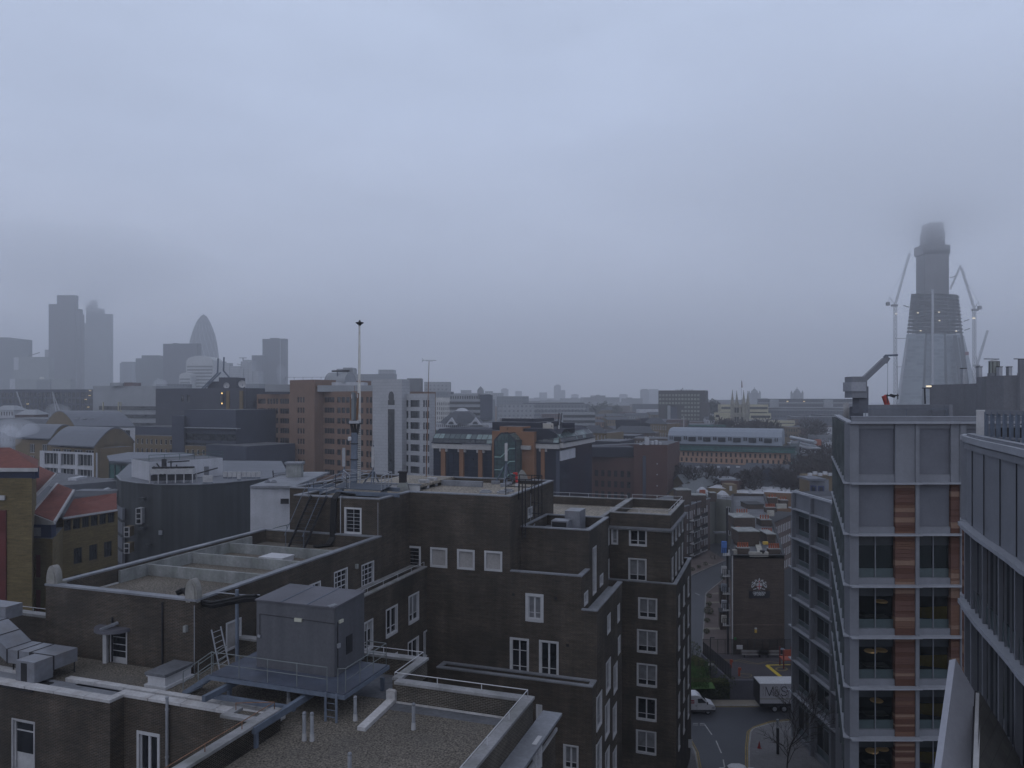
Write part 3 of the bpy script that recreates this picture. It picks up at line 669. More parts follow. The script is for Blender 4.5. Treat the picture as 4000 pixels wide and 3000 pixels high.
m=MB(); c=P(1405,1262,Yp); m.lathe(tuple(c),[(.05,-.25),(.2,-.1),(.36,0),(.36,.06),(.1,.12),(.06,.25)],steeld,12); m.build('finial',t)
m=MB(); m.tube(P(1398,1870,Yp-.2),P(1401,1265,Yp-.2),.012,offwhite,4); m.build('halyard',t)
t=thing('climbing_ladder',tuple(P(1403,1880,YM+.6)),'narrow caged access ladder running up beside the flagpole','ladder')
for x in (1395,1407):
    m=MB(); m.tube(P(x,1880,YM+.6),P(x,1658,YM+.6),.045,offwhite,5); m.build('stile',t)
m=MB()
for i in range(26): m.tube(P(1394,1872-i*8.3,YM+.5),P(1408,1872-i*8.3,YM+.5),.02,steeld,4)
m.build('rungs',t)
def sector(x,yt,ym,yb,Y,label,cable):
    t=thing('cell_antenna',tuple(P(x,yb,Y)),label,'antenna','cell antennas on tripod stands')
    m=MB(); m.beam(P(x,ym,Y),P(x,yt,Y),.26,.16,offwhite if cable else galv); m.build('panel',t)
    m=MB(); m.tube(P(x+2,yb,Y+.15),P(x+2,yt-6 if cable else yt+10,Y+.15),.06,steel,8); m.tube(P(x+2,yt,Y+.15),P(x+2,yt-25,Y+.15),.012,steeld,4) if cable else None; m.build('pole',t)
    for dx,dY in ((-42,1.0),(28,1.3),(-8,-1.2)):
        m=MB(); m.beam(P(x,ym+10,Y+.1),P(x+dx,yb+6,Y+dY),.1,.1,steel); m.build('stay',t)
    return t
sector(1343,1750,1822,1868,YM+4,'grey cell antenna on a tripod just behind the column mast',False)
sector(1457,1745,1825,1890,YM+1,'white cell antenna on a tripod in front of the white stone office tower',True)
t=sector(1977,1732,1800,1880,71,'white cell antenna on a blue grey tripod in the middle of the gravel roof',True)
m=MB()
for x,y,Y in ((1936,1886,72),(1972,1893,69.9),(1983,1886,71)):
    q=P(x,y,Y); m.box((q.x,q.y,zr+.15),(.8,.6,.28),lead)
m.build('footing',t)
# thin television aerial
Yt=67.5
t=thing('tv_aerial',tuple(P(1665,1862,Yt)),'rusty thin pole with a television aerial on top leaning slightly over the roof','aerial')
m=MB(); m.tube(P(1665,1862,Yt),P(1671,1600,Yt),.045,rust,6,r2=.04); m.tube(P(1671,1600,Yt),P(1676,1412,Yt),.035,rust,6,r2=.025); m.build('pole',t)
m=MB(); m.tube(P(1648,1407,Yt),P(1704,1408,Yt),.02,galv,5)
for i in range(8): m.tube(P(1660+i*5.5,1407,Yt-.25),P(1660+i*5.5,1408,Yt+.3),.012,galv,4)
for y in (1398,1416): m.tube(P(1654,1407,Yt),P(1648,y,Yt),.015,galv,4)
m.tube(P(1664,1410,Yt),P(1690,1412,Yt),.015,galv,4); m.build('yagi',t)
# chimney, upstand, air conditioners
t=thing('flue',tuple(P(1574,1900,66.5)),'square dark capped flue on a stepped stone foot on the pale gravel','flue')
m=MB(); q=P(1574,1900,66.5)
m.hexa([Vector((q.x+a*.6,q.y+b*.5,zr)) for a,b in((-1,-1),(1,-1),(1,1),(-1,1))],[Vector((q.x+a*.34,q.y+b*.34,zr+.75)) for a,b in((-1,-1),(1,-1),(1,1),(-1,1))],conc); m.build('foot',t)
m=MB(); m.prism([(q.x-.3,q.y-.3),(q.x+.3,q.y-.3),(q.x+.3,q.y+.3),(q.x-.3,q.y+.3)],zr+.75,zr+1.6,steeld); m.build('shaft',t)
m=MB(); m.prism([(q.x-.4,q.y-.4),(q.x+.4,q.y-.4),(q.x+.4,q.y+.4),(q.x-.4,q.y+.4)],zr+1.6,zr+1.72,steeld); m.build('cap',t)
m=MB()
a,b=W(61.6,-32.5),W(65.8,-22)
m.ub(60.0,67.6,-34.8,-34.6,zr-.3,zr+.5,white); m.ub(60,60.2,-34.6,-29.5,zr,zr+.5,white); m.ub(60.2,67.6,-34.6,-29.5,zr+.3,zr+.52,gravel2); m.ub(59.95,60.3,-34.85,-29.4,zr+.5,zr+.6,lead)
m.ub(64.6,64.9,-29.5,-25.5,zr,zr+.5,lead); m.build('raised_roof',BR)
def ac(p,rz,label,s=1):
    t=thing('air_conditioner',tuple(p),label,'air conditioner','white air conditioners on the brick tower roof')
    m=MB(); m.box((p.x,p.y,p.z+.42*s),(.34*s,.95*s,.72*s),offwhite,rz); m.build('case',t)
    m=MB(); d=Vector((math.cos(rz),math.sin(rz),0)); e_=Vector((-d.y,d.x,0)); 
    for k in range(5): m.beam(p-d*.175*s+e_*.3*s+Vector((0,0,.2+k*.11)),p-d*.175*s-e_*.3*s+Vector((0,0,.2+k*.11)),.02,.05,lead)
    m.build('grille',t)
    m=MB(); m.box((p.x,p.y,p.z+.03),(.5*s,.8*s,.06),lead,rz); m.build('foot',t)
    return t
ac(PZ(1656,1908,zr),rad(60),'white air conditioner unit on the gravel beside the white upstand, nearer the flue'); ac(PZ(1688,1898,zr),rad(60),'white air conditioner unit on the gravel, on the side nearer the red post')
def slab(x,y,label,w_=.9):
    q=PZ(x,y,zr); m=MB(); m.box((q.x,q.y,zr+.08),(w_,.6,.16),galv,-rad(19)); m.box((q.x,q.y,zr+.2),(w_*.7,.4,.08),lead,-rad(19)); one(m,'roof_box',label,'roof box','small grey boxes on the gravel roof')
slab(1897,1925,'small grey box on the gravel, standing apart from the pair beside it'); slab(1965,1927,'small grey box of the pair on the gravel, nearer the parapet'); slab(1984,1921,'small grey box on the gravel, farther back of its pair'); slab(1632,1908,'small grey box on the gravel beside the air conditioners')
t=thing('vent_post',tuple(PZ(2019,1903,zr)),'red post on a white foot standing on the gravel roof','post'); q=PZ(2019,1903,zr)
m=MB(); m.tube(q,q+Vector((0,0,.35)),.13,white,10); m.build('foot',t); m=MB(); m.tube(q+Vector((0,0,.35)),q+Vector((-.05,0,1.35)),.11,red,10); m.tube(q+Vector((-.05,0,1.28)),q+Vector((-.35,0,1.25)),.07,red,8); m.build('pipe',t)
q=PZ(2037,1882,zr+.1); m=MB(); 
pr=[(-.55,0),(.6,0),(.62,.4),(.5,.85),(.15,1.3),(-.05,1.3),(-.3,.9),(-.5,.4)]
m.hexa([Vector((q.x+a,q.y-.15,zr-.1+b)) for a,b in pr],[Vector((q.x+a,q.y+.25,zr-.1+b)) for a,b in pr],stone); one(m,'parapet_finial','rounded pale stone finial on the back parapet beside the red post','finial')
m=MB(); q=PZ(1985+38,1873,zr); 
# caged ladder over the parapet
t=thing('escape_ladder',tuple(W(58.5,-19.6,28)),'black caged escape ladder fixed over the edge of the brick tower','ladder')
m=MB(); bl=steeld
for u in (58.2,59.0):
    m.tube(W(u,-19.5,28.7),W(u,-19.5,33.4),.045,bl,5)
m.build('stile',t); m=MB()
for i in range(14): m.tube(W(58.2,-19.5,28.9+i*.3),W(59.0,-19.5,28.9+i*.3),.02,bl,4)
m.build('rungs',t); m=MB()
for u,v_ in ((58.2,-19.8),(61.6,-19.8),(58.2,-20.9),(61.6,-20.9),(59.6,-18.9),(60.6,-18.9),(61.6,-18.9)): m.tube(W(u,v_,31.9 if v_<-19.7 else 30.2),W(u,v_,33.5),.04,bl,5)
for z in (33.5,32.9): m.path([W(58.2,-20.9,z),W(61.6,-20.9,z),W(61.6,-18.9,z),W(58.2,-18.9,z),W(58.2,-20.9,z)],.04,bl,5)
for z in (31.2,30.3): m.path([W(59.6,-18.9,z),W(61.6,-18.9,z),W(61.6,-19.8,z)],.035,bl,5)
m.build('cage',t)
# wall stairs and hose on the step face
t=thing('wall_stair',tuple(W(51,-35,28.6)),'dark steep steel stair leaning up the brick step below the mast','stair')
m=MB()
for v_ in (-35.4,-34.0): m.beam(W(49.6,v_+.0,28.65),W(51.4,v_+.8,zT+.1),.08,.16,bl)
m.build('stringer',t); m=MB()
for i in range(12):
    f_=(i+.7)/12.5; u=49.6+1.8*f_; m.beam(W(u,-35.4+.8*f_,28.65+f_*3.7),W(u,-34+.8*f_,28.65+f_*3.7),.2,.03,bl)
m.build('tread',t); m=MB()
for v_ in (-35.5,-33.9): m.tube(W(49.2,v_,29.6),W(51.1,v_+.8,zT+1.2),.025,steel,5); m.tube(W(49.4,v_,28.6),W(49.4,v_,29.8),.025,steel,5); m.tube(W(51.2,v_+.8,zT),W(51.2,v_+.8,zT+1.2),.025,steel,5)
m.build('handrail',t)
m=MB()
for k in range(5):
    dv=k*.09
    m.path([W(55.5,-31.5+dv,zr+.1),W(53.5,-32.3+dv,zr+.35),W(51.9,-32.6+dv,zT+.35),W(51.25,-32.65+dv,zT-.1),W(51.2,-32.7+dv,30.2),W(51.2,-32.7+dv,29.3),W(50.9,-32.9+dv,28.75),W(50.2,-33.6+dv,28.68)],.1,rubber,7)
one(m,'cable_bundle','fat bundle of black cables hanging down the brick step below the mast','hose')
m=MB(); m.tube(W(51.3,-31.9,28.8),W(51.3,-31.9,zT+.2),.04,galv,6); one(m,'conduit_pipe','thin grey pipe running down the brick step beside the black cables','pipe')
# ================================================================ ducts on the small roof right of the tower
t=thing('roof_ducts',tuple(W(62.5,-16.5,28.7)),'galvanised square air intakes with a dark louvred mouth on the small stepped roof','duct')
q=PZ(2190,2060,28.7)
m=MB(); m.ub(60.9,62.3,-17.9,-16.5,28.75,29.9,dm); m.build('intake',t)
m=MB(); m.ub(60.84,60.899,-17.8,-16.6,28.9,29.8,steeld); m.build('louvre',t)
m=MB(); m.ub(62.6,64.6,-17.2,-15.9,28.75,30.5,dm); m.build('intake',t)
m=MB()
for u,v_ in ((60.6,-18.4),(60.5,-19.0)): m.tube(W(u,v_-.1,29.1),W(u,v_+.4,29.1),.3,galv,12)
m.ub(61.2,62.4,-19.8,-18.9,28.72,29.2,steeld); m.tube(W(60.4,-19.6,28.9),W(60.6,-19.2,29.6),.05,galv,6); m.build('silencer',t)
# ================================================================ modern grey office block
mg=M('grey metal cladding',(.18,.19,.218),.5,.1,.6,.06,4,streak=.06)
mgd=M('grey louvre panel',(.125,.132,.158),.6,.12,.6,.05)
mgl=M('pale metal slab edge',(.29,.305,.345),.5,.12,.8,.08)
gls=glassmat('office glass',(.012,.017,.018),.05); tealg=M('grey green spandrel glass',(.055,.08,.088),.3,.15,.8,spec=.6); tealf=glassmat('glass fin',(.11,.13,.14),.2)
TM=[M('terracotta deep',(.09,.042,.03),.85,.12),M('terracotta mid',(.14,.075,.052),.85,.12),M('terracotta pale',(.21,.135,.1),.85,.12),M('terracotta dusk',(.115,.06,.048),.85,.12)]; terra=TM[1]
MO=thing('office_block',tuple(P(3500,3600,60)),'tall grey metal office block with pale slab edges, terracotta strips and a roof crane','building')
YF=52.9; zf0=40-100*YF/3000; FH=3.49
X0=(1320/3000)*YF; X1=X0+13
FX=lambda x:(x-2000)/3000*YF
ff0=Face((X0,YF),(X1,YF))
slabz=[40-(y-1555)/3000*YF for y in (1885,2085,2285,2484,2682,2880,3078)]
m=MB()
lev=[zf0]+slabz+[0]
# core body behind the frame, 0.9 m back
body=MB(); ex=(9.5/25); back=(X0+ex*24,YF+24); inm=M('office interior',(.03,.028,.028),.9)
wallf(body,Face((X0+1.9,YF+5.5),(X1,YF+5.5)),0,zf0-.3,[],inm,0)
wallf(body,Face((X0+.3,YF+.9),(X1,YF+.9)),lev[3],zf0-.3,[],inm,0)
for z_ in lev[3:]: body.prism([(X0+.3,YF+.9),(X1,YF+.9),(X1,YF+5.4),(X0+2,YF+5.4)],z_-.4,z_-.05,inm) if z_>1 else None
sg_=bpy.data.materials.new('see through office glass'); sg_.use_nodes=True; t_=sg_.node_tree; b_=t_.nodes['Principled BSDF']; b_.inputs['Base Color'].default_value=(.01,.014,.015,1); b_.inputs['Roughness'].default_value=.05
tr_=t_.nodes.new('ShaderNodeBsdfTransparent'); tr_.inputs[0].default_value=(.75,.8,.78,1); mx_=t_.nodes.new('ShaderNodeMixShader'); mx_.inputs[0].default_value=.72; t_.links.new(b_.outputs[0],mx_.inputs[1]); t_.links.new(tr_.outputs[0],mx_.inputs[2]); t_.links.new(mx_.outputs[0],t_.nodes['Material Output'].inputs[0])
frame=MB(); gl=MB(); tr=MB(); lou=MB(); sl=MB(); spn=MB()
cols=[(3320,3355,'c'),(3355,3500,'w'),(3500,3577,'t'),(3577,3592,'c'),(3592,3718,'w'),(3718,3752,'t'),(3752,3775,'c'),(3775,3900,'w')]
tables=[]
for i in range(7):
    zt,zb=lev[i],lev[i+1]
    if i>0: zt-=.12
    for a,b,k in cols:
        xa,xb=FX(a),FX(b)
        if k=='c': frame.prism([(xa,YF),(xb,YF),(xb,YF+.89),(xa,YF+.89)],zb,zt,mg)
        elif k=='t':
            mt=mg if i==0 else terra
            
            if i==0: frame.prism([(xa,YF+.1),(xb,YF+.1),(xb,YF+.6),(xa,YF+.6)],zb,zt,mt)
            else:
                zc0=zb
                while zc0<zt-.02:
                    hh=min(R.choice((.14,.2,.28,.36)),zt-zc0); tr.prism([(xa,YF+.1),(xb,YF+.1),(xb,YF+.6),(xa,YF+.6)],zc0,zc0+hh-.012,R.choice(TM)); zc0+=hh
        else:
            hgt=(zt-zb); dz=hgt*.13
            frame.prism([(xa,YF+.18),(xb,YF+.18),(xb,YF+.88),(xa,YF+.88)],zb,zb+dz,mg)
            if i<2:
                lou.prism([(xa+.02,YF+.3),(xb-.02,YF+.3),(xb-.02,YF+.5),(xa+.02,YF+.5)],zb+dz,zt-(.35 if i==0 else 0),mgd)
                if i==0: frame.prism([(xa,YF+.2),(xb,YF+.2),(xb,YF+.6),(xa,YF+.6)],zt-.35,zt,mg)
            else:
                g=MB(); z1=zb+dz; z2=zt-hgt*.22
                g.face([(xa,YF+.4,z1+hgt*.18),(xb,YF+.4,z1+hgt*.18),(xb,YF+.4,z2),(xa,YF+.4,z2)],gls if i<3 else sg_); o=g.build('window',MO)
                g=MB(); g.prism([(xa,YF+.38),(xb,YF+.38),(xb,YF+.42),(xa,YF+.42)],z1,z1+hgt*.18,tealg); g.prism([(xa,YF+.38),(xb,YF+.38),(xb,YF+.42),(xa,YF+.42)],z2,zt,M('dark spandrel',(.03,.036,.042),.3)); build_each(g,'spandrel_pane',o)
                g=MB(); xm=(xa+xb)/2; g.prism([(xm-.03,YF+.3),(xm+.03,YF+.3),(xm+.03,YF+.375),(xm-.03,YF+.375)],z1,zt,mg); g.build('mullion',o)
for z in slabz:
    sl.prism([(X0-.02,YF-.42),(FX(3592),YF-.42),(FX(3592),YF+.86),(X0-.02,YF+.86)],z-.1,z,mgl)
    sl.prism([(FX(3594),YF-.36),(X1,YF-.36),(X1,YF+.86),(FX(3594),YF+.86)],z-.09,z+.01,mgl)
sl.prism([(X0-.05,YF-.25),(X1,YF-.25),(X1,YF+.5),(X0-.05,YF+.5)],zf0,zf0+.13,mgl)
sl.prism([(X0+.4,YF+.55),(X1,YF+.55),(X1,YF+.75),(X0+.4,YF+.75)],zf0-.1,zf0+.45,mg)
sl.prism([(X0+.4,YF+.5),(X1,YF+.5),(X1,YF+.82),(X0+.4,YF+.82)],zf0+.45,zf0+.5,mgl)
# warm lit ceiling lamps seen through the glass sit in front of the dark back wall
body.face([(X0,YF+.9,zf0-.3),(X1,YF+.9,zf0-.3),(X1+ex*24,YF+25,zf0-.3),(back[0],back[1],zf0-.3)],felt)
lf=Face(back,(X0,YF))    # left flank, a far
wallf(body,lf,0,zf0,[],mg,0)
# flank: glazed strips, fins and slab noses
for i,(zt,zb) in enumerate(zip(lev,lev[1:])):
    if i>6: break
    a0,b0=lf.pt(lf.L-1.2,0,.05),lf.pt(1,0,.05)
    pts=[lf.pt(.5,0,.02),lf.pt(lf.L-.9,0,.02),lf.pt(lf.L-.9,0,.06),lf.pt(.5,0,.06)]
    spn.prism([(p.x,p.y) for p in pts][::-1],zb+.15,zt-.15,tealf if i else mgd)
    n=9
    for k in range(n):
        s_=.8+(lf.L-2)*k/(n-1); p=lf.pt(s_,0,.06); q=lf.pt(s_,0,.34); r_=lf.pt(s_+.06,0,.34); r2_=lf.pt(s_+.06,0,.06)
        spn.prism([(r2_.x,r2_.y),(r_.x,r_.y),(q.x,q.y),(p.x,p.y)],zb+.1,zt-.1,tealf)
    if i: 
        pts=[lf.pt(0,0,-.01),lf.pt(lf.L,0,-.01),lf.pt(lf.L,0,.42),lf.pt(0,0,.42)]; sl.prism([(p.x,p.y) for p in pts][::-1],zt-.1,zt,mgl)
n=12
for k in range(n):   # coping tiles of the flank
    s0,s1=lf.L*k/n,lf.L*(k+1)/n-.06; pts=[lf.pt(s0,0,-.35),lf.pt(s1,0,-.35),lf.pt(s1,0,.15),lf.pt(s0,0,.15)]; sl.prism([(p.x,p.y) for p in pts][::-1],zf0+.002,zf0+.1,mgl)
body.build('core',MO); frame.build('cladding',MO); tr.build('terracotta_strip',MO); build_each(lou,'louvre_panel',MO); build_each(sl,'slab_edge',MO); spn.build('glass_fin',MO)
lampm=M('warm ceiling lamp',(.6,.38,.18),emit=.03); midw=M('desk top',(.12,.11,.1)); yel=M('yellow office wall',(.3,.2,.03),.8)
for i in range(3,7):
    zt=lev[i]
    for xx,dy in (((3432,1.4),) if i%2 else ((3400,.8),(3440,1.6))):
        xx+=(i*37)%23-9; x=FX(xx)*(1+dy/YF); m=MB(); m.lathe((x,YF+dy,zt-1.35-.2*(dy>1)),[(.42,0),(.45,.05),(.4,.1)],lampm,16); m.build('round_lamp',MO)
    m=MB(); x=FX(3640); m.hexa([Vector((x,YF+3,lev[i+1]+.5)),Vector((x+2.4,YF+2,lev[i+1]+.5)),Vector((x+2.4,YF+2.1,lev[i+1]+.5)),Vector((x,YF+3.1,lev[i+1]+.5))],[Vector((x,YF+3,lev[i+1]+1.1)),Vector((x+2.4,YF+2,lev[i+1]+1.5)),Vector((x+2.4,YF+2.1,lev[i+1]+1.5)),Vector((x,YF+3.1,lev[i+1]+1.1))],yel); m.build('yellow_partition',MO)
    m=MB(); m.box((FX(3460)+.3,YF+2.2,lev[i+1]+.75),(1.6,.8,.08),midw); m.box((FX(3400)+.3,YF+2.8,lev[i+1]+.75),(1.4,.8,.08),inm); build_each(m,'desk',MO)
# the lower wing to the left
GX=lambda Y:33.3-.053*(Y-91)
lw0,lw1=(GX(91),91),(GX(76.5),76.5); gf=Face(lw0,lw1)   # far end first (left in the picture)
LW=MO
gz=[40-(y-1555)/3000*91 for y in (1919,1982,2095,2211,2326,2441,2569,2697)]
ztop=gz[0]
ws=[]; stops=[0]; 
bay=gf.L/3
for i in range(1,8):
    zt=gz[i]; zb=gz[i+1] if i<7 else 0
    for b in range(3):
        k0=b*bay+.9; k1=(b+1)*bay-.45
        if i<7: ws.append([k0,k1,zb+.35,zt-.15,'gwin'])
        else: ws.append([k0,k1,.6,zt-.3,'gwin'])
WK['gwin']=dict(fw=.05,v=[.5],h=[.2,.78],bar=.05,fm=mg,pms=[tealg,gls,tealg],dep=.3)
wgb=MB(); wallf(wgb,gf,0,ztop,ws,mg,depth=.3)
ends=Face((gf.a.x+12,gf.a.y),(gf.a.x,gf.a.y)); wallf(wgb,ends,0,ztop,[],mg,0)
wgb.face([gf.pt(0,ztop-.5),gf.pt(gf.L,ztop-.5),gf.pt(gf.L,ztop-.5,-12),gf.pt(0,ztop-.5,-12)],felt)
wgb.build('wing_wall',MO)
for w_ in ws: place(gf,w_,MO)
sl=MB()
for i,z in enumerate(gz):
    o=.45 if i else .2
    pts=[gf.pt(-.35,0,.0),gf.pt(gf.L,0,.0),gf.pt(gf.L,0,o),gf.pt(-.35,0,o)]; sl.prism([(p.x,p.y) for p in pts][::-1],z-.1,z+.03,mgl)
pts=[gf.pt(-.1,0,-.01),gf.pt(gf.L,0,-.01),gf.pt(gf.L,0,-.35),gf.pt(-.1,0,-.35)]; sl.prism([(p.x,p.y) for p in pts],ztop,ztop+.12,mgl)
pts=[gf.pt(0,0,-9),gf.pt(gf.L,0,-9),gf.pt(gf.L,0,-9.4),gf.pt(0,0,-9.4)]; sl.prism([(p.x,p.y) for p in pts],ztop-.5,ztop+.12,mgl)
for b in range(4):
    pts=[gf.pt(b*bay+.45,0,.02),gf.pt(b*bay+.75,0,.02),gf.pt(b*bay+.75,0,.42),gf.pt(b*bay+.45,0,.42)]
    if b<3: sl.prism([(p.x,p.y) for p in pts][::-1],0,ztop-.12,mg)
build_each(sl,'wing_slab_edge',MO)
# roof plant: curved screens, terrace parapet, rails
scr=MB()
def curt(pts,z0,z1,m_,th=.25,name=None):
    for a,b in zip(pts,pts[1:]):
        a=Vector((a[0],a[1],0)); b=Vector((b[0],b[1],0)); d=(b-a).normalized(); nn=Vector((d.y,-d.x,0))*-th
        scr.prism([(a.x,a.y),(b.x,b.y),(b.x+nn.x,b.y+nn.y),(a.x+nn.x,a.y+nn.y)],z0,z1,m_)
def scp(x,Y): return ((x-2000)/F*Y,Y)
curt([scp(3402,60),scp(3480,61),scp(3560,62),scp(3640,62.5),scp(3690,61.5),scp(3708,60)],zf0-.25,40-27*61/3000+.02,mg)
curt([scp(3632,70),scp(3700,68),scp(3770,65.5),scp(3815,63)],zf0-.25,40+55*66/3000,M('ribbed plant screen',(.17,.175,.195),.7,.12,.5,streak=.1))
curt([scp(3815,63),scp(3850,60),scp(3920,58),scp(3984,57),scp(4040,57)],zf0-.25,40+85*60/3000,MATS['ribbed plant screen'])
curt([scp(3984,56.5),scp(4060,56.5)],zf0-.25,40+150*57/3000,MATS['ribbed plant screen'])
build_each(scr,'plant_screen',MO)
m=MB(); zz=zf0-.3
m.prism([scp(3294,72),scp(3316,72),scp(3316,72.5),scp(3294,72.5)],37.2,40-30*72/3000+.3,offwhite); m.prism([scp(3318,66),scp(3372,66),scp(3372,72),scp(3318,72)],zz,40-33*66/3000,mgd); m.build('stair_head',MO)
m=MB(); rail(m,[Vector((*scp(3380,57),zz)),Vector((*scp(3700,57.5),zz))],1.25,steel,.02,3.2,0); m.build('roof_rail',MO)
# roof crane
YC=64; t=thing('roof_crane',tuple(P(3345,1590,YC)),'grey roof crane with boxy counterweight and angled jib on the office roof','crane')
m=MB(); m.box((P(3343,1500,YC).x,YC,P(0,1513,YC).z),(1.25,1.4,1.75),mg); m.box((P(3365,0,YC).x,YC+.2,P(0,1552,YC).z-.2),(.8,1.2,2.2),mgd); m.build('turret',t)
m=MB(); a=P(3315,1493,YC-.3); b=P(3372,1529,YC-.3); m.prism([(a.x,YC-.8),(b.x,YC-.8),(b.x,YC+.8),(a.x,YC+.8)],b.z,a.z,mgl); m.build('counterweight',t)
m=MB(); m.beam(P(3370,1570,YC),P(3368,1488,YC),.5,.6,mg); m.beam(P(3366,1490,YC),P(3456,1405,YC),.4,.42,mg); m.beam(P(3452,1400,YC),P(3468,1410,YC),.35,.5,mg); m.build('boom',t)
m=MB(); m.beam(P(3455,1398,YC),P(3464,1389,YC),.22,.25,steel); m.beam(P(3460,1389,YC),P(3506,1387,YC),.14,.15,steel); m.build('jib',t)
m=MB(); m.tube(P(3468,1390,YC),P(3467,1545,YC),.012,steeld,4); m.tube(P(3504,1389,YC),P(3507,1545,YC),.012,steeld,4) ; m.build('cable',t)
m=MB(); m.beam(P(3464,1545,YC),P(3508,1545,YC),.2,.12,steeld); m.beam(P(3478,1543,YC),P(3494,1549,YC),.3,.2,steeld); m.tube(P(3466,1538,YC),P(3466,1575,YC),.04,steeld); m.tube(P(3507,1538,YC),P(3507,1560,YC),.04,steeld); m.build('cradle',t)
m=MB(); m.beam(P(3456,1548,68),P(3454,1545,68),.3,.3,red); m.beam(P(3454,1546,68),P(3466,1582,68),.35,.35,M('faded red paint',(.35,.06,.05),.6)); one(m,'vent_post','faded red bent post standing behind the curved roof screen','post')
t=thing('floodlight_post',tuple(P(3612,1575,63)),'dark thin post with a floodlight arm at the end of the curved roof screen','post')
m=MB(); m.tube(P(3614,1578,63),P(3612,1516,63),.06,steeld,6); m.tube(P(3602,1516,63),P(3634,1516,63),.04,steeld,6); m.build('pole',t); m=MB(); m.box(tuple(P(3628,1509,63)),(.35,.2,.12),M('warm lamp glow',(1,.85,.6),emit=.8)); m.build('lamp',t)
# flues and glazed lantern on the far right roof
for i,(x,y0,y1,lb) in enumerate(((3768,1478,1440,'first from the tower under construction'),(3830,1478,1434,'second from the tower under construction'),(3909,1478,1434,'just beyond the glazed lantern'),(3947,1478,1434,'alone between the two glazed lanterns'))):
    m=MB(); a=P(x-6,y0,66);b=P(x+7,y1,66); m.prism([(a.x,66),(b.x,66),(b.x,66.4),(a.x,66.4)],a.z-.6,b.z,galv); m.prism([(a.x-.03,65.97),(b.x+.03,65.97),(b.x+.03,66.43),(a.x-.03,66.43)],b.z,b.z+.06,steeld); one(m,'flue','slim square metal flue on the office roof, '+lb,'flue','square metal flues on the office roof')
for x,lb in ((3883,'whole glazed round lantern with a flat dark cap on the office roof'),(4000,'glazed round lantern cut off by the picture edge on the office roof')):
    t=thing('lantern',tuple(P(x,1470,67)),lb,'lantern','glazed lanterns on the office roof'); c=P(x,1460,67)
    m=MB(); m.lathe(tuple(c),[(.5,-.4),(.5,.05),(.46,.06)],lead,12); m.build('base',t)
    m=MB(); m.lathe(tuple(c),[(.4,.06),(.4,1.05)],M('lantern glass',(.25,.27,.26),.3),12); m.build('glazing',t)
    m=MB()
    for k in range(8): m.tube((c.x+.41*math.cos(k*.785),c.y+.41*math.sin(k*.785),c.z+.06),(c.x+.41*math.cos(k*.785),c.y+.41*math.sin(k*.785),c.z+1.05),.025,steeld,4)
    m.build('frame',t); m=MB(); m.lathe(tuple(c),[(.42,1.05),(.45,1.1),(.2,1.2)],offwhite,12); m.beam(c+Vector((-.85,0,1.3)),c+Vector((.4,0,1.27)),.2,.06,steeld); m.build('cap',t)
# ================================================================ curved office at the right edge
CO=thing('curved_office',tuple(P(3900,3600,30)),'curved grey clad office with tall glazing sweeping past the tall office block','building')
cp=[scp(3754,35.5),scp(3776,34.6),(19.8,33.0),(18.95,30.8),(18.2,28.6),(17.5,26.6),(16.85,24.9),(16.3,23.0),(15.9,21),(15.6,18.5)]
def strip(mb,pts,z0,z1,out,th,m_):
    V_=[Vector((p[0],p[1],0)) for p in pts]; nn=[]
    for i in range(len(V_)):
        d=(V_[min(i+1,len(V_)-1)]-V_[max(i-1,0)]).normalized(); nn.append(Vector((d.y,-d.x,0)))
    # normals point to the left/outside
    s=1 if nn[2].x<0 else -1
    for i in range(len(V_)-1):
        a,b=V_[i]+nn[i]*s*out,V_[i+1]+nn[i+1]*s*out; c,d=V_[i+1]+nn[i+1]*s*(out-th),V_[i]+nn[i]*s*(out-th)
        mb.prism([(a.x,a.y),(b.x,b.y),(c.x,c.y),(d.x,d.y)],z0,z1,m_)
    return [V_[i]+nn[i]*s*out for i in range(len(V_))],nn,s
main=cp[1:]
wl=MB(); strip(wl,main,34.45,38.05,0,.3,mg); 
for i in range(1,len(main)): 
    a=Vector((*main[i],0)); wl.tube((a.x-.03,a.y,34.5),(a.x-.03,a.y,38),.02,steeld,4)
wl.prism([cp[0],scp(3800,34.9),scp(3800,36.5),scp(3754,36.5)],34.3,38.1,mg); wl.build('cladding',CO)
wl=MB(); strip(wl,main,38.05,38.3,.18,.5,mgl); strip(wl,main,37.75,38.0,.1,.05,mg); strip(wl,main,38.3,38.42,.0,.3,mg)
wl.prism([scp(3750,35.2),scp(3805,34.6),scp(3815,36),scp(3765,36.6)],38.1,38.3,mgl); wl.build('coping',CO)
sl=MB(); strip(sl,main,34.28,34.44,.35,.9,mgl); strip(sl,main,30.78,30.96,.35,.9,mgl); strip(sl,main,27.3,27.46,.3,.8,mgl)
sl.prism([scp(3750,35.4),scp(3798,34.5),scp(3798,36),scp(3750,36)],34.25,34.4,mgl); sl.prism([scp(3750,35.4),scp(3798,34.5),scp(3798,36),scp(3750,36)],30.78,30.92,mgl); build_each(sl,'slab_edge',CO)
tr=MB(); zc0=22
while zc0<34.2:
    hh=min(R.choice((.14,.2,.28,.36)),34.25-zc0); tr.prism([scp(3758,35.7),scp(3797,34.9),scp(3797,36),scp(3758,36)],zc0,zc0+hh-.012,R.choice(TM)); zc0+=hh
tr.build('terracotta_strip',CO)
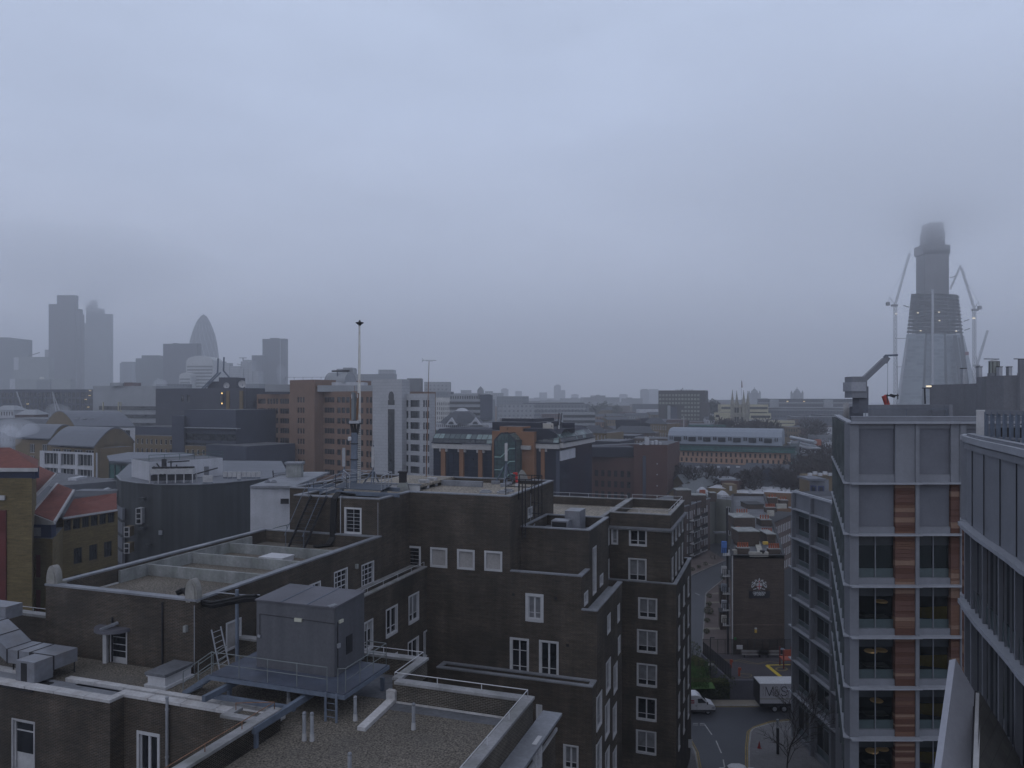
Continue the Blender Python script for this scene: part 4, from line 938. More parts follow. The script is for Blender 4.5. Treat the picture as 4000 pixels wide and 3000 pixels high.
for z0_,z1_ in ((30.96,34.27),(27.46,30.77),(22,27.29)):
    g=MB(); strip(g,main,z0_,z1_,-.1,.05,gls); o=g.build('window_band',CO)
    g=MB()
    for i in range(len(main)-1):
        for f_ in (0,.33,.66):
            a=Vector((*main[i],0)).lerp(Vector((*main[i+1],0)),f_); r_=.07 if f_==0 else .03; g.prism([(a.x-r_-.05,a.y-r_),(a.x+r_-.02,a.y-r_),(a.x+r_,a.y+r_),(a.x-r_,a.y+r_)],z0_,z1_,mg)
    g.build('mullion',o)
g=MB(); strip(g,main,31.0,31.7,-.04,.04,tealg); g.build('spandrel',CO)
rf=MB(); rf.face([Vector((*p,38.06)) for p in main]+[Vector((30,18.5,38.06)),Vector((30,36,38.06))],felt)
rf.face([Vector((*p,22)) for p in main]+[Vector((30,18.5,22)),Vector((30,36,22))],felt)
rf.prism([scp(3813,35.5),scp(3853,35.5),scp(3853,37),scp(3813,37)],38.1,P(0,1603,35.5).z,offwhite); rf.build('roof',CO)
m=MB(); q=[scp(3853,33.5),scp(3900,32.8),scp(3950,32.2),scp(4000,31.6),scp(4060,31)]
zt_=P(0,1610,33).z
for a,b in zip(q,q[1:]): m.beam(Vector((*a,zt_)),Vector((*b,zt_)),.12,.18,mg); m.beam(Vector((*a,zt_-1.1)),Vector((*b,zt_-1.1)),.1,.1,mg)
for i in range(9):
    k=i*.5; a=Vector((*q[int(min(k,3))],0)).lerp(Vector((*q[int(min(k,3))+1],0)),k-int(min(k,3))); m.box((a.x,a.y,38.1+(zt_-38.1)/2),(.12,.12,zt_-38.1),steel)
m.build('roof_screen_frame',CO)
# slanting white fin and stone base
m=MB(); Yn=25.5
def onpl(p0,n_,x,y):
    d=Vector(((x-2000)/F,1,-(y-HY)/F)); o=Vector((0,0,H)); return o+d*((p0-o).dot(n_)/d.dot(n_))
a=P(3733,2573,27.5); b=P(3675,3010,24.5); c=P(3795,3010,25.2); npl=(b-a).cross(c-a).normalized(); d=onpl(a,npl,3806,2700)
tk=npl*.25*(1 if npl.y>0 else -1); fm_=M('white metal fin',(.34,.35,.40),.55,.08,.5,.05)
m.hexa([q+tk for q in (b,c,d,a)],[b,c,d,a],fm_); m.build('white_fin',CO)
m=MB(); a=P(3812,2705,27.6); b=P(3800,3010,23.8); m.beam(a,b,.12,.12,steeld); m.beam(P(3822,2712,27.4),P(3812,3010,23.6),.16,.1,offwhite); m.build('fin_edge',CO)
m=MB(); stg=M('stone tile base',(.12,.118,.115),.7,.15,1,.1,brick=(.6,.4,.006,(.095,.095,.095),(.04,.04,.04)))
p=[P(3826,2700,27.2),P(3905,2825,27.0),P(4010,3010,26.0),P(3818,3010,23.6)]; m.hexa([q+Vector((.3,.5,-.2)) for q in p[::-1]],p[::-1],stg); m.build('stone_base',CO)
# ================================================================ streets
def gp(x,y,z=0): return PZ(x,y,z)
def sheet(name,pts,z,mat,th=0,kind='structure',label=None,cat=None):
    m=MB(); p=[gp(x,y,z) for x,y in pts]
    ar=sum(a.x*b.y-b.x*a.y for a,b in zip(p,p[1:]+p[:1]))
    if ar<0: p=p[::-1]
    if th: m.prism([(q.x,q.y) for q in p],z-th,z,mat)
    else: m.face(p,mat)
    if kind: return tag(m.build(name),kind=kind)
    return one(m,name,label,cat)
road=M('wet road',(.052,.056,.068),.55,.22,.12,.1,3,spec=.4)
pave=M('paving slabs',(.17,.165,.175),.85,.15,.3,.12,4,brick=(.9,.6,.012,(.15,.148,.155),(.09,.09,.095)),tint=((.1,.1,.1),.4,.4))
pink=M('pinkish paving',(.13,.105,.10),.9,.2,.3,.1)
palem=M('pale path',(.22,.2,.17),.9,.15,.5)
kerbm=M('kerb stone',(.27,.27,.27),.9,.2,1)
sheet('road',[(2560,3200),(3400,3200),(3400,2757),(2560,2757)],.004,road)
sheet('street',[(2640,2757),(2742,2600),(2744,2500),(2757,2318),(2845,2245),(2845,2160),(2690,2250),(2600,2400)],.008,road)
sheet('pavement',[(2928,3200),(2926,2920),(2932,2862),(2940,2850),(2953,2844),(3015,2826),(3087,2819),(3300,2815),(3400,3200)],.13,pave,.13)
sheet('pavement',[(2500,2840),(2660,2850),(2686,2884),(2715,2938),(2728,3010),(2735,3200),(2500,3200)],.13,pave,.13)
sheet('pavement',[(2600,2757),(3400,2757),(3400,2734),(2600,2734)],.13,palem,.13)
sheet('forecourt',[(2742,2560),(2745,2500),(2758,2318),(2845,2247),(2870,2300),(2870,2560)],.1,pink,.1)
sheet('forecourt',[(2690,2253),(2835,2188),(2770,2150),(2680,2180)],.1,pink,.1)
m=MB()
def kerb(pts,z=.16,w_=.18):
    for a,b in zip(pts,pts[1:]): m.beam(gp(*a,.07)+Vector((0,0,0)),gp(*b,.07),w_,.15,kerbm)
kerb([(2928,3200),(2926,2920),(2932,2862),(2940,2850),(2953,2844),(3015,2826),(3087,2819),(3300,2815)]); kerb([(2660,2850),(2686,2884),(2715,2938),(2728,3010),(2735,3200)]); kerb([(2600,2757),(3400,2757)]); kerb([(2744,2545),(2745,2500),(2758,2318)]); kerb([(2690,2253),(2835,2188)]); kerb([(2758,2318),(2845,2247)])
tag(m.build('kerb'),kind='structure')
def strip2(pts,wd,z,mat,name='road_marking'):
    m=MB(); q=[gp(x,y,z) for x,y in pts]
    for a,b in zip(q,q[1:]):
        d=(b-a).normalized(); n_=Vector((-d.y,d.x,0))*wd/2; f_=[a-n_,b-n_,b+n_,a+n_]; m.face(f_,mat)
    # face up
    return m
ylw=M('yellow road paint',(.3,.22,.07),.8,.3,2); wht=M('white road paint',(.42,.42,.42),.8,.3,2)
def mark(pts,wd,mat,z=.012): tag(strip2(pts,wd,z,mat).build('road_marking'),kind='structure')
for off in (0,7):
    mark([(2921-off,3200),(2919-off,2920),(2926-off,2858),(2950-off,2839),(3013,2820-off*.5),(3090,2813-off*.5)],.1,ylw)
    mark([(2691+off,2884),(2720+off,2938),(2734+off,3010)],.1,ylw)
for a,b in (((2753,2830),(2781,2870)),((2797,2893),(2818,2942)),((2825,2967),(2833,3010))): mark([a,b],.14,wht)
for y in (2826,2832):
    for x0_,x1_ in ((2690,2697),(2706,2726),(2734,2753)): mark([(x0_,y),(x1_,y)],.12,wht)
mark([(2715,2316),(2733,2325)],.2,wht); mark([(2790,2761.5),(2960,2761.5)],.1,ylw)
for pts in ([(2760,2354),(2812,2352)],[(2752,2455),(2812,2455)],[(2784,2320),(2811,2316)],[(2747,2200),(2785,2207)]):
    tag(strip2(pts,1.1,.108,palem).build('path'),kind='structure')
# ---------------------------------------------------------------- playground
zpg=2.5
tar=M('playground tarmac',(.05,.044,.052),.9,.2,.3,.1)
sheet('playground',[(2857,2656.5),(3300,2656.5),(3300,2556),(2746,2556)],zpg,tar)
yl2=M('yellow playground paint',(.48,.36,.04),.8,.2,2)
m=MB()
def gline(pts,wd):
    q=[gp(x,y,zpg+.01) for x,y in pts]
    for a,b in zip(q,q[1:]):
        d=(b-a).normalized(); n_=Vector((-d.y,d.x,0))*wd/2; m.face([a-n_,b-n_,b+n_,a+n_],yl2)
gline([(3060,2652),(2996,2599)],.55); gline([(2994,2598),(3110,2596)],.35)
tag(m.build('playground_marking'),kind='structure')
m=MB(); yl3=M('faint yellow paint',(.2,.16,.06),.8); 
def gl2(pts,wd):
    q=[gp(x,y,zpg+.011) for x,y in pts]
    for a,b in zip(q,q[1:]):
        d=(b-a).normalized(); n_=Vector((-d.y,d.x,0))*wd/2; m.face([a-n_,b-n_,b+n_,a+n_],yl3)
gl2([(2826,2578),(2830,2575),(2870,2580),(2890,2577),(2930,2586),(2960,2592),(3000,2583),(3040,2589),(3075,2580)],.1); gl2([(2826,2578),(2850,2583),(2880,2582),(2930,2592),(2965,2594),(3000,2588)],.1)
gl2([(2885,2630)]+[(2912+25*math.cos(t*.5),2638+8*math.sin(t*.5)) for t in range(14)],.08); gl2([(3053+22*math.cos(t*.5),2613+7*math.sin(t*.5)) for t in range(14)],.25)
tag(m.build('playground_marking'),kind='structure')
m=MB(); wallc=M('painted block wall',(.10,.10,.125),.8,.15,.4); a,b=gp(2857,2656,zpg),gp(3300,2656,zpg); m.prism([(a.x,a.y-.25),(b.x,b.y-.25),(b.x,b.y-.01),(a.x,a.y-.01)],0,zpg+.05,wallc)
a2=gp(2746,2556,zpg); m.prism([(a.x-.25,a.y-.25),(a.x-.01,a.y-.25),(a2.x-.01,a2.y),(a2.x-.25,a2.y)],0,zpg+.04,wallc); one(m,'retaining_wall','plain grey retaining wall holding up the playground behind the white lorry','wall')
m=MB(); 
def fence(pa_,pb_,h,n):
    for hh in (.12,h): m.tube(pa_+Vector((0,0,hh)),pb_+Vector((0,0,hh)),.03,steeld,4)
    for i in range(n+1):
        q=pa_.lerp(pb_,i/n); m.tube(q,q+Vector((0,0,h)),.018 if i%10 else .05,steeld,3,caps=False)
fence(gp(2746,2557,zpg),gp(2856,2655,zpg),1.9,110); one(m,'railing_fence','black railings running diagonally between the lawn and the playground','fence')
m=MB(); fence(gp(2746,2556,zpg),gp(3240,2556,zpg),2.2,170); one(m,'railing_fence','black railings along the foot of the brick gable wall with the crest','fence')
grs=M('lawn',(.045,.10,.02),.95,.35,.5,.3,8)
zl=2.2; sheet('lawn',[(2640,2690),(2795,2690),(2770,2640),(2730,2570),(2640,2570)],zl,grs)
# grass blades as ground cover
m=MB()
for i in range(5200):
    a=gp(R.uniform(2684,2770),R.uniform(2580,2688),zl); 
    if a.x>gp(2735,2575,zl).x+ (112-a.y)*.35+1: continue
    t_=R.uniform(0,6.28); h=R.uniform(.05,.16); m.face([a+Vector((.05*math.cos(t_),.05*math.sin(t_),0)),a-Vector((.05*math.cos(t_),.05*math.sin(t_),0)),a+Vector((R.uniform(-.04,.04),R.uniform(-.04,.04),h))],grs)
one(m,'grass','short green grass on the raised lawn','grass',kind='stuff')
leafm=[M('hedge leaf dark',(.018,.03,.012),.9,.3,2),M('hedge leaf olive',(.05,.06,.018),.9,.3,2),M('hedge leaf pale',(.09,.09,.03),.9,.3,2)]
def leaves(m,c,rx,ry,rz,n,s,mats=leafm,w3=(.6,.3,.1)):
    for i in range(n):
        while True:
            p=Vector((R.uniform(-1,1),R.uniform(-1,1),R.uniform(-1,1)))
            if p.length<1: break
        p=p.normalized()*(p.length**.4); q=Vector(c)+Vector((p.x*rx,p.y*ry,p.z*rz)); a=Vector((R.gauss(0,1),R.gauss(0,1),R.gauss(0,1))).normalized()*s; b=a.orthogonal().normalized()*s*.6
        m.face([q-a,q+b,q+a,q-b],R.choices(mats,w3)[0])
# hedge in front of the lawn: a box of leaves
m=MB(); a=gp(2690,2735,0); b=gp(2857,2735,0)
m.prism([(a.x-6,a.y+.4),(b.x,b.y+.4),(b.x,b.y+1.6),(a.x-6,a.y+1.6)],0,2.0,leafm[0])
for i in range(9000):
    x=R.uniform(a.x-4,b.x); f_=R.random(); 
    if f_<.5: q=Vector((x,a.y+.4-R.uniform(0,.2),R.uniform(.1,2.1)))
    else: q=Vector((x,a.y+R.uniform(.3,1.8),2.0+R.uniform(0,.35)))
    aa=Vector((R.gauss(0,1),R.gauss(0,1),R.gauss(0,1))).normalized()*.09; bb=aa.orthogonal().normalized()*.06
    m.face([q-aa,q+bb,q+aa,q-bb],R.choices(leafm,(.75,.2,.05) if f_<.5 else (.3,.5,.2))[0])
one(m,'hedge','clipped dark hedge along the pavement behind the white van','hedge')
def bush(x,y,z,r,label,mats=leafm,w3=(.5,.35,.15),n=500):
    m=MB(); q=gp(x,y,z); leaves(m,q+Vector((0,0,r*.7)),r,r*.9,r*.8,n,.09,mats,w3); 
    for k in range(4): m.tube(q,q+Vector((R.uniform(-.4,.4)*r,R.uniform(-.4,.4)*r,r)),.03,steeld,4)
    one(m,'shrub',label,'shrub')
bush(2704,2563,zl,1.4,'dark rounded shrub at the far corner of the lawn by the street end'); bush(2731,2601,zl,.8,'small yellowish shrub on the lawn beside the diagonal railings',w3=(.1,.3,.6)); bush(2762,2640,zl,1.5,'loose dark shrub between the lawn and the diagonal railings'); bush(2716,2585,zl,.6,'small grey green shrub on the lawn edge',w3=(.3,.2,.5)); bush(2840,2690,1.2,1.3,'shrub at the end of the hedge by the retaining wall')
bush(2768,2420-22,.1,.9,'bushiest of the planted shrubs in the forecourt before the crest block',n=400)
for x,y,lb in ((2705,2229,'pots one nearest the white railed wing'),(2730,2220,'second along, by the upper kerb of the bending street'),(2756,2208,'third along, by the upper kerb of the bending street'),(2792,2186,'largest, at the far end of the bending street'),(2770,2334,'first beyond the bend of the street'),(2769,2366,'just past the pale path crossing the forecourt'),(2762,2431,'just before the lower pale path crossing the forecourt'),(2760,2474,'last before the playground railings'),(2824,2262,'by the wall of balconies at the street bend')):
    bush(x,y,.1,.55 if x!=2792 else 1.2,'low planted shrub, '+lb,n=160)
def bench(x,y,lb):
    q=gp(x,y,zpg); t=thing('bench',tuple(q),lb,'bench')
    m=MB(); m.box((q.x,q.y,zpg+.45),(4.0,.45,.07),M('bench timber',(.16,.15,.15),.8)); m.build('seat',t)
    m=MB(); m.box((q.x,q.y+.25,zpg+.8),(4.0,.06,.35),MATS['bench timber']); m.build('backrest',t)
    for dx in (-1.7,1.7):
        m=MB(); m.box((q.x+dx,q.y,zpg+.21),(.1,.4,.42),steeld); m.build('leg',t)
bench(2953,2568,'grey bench in the playground nearer the white notice'); bench(3013,2568,'darker bench in the playground nearer the grey office corner')
for x,y,lb in ((2855,2608,'low orange playground post farther from the lorry'),(2887,2640,'low orange playground post nearer the lorry')):
    q=gp(x,y,zpg); m=MB(); m.box((q.x,q.y,zpg+.55),(.25,.2,1.1),M('orange red paint',(.3,.06,.03),.6)); m.box((q.x+.1,q.y,zpg+.95),(.3,.35,.3),MATS['orange red paint']); one(m,'play_post',lb,'post')
q=gp(3078,2612,zpg); t=thing('climbing_structure',tuple(q),'orange and red climbing frame at the playground edge beside the office corner','climbing frame')
for dx in (-.6,1.0):
    for dy in (0,1.5):
        m=MB(); m.tube(q+Vector((dx,dy,0)),q+Vector((dx,dy,2.6)),.09,M('dark red post',(.12,.02,.02),.6),6); m.build('post',t)
m=MB(); m.box((q.x+.2,q.y+.75,zpg+1.2),(1.8,1.7,.12),MATS['orange red paint']); m.box((q.x+.2,q.y,zpg+2.2),(1.8,.08,.9),MATS['orange red paint']); m.build('panel',t)
q=gp(3056,2566,zpg); m=MB(); m.tube(q,q+Vector((0,0,1.1)),.35,steeld,10); m.tube(q+Vector((0,0,1.1)),q+Vector((0,0,1.25)),.38,steel,10,r2=.2); one(m,'litter_bin','black round litter bin against the playground railings','bin')
q=gp(2774,2680,0); t=thing('street_sign',tuple(q),'small pale plate on a short dark post at the back of the hedge','sign'); m=MB(); m.tube(q,q+Vector((0,0,3.0)),.05,steeld,6); m.build('post',t); m=MB(); m.box((q.x+.1,q.y,3.0),(.75,.05,.3),offwhite); m.build('plate',t)
q=gp(2775,2640,zl); t=thing('lamp_post',tuple(q),'tall dark lamp post standing between the lawn and the playground','lamp post'); m=MB(); m.tube(q,q+Vector((0,0,5.2)),.07,steeld,6); m.build('post',t); m=MB(); m.box((q.x+.25,q.y,q.z+5.2),(.6,.25,.12),steeld); m.build('lamp_head',t)
# ---------------------------------------------------------------- van
vw=M('van white paint',(.55,.56,.6),.3,.06,.5,spec=.5); tyre=M('tyre rubber',(.012,.012,.014),.8); 
def wheel(par,c,r=.35,w_=.22):
    o=MB(); o.tube(c+Vector((0,-w_/2,0)),c+Vector((0,w_/2,0)),r,tyre,18); w1=o.build('wheel',par,loc=c)
    o=MB(); o.tube(c+Vector((0,-w_/2-.012,0)),c+Vector((0,-w_/2+.02,0)),r*.58,galv,14); o.build('rim',w1,loc=c)
Yv=97.0; nose=P(2795,2770,Yv).x
t=thing('parked_van',(nose-2.7,Yv+.9,0),'white high roofed van with a red side sign, half hidden by brickwork','van')
def side(pts,y0,y1,mat,nm,par=None):
    m=MB(); b=[Vector((nose+x,y0,z)) for x,z in pts]; tt=[Vector((nose+x,y1,z)) for x,z in pts]; m.hexa(b[::-1],tt[::-1],mat); return m.build(nm,par if par is not None else t)
prof=[(-5.4,.45),(-.25,.42),(-.02,.6),(0,.95),(-.12,1.15),(-.95,1.42),(-1.75,2.2),(-2.15,2.46),(-5.3,2.5),(-5.45,2.3)]
# rounded body: three slices across for a narrower roof
m=MB()
yw=[(0,0,.0),(.12,1,.0),(1.83,1,.0),(1.95,0,.0)]
def ringp(y,s): return [Vector((nose+x,y,z if z<1.6 else 1.6+(z-1.6)*(.93 if not s else 1))) for x,z in prof]
rs=[ringp(Yv,0),ringp(Yv+.14,1),ringp(Yv+1.8,1),ringp(Yv+1.95,0)]
for a_,b_ in zip(rs,rs[1:]):
    for i in range(len(prof)):
        j=(i+1)%len(prof); m.face([a_[i],b_[i],b_[j],a_[j]],vw)
m.face(rs[0],vw); m.face(rs[-1][::-1],vw); m.build('body',t)
side([(-1.12,1.48),(-2.2,1.48),(-2.25,2.02),(-1.72,2.05)],Yv-.012,Yv+.01,gls,'side_window')
m=MB(); m.face([Vector((nose-.98,Yv+.2,1.47)),Vector((nose-.98,Yv+1.75,1.47)),Vector((nose-1.7,Yv+1.7,2.17)),Vector((nose-1.7,Yv+.25,2.17))],gls); o=m.build('windscreen',t); o.location+=Vector((.02,0,.02))
for x in (-.95,-4.3): wheel(t,Vector((nose+x,Yv+.12,.36)))
for x in (-.95,-4.3): wheel(t,Vector((nose+x,Yv+1.83,.36)))
side([(-5.45,.38),(-.05,.38),(-.0,.62),(-5.45,.62)],Yv-.02,Yv+.0,M('grey van trim',(.05,.05,.055),.6),'sill_trim'); side([(-2.35,.65),(-2.33,.65),(-2.33,1.95),(-2.35,1.95)],Yv-.014,Yv,MATS['grey van trim'],'door_seam'); side([(-2.5,1.05),(-2.42,1.05),(-2.42,1.2),(-2.5,1.2)],Yv-.03,Yv,MATS['grey van trim'],'door_handle')
m=MB(); m.box((nose-1.05,Yv-.15,1.5),(.12,.2,.28),MATS['grey van trim']); m.build('mirror',t)
side([(-.12,.75),(-.5,.78),(-.45,1.0),(-.1,.98)],Yv-.015,Yv,galv,'headlight')
sg=side([(-3.55,1.42),(-2.68,1.42),(-2.68,1.86),(-3.55,1.86)],Yv-.02,Yv-.004,M('red sign panel',(.3,.02,.03),.5),'side_sign')
text('invited',.27,white,sg,(nose-3.115,Yv-.025,1.65),(rad(90),0,0),bold=.004)
# ---------------------------------------------------------------- lorry
Yl=97.5; xl=P(2969,0,Yl).x; xe=xl+9.5
zt_=P(0,2672,Yl).z; zb_=P(0,2748,Yl).z
t=thing('lorry',((xl+xe)/2,Yl+1.2,0),'white box lorry lettered M&S on its side, partly hidden by the grey office','lorry')
lw=M('lorry white panel',(.5,.5,.55),.45,.08,.4,.04)
m=MB(); m.prism([(xl,Yl),(xe,Yl),(xe,Yl+2.5),(xl,Yl+2.5)],zb_,zt_,lw); m.build('box_body',t)
m=MB(); m.prism([(xl-.02,Yl-.02),(xe,Yl-.02),(xe,Yl+2.52),(xl-.02,Yl+2.52)],zt_,zt_+.06,white); m.build('roof',t)
m=MB(); m.prism([(xl-.08,Yl+.05),(xl-.002,Yl+.05),(xl-.002,Yl+2.45),(xl-.08,Yl+2.45)],zb_+.05,zt_-.05,steeld); m.build('rear_door',t)
zz=zb_+.55; m=MB(); m.prism([(xl,Yl-.012),(xe,Yl-.012),(xe,Yl-.002),(xl,Yl-.002)],zz,zz+.07,M('olive stripe',(.2,.2,.08),.6)); m.build('stripe',t)
m=MB(); m.prism([(xl+.1,Yl+.2),(xe,Yl+.2),(xe,Yl+2.3),(xl+.1,Yl+2.3)],.75,zb_-.01,steeld); m.prism([(xl+4,Yl),(xe-1.5,Yl),(xe-1.5,Yl+.06),(xl+4,Yl+.06)],.5,.65,galv); m.prism([(xl+4,Yl),(xe-1.5,Yl),(xe-1.5,Yl+.06),(xl+4,Yl+.06)],.8,.9,galv); m.build('chassis',t)
for x in (xl+1.9,xl+3.1):
    wheel(t,Vector((x,Yl+.25,.48)),.47,.3); wheel(t,Vector((x,Yl+2.2,.48)),.47,.3)
gm=M('lettering grey',(.025,.025,.035),.6); zc=(zz+zt_)/2+.05
def logo(fn,name='lettering'):
    m=MB(); fn(m); return m.build(name,t)
def st(m,pts,r=.018): 
    for a,b in zip(pts,pts[1:]): m.beam(Vector((a[0],Yl-.02,a[1])),Vector((b[0],Yl-.02,b[1])),.02,r*2,gm)
hl=.58; x0_=xl+.68
logo(lambda m: st(m,[(x0_,zc-hl),(x0_+.04,zc+hl),(x0_+.5,zc-hl),(x0_+.98,zc+hl),(x0_+1.0,zc-hl)],.05))
gm2=gm; gm=M('lettering pale',(.16,.15,.14),.6)
amp=[(.62,-.45),(.1,.3),(.12,.5),(.28,.58),(.42,.48),(.4,.25),(.05,-.12),(0,-.38),(.14,-.56),(.34,-.56),(.52,-.35),(.6,-.05)]
logo(lambda m: st(m,[(x0_+1.15+a,zc+b) for a,b in amp],.035)); gm=gm2
sc_=[(.72,.32),(.6,.52),(.38,.58),(.15,.5),(.06,.28),(.14,.08),(.4,-.02),(.68,-.16),(.74,-.36),(.62,-.54),(.36,-.6),(.1,-.5),(.0,-.32)]
logo(lambda m: st(m,[(x0_+1.98+a,zc+b) for a,b in sc_],.05))
m=MB()
for dx,dz in ((0,0),(.09,.05),(.06,-.08)): m.tube(Vector((x0_+2.72+dx,Yl-.025,zc+.05+dz)),Vector((x0_+2.72+dx,Yl-.005,zc+.05+dz)),.06,M('plum mark',(.12,.03,.07),.6),8)
m.build('emblem',t)
text('ONLY AT YOUR',.17,M('lettering pale',(.1,.1,.1)),t,(xl+.4,Yl-.02,zc),(rad(90),rad(-90),0),ext=.004)
# ---------------------------------------------------------------- car, cone, post, sign, bare tree
Yc_=80.5; q=gp(2862,3018,0)
t=thing('parked_car',tuple(q),'white car of which only the roof shows at the bottom edge of the picture','car')
cx,cy=q.x+.2,gp(0,3045,0).y
def loft(m,secs,mat):
    for a_,b_ in zip(secs,secs[1:]):
        n=len(a_)
        for i in range(n): j=(i+1)%n; m.face([a_[i],a_[j],b_[j],b_[i]],mat)
    m.face(secs[-1],mat); m.face(secs[0][::-1],mat)
def sec(z,x0,x1,hw,y): 
    c=.35; return [Vector((cx+a,y+b,z)) for a,b in ((x0+c,-hw),(x1-c,-hw),(x1,-hw+c),(x1,hw-c),(x1-c,hw),(x0+c,hw),(x0,hw-c),(x0,-hw+c))]
m=MB(); loft(m,[sec(.3,-2.1,2.1,.85,cy),sec(.55,-2.15,2.15,.88,cy),sec(.85,-2.1,2.1,.86,cy)],vw); m.build('body',t)
m=MB(); loft(m,[sec(.86,-1.6,1.3,.8,cy),sec(1.3,-1.1,.75,.66,cy)],gls); m.build('windows',t)
m=MB(); loft(m,[sec(1.3,-1.12,.78,.68,cy),sec(1.42,-.95,.6,.58,cy)],vw); m.build('roof',t)
for dx in (-1.35,1.35):
    for dy in (-.8,.8): wheel(t,Vector((cx+dx,cy+dy,.32)),.32,.2)
q=gp(2966,2922,.13); t=thing('traffic_cone',tuple(q),'small red traffic cone standing on the paved corner','traffic cone'); m=MB(); m.box((q.x,q.y,.15),(.42,.42,.05),M('cone red',(.25,.03,.03),.6)); m.build('base',t); m=MB(); m.lathe((q.x,q.y,.17),[(.17,0),(.12,.3),(.03,.72)],MATS['cone red'],10); m.build('cone',t)
q=gp(3038,2945,.13); t=thing('totem_post',tuple(q),'tall dark square post with a pale top on the paved corner','post'); zt2=P(0,2810,q.y).z
m=MB(); m.box((q.x,q.y,.13+(zt2-.13)*.38),(.24,.24,(zt2-.13)*.76),steeld); m.build('shaft',t); m=MB(); m.box((q.x,q.y,zt2*.88),(.24,.24,zt2*.24),galv); m.build('lamp_head',t)
q=gp(2698,2985,.13); t=thing('street_sign',tuple(q),'small white plate on a grey post on the pavement below the brick wing','sign'); m=MB(); m.tube(q,q+Vector((0,0,2.6)),.04,galv,6); m.build('post',t); m=MB(); m.box((q.x-.1,q.y-.05,2.4),(.5,.04,.9),white); m.build('plate',t)
barkm=M('bare bark',(.035,.03,.028),.9,.3,2)
def tree_mesh(seed,h,spread,levels=5,r0=.11,dens=3,mat=None,twig=1):
    rr=random.Random(seed); m=MB(); tr=MB()
    def grow(p,d,l,r,lv,mb):
        n=3; q=p
        for i in range(n):
            d2=(d+Vector((rr.gauss(0,.1),rr.gauss(0,.1),rr.gauss(0,.06)+.03))).normalized(); q2=q+d2*l/n; mb.tube(q,q2,r*(1-.2*i/n),mat or barkm,5 if lv<2 else 3,r2=r*(1-.2*(i+1)/n),caps=False)
            if lv>0 and lv<levels:
                for k in range(1 if rr.random()<.75 else 0): branch(q2,d2,l*.62,r*.5,lv)
            q=q2; d=d2
        if lv<levels:
            for k in range(dens): branch(q,d,l*.72,r*.62,lv)
    def branch(p,d,l,r,lv):
        a=Vector((rr.gauss(0,1),rr.gauss(0,1),rr.gauss(0,.5))).normalized(); d2=(d+a*spread).normalized(); grow(p,d2,l,max(r,.011*twig),lv+1,m)
    grow(Vector((0,0,0)),Vector((0,0,1)),h*.42,r0,0,tr)
    # side limbs from the upper trunk
    for k in range(5): branch(Vector((0,0,h*(.2+.045*k))),Vector((0,0,1)),h*.22,r0*.4,1)
    return tr,m
def tree(x,y,z,h,label,seed,spread=.7,Y=None,levels=4,group=None,r0=.11,name='bare_tree',twig=1,mat=None):
    q=gp(x,y,z) if Y is None else P(x,y,Y)
    t=thing(name,tuple(q),label,'tree',group)
    tr,m=tree_mesh(seed,h,spread,levels,r0,mat=mat,twig=twig)
    for mb_ in (tr,m):
        mb_.v=[v+q for v in mb_.v]
    tr.build('trunk',t); m.build('crown',t); return t
tree(3076,3050,.13,8.6,'slim leafless street tree on the paved corner in front of the grey office',3,.75,levels=4,r0=.09)
# ---------------------------------------------------------------- block with the crest
eb=M('estate brown brick',(.075,.052,.042),.9,.25,.3,.1,5,brick=(.225,.075,.008,(.05,.036,.03),(.09,.078,.07)),streak=.1)
eb2=M('estate red brown brick',(.10,.068,.058),.9,.25,.3,.1,5,brick=(.225,.075,.008,(.075,.05,.045),(.12,.1,.095)))
t=CB=thing('crest_block',tuple(P(2960,2556,112.8)),'brown brick flats with a blank gable wall carrying a white painted coat of arms','building')
Yg=113.2; ga=P(2857,2170,Yg); gb=P(3064,2170,Yg+.0); za=ga.z
dirx=.288; dpt=72
bk=lambda p,k: (p.x+dirx*k,p.y+k)
m=MB(); gfc=Face((ga.x,ga.y),(gb.x,gb.y)); wallf(m,gfc,0,za,[],eb,0)
lfc=Face(bk(ga,dpt),(ga.x,ga.y)); rfc=Face((gb.x,gb.y),bk(gb,dpt)); wallf(m,rfc,0,za,[],eb,0); wallf(m,lfc,0,za,[],eb,0)
m.face([Vector((*bk(ga,0),za-.4)),Vector((*bk(gb,0),za-.4)),Vector((*bk(gb,dpt),za-.4)),Vector((*bk(ga,dpt),za-.4))],felt); ring(m,[bk(ga,0),bk(gb,0),bk(gb,dpt),bk(ga,dpt)],.3,za-.45,za+.02,eb,out=.0); m.build('brick_wall',t)
m=MB(); ring(m,[bk(ga,0),bk(gb,0),bk(gb,dpt),bk(ga,dpt)],.32,za+.02,za+.1,steeld,out=.12)
m.prism([(ga.x,Yg-.05),(gb.x,Yg-.05),(gb.x,Yg-.002),(ga.x,Yg-.002)],P(0,2443,Yg).z,P(0,2438,Yg).z,eb2); m.build('gutter',t)
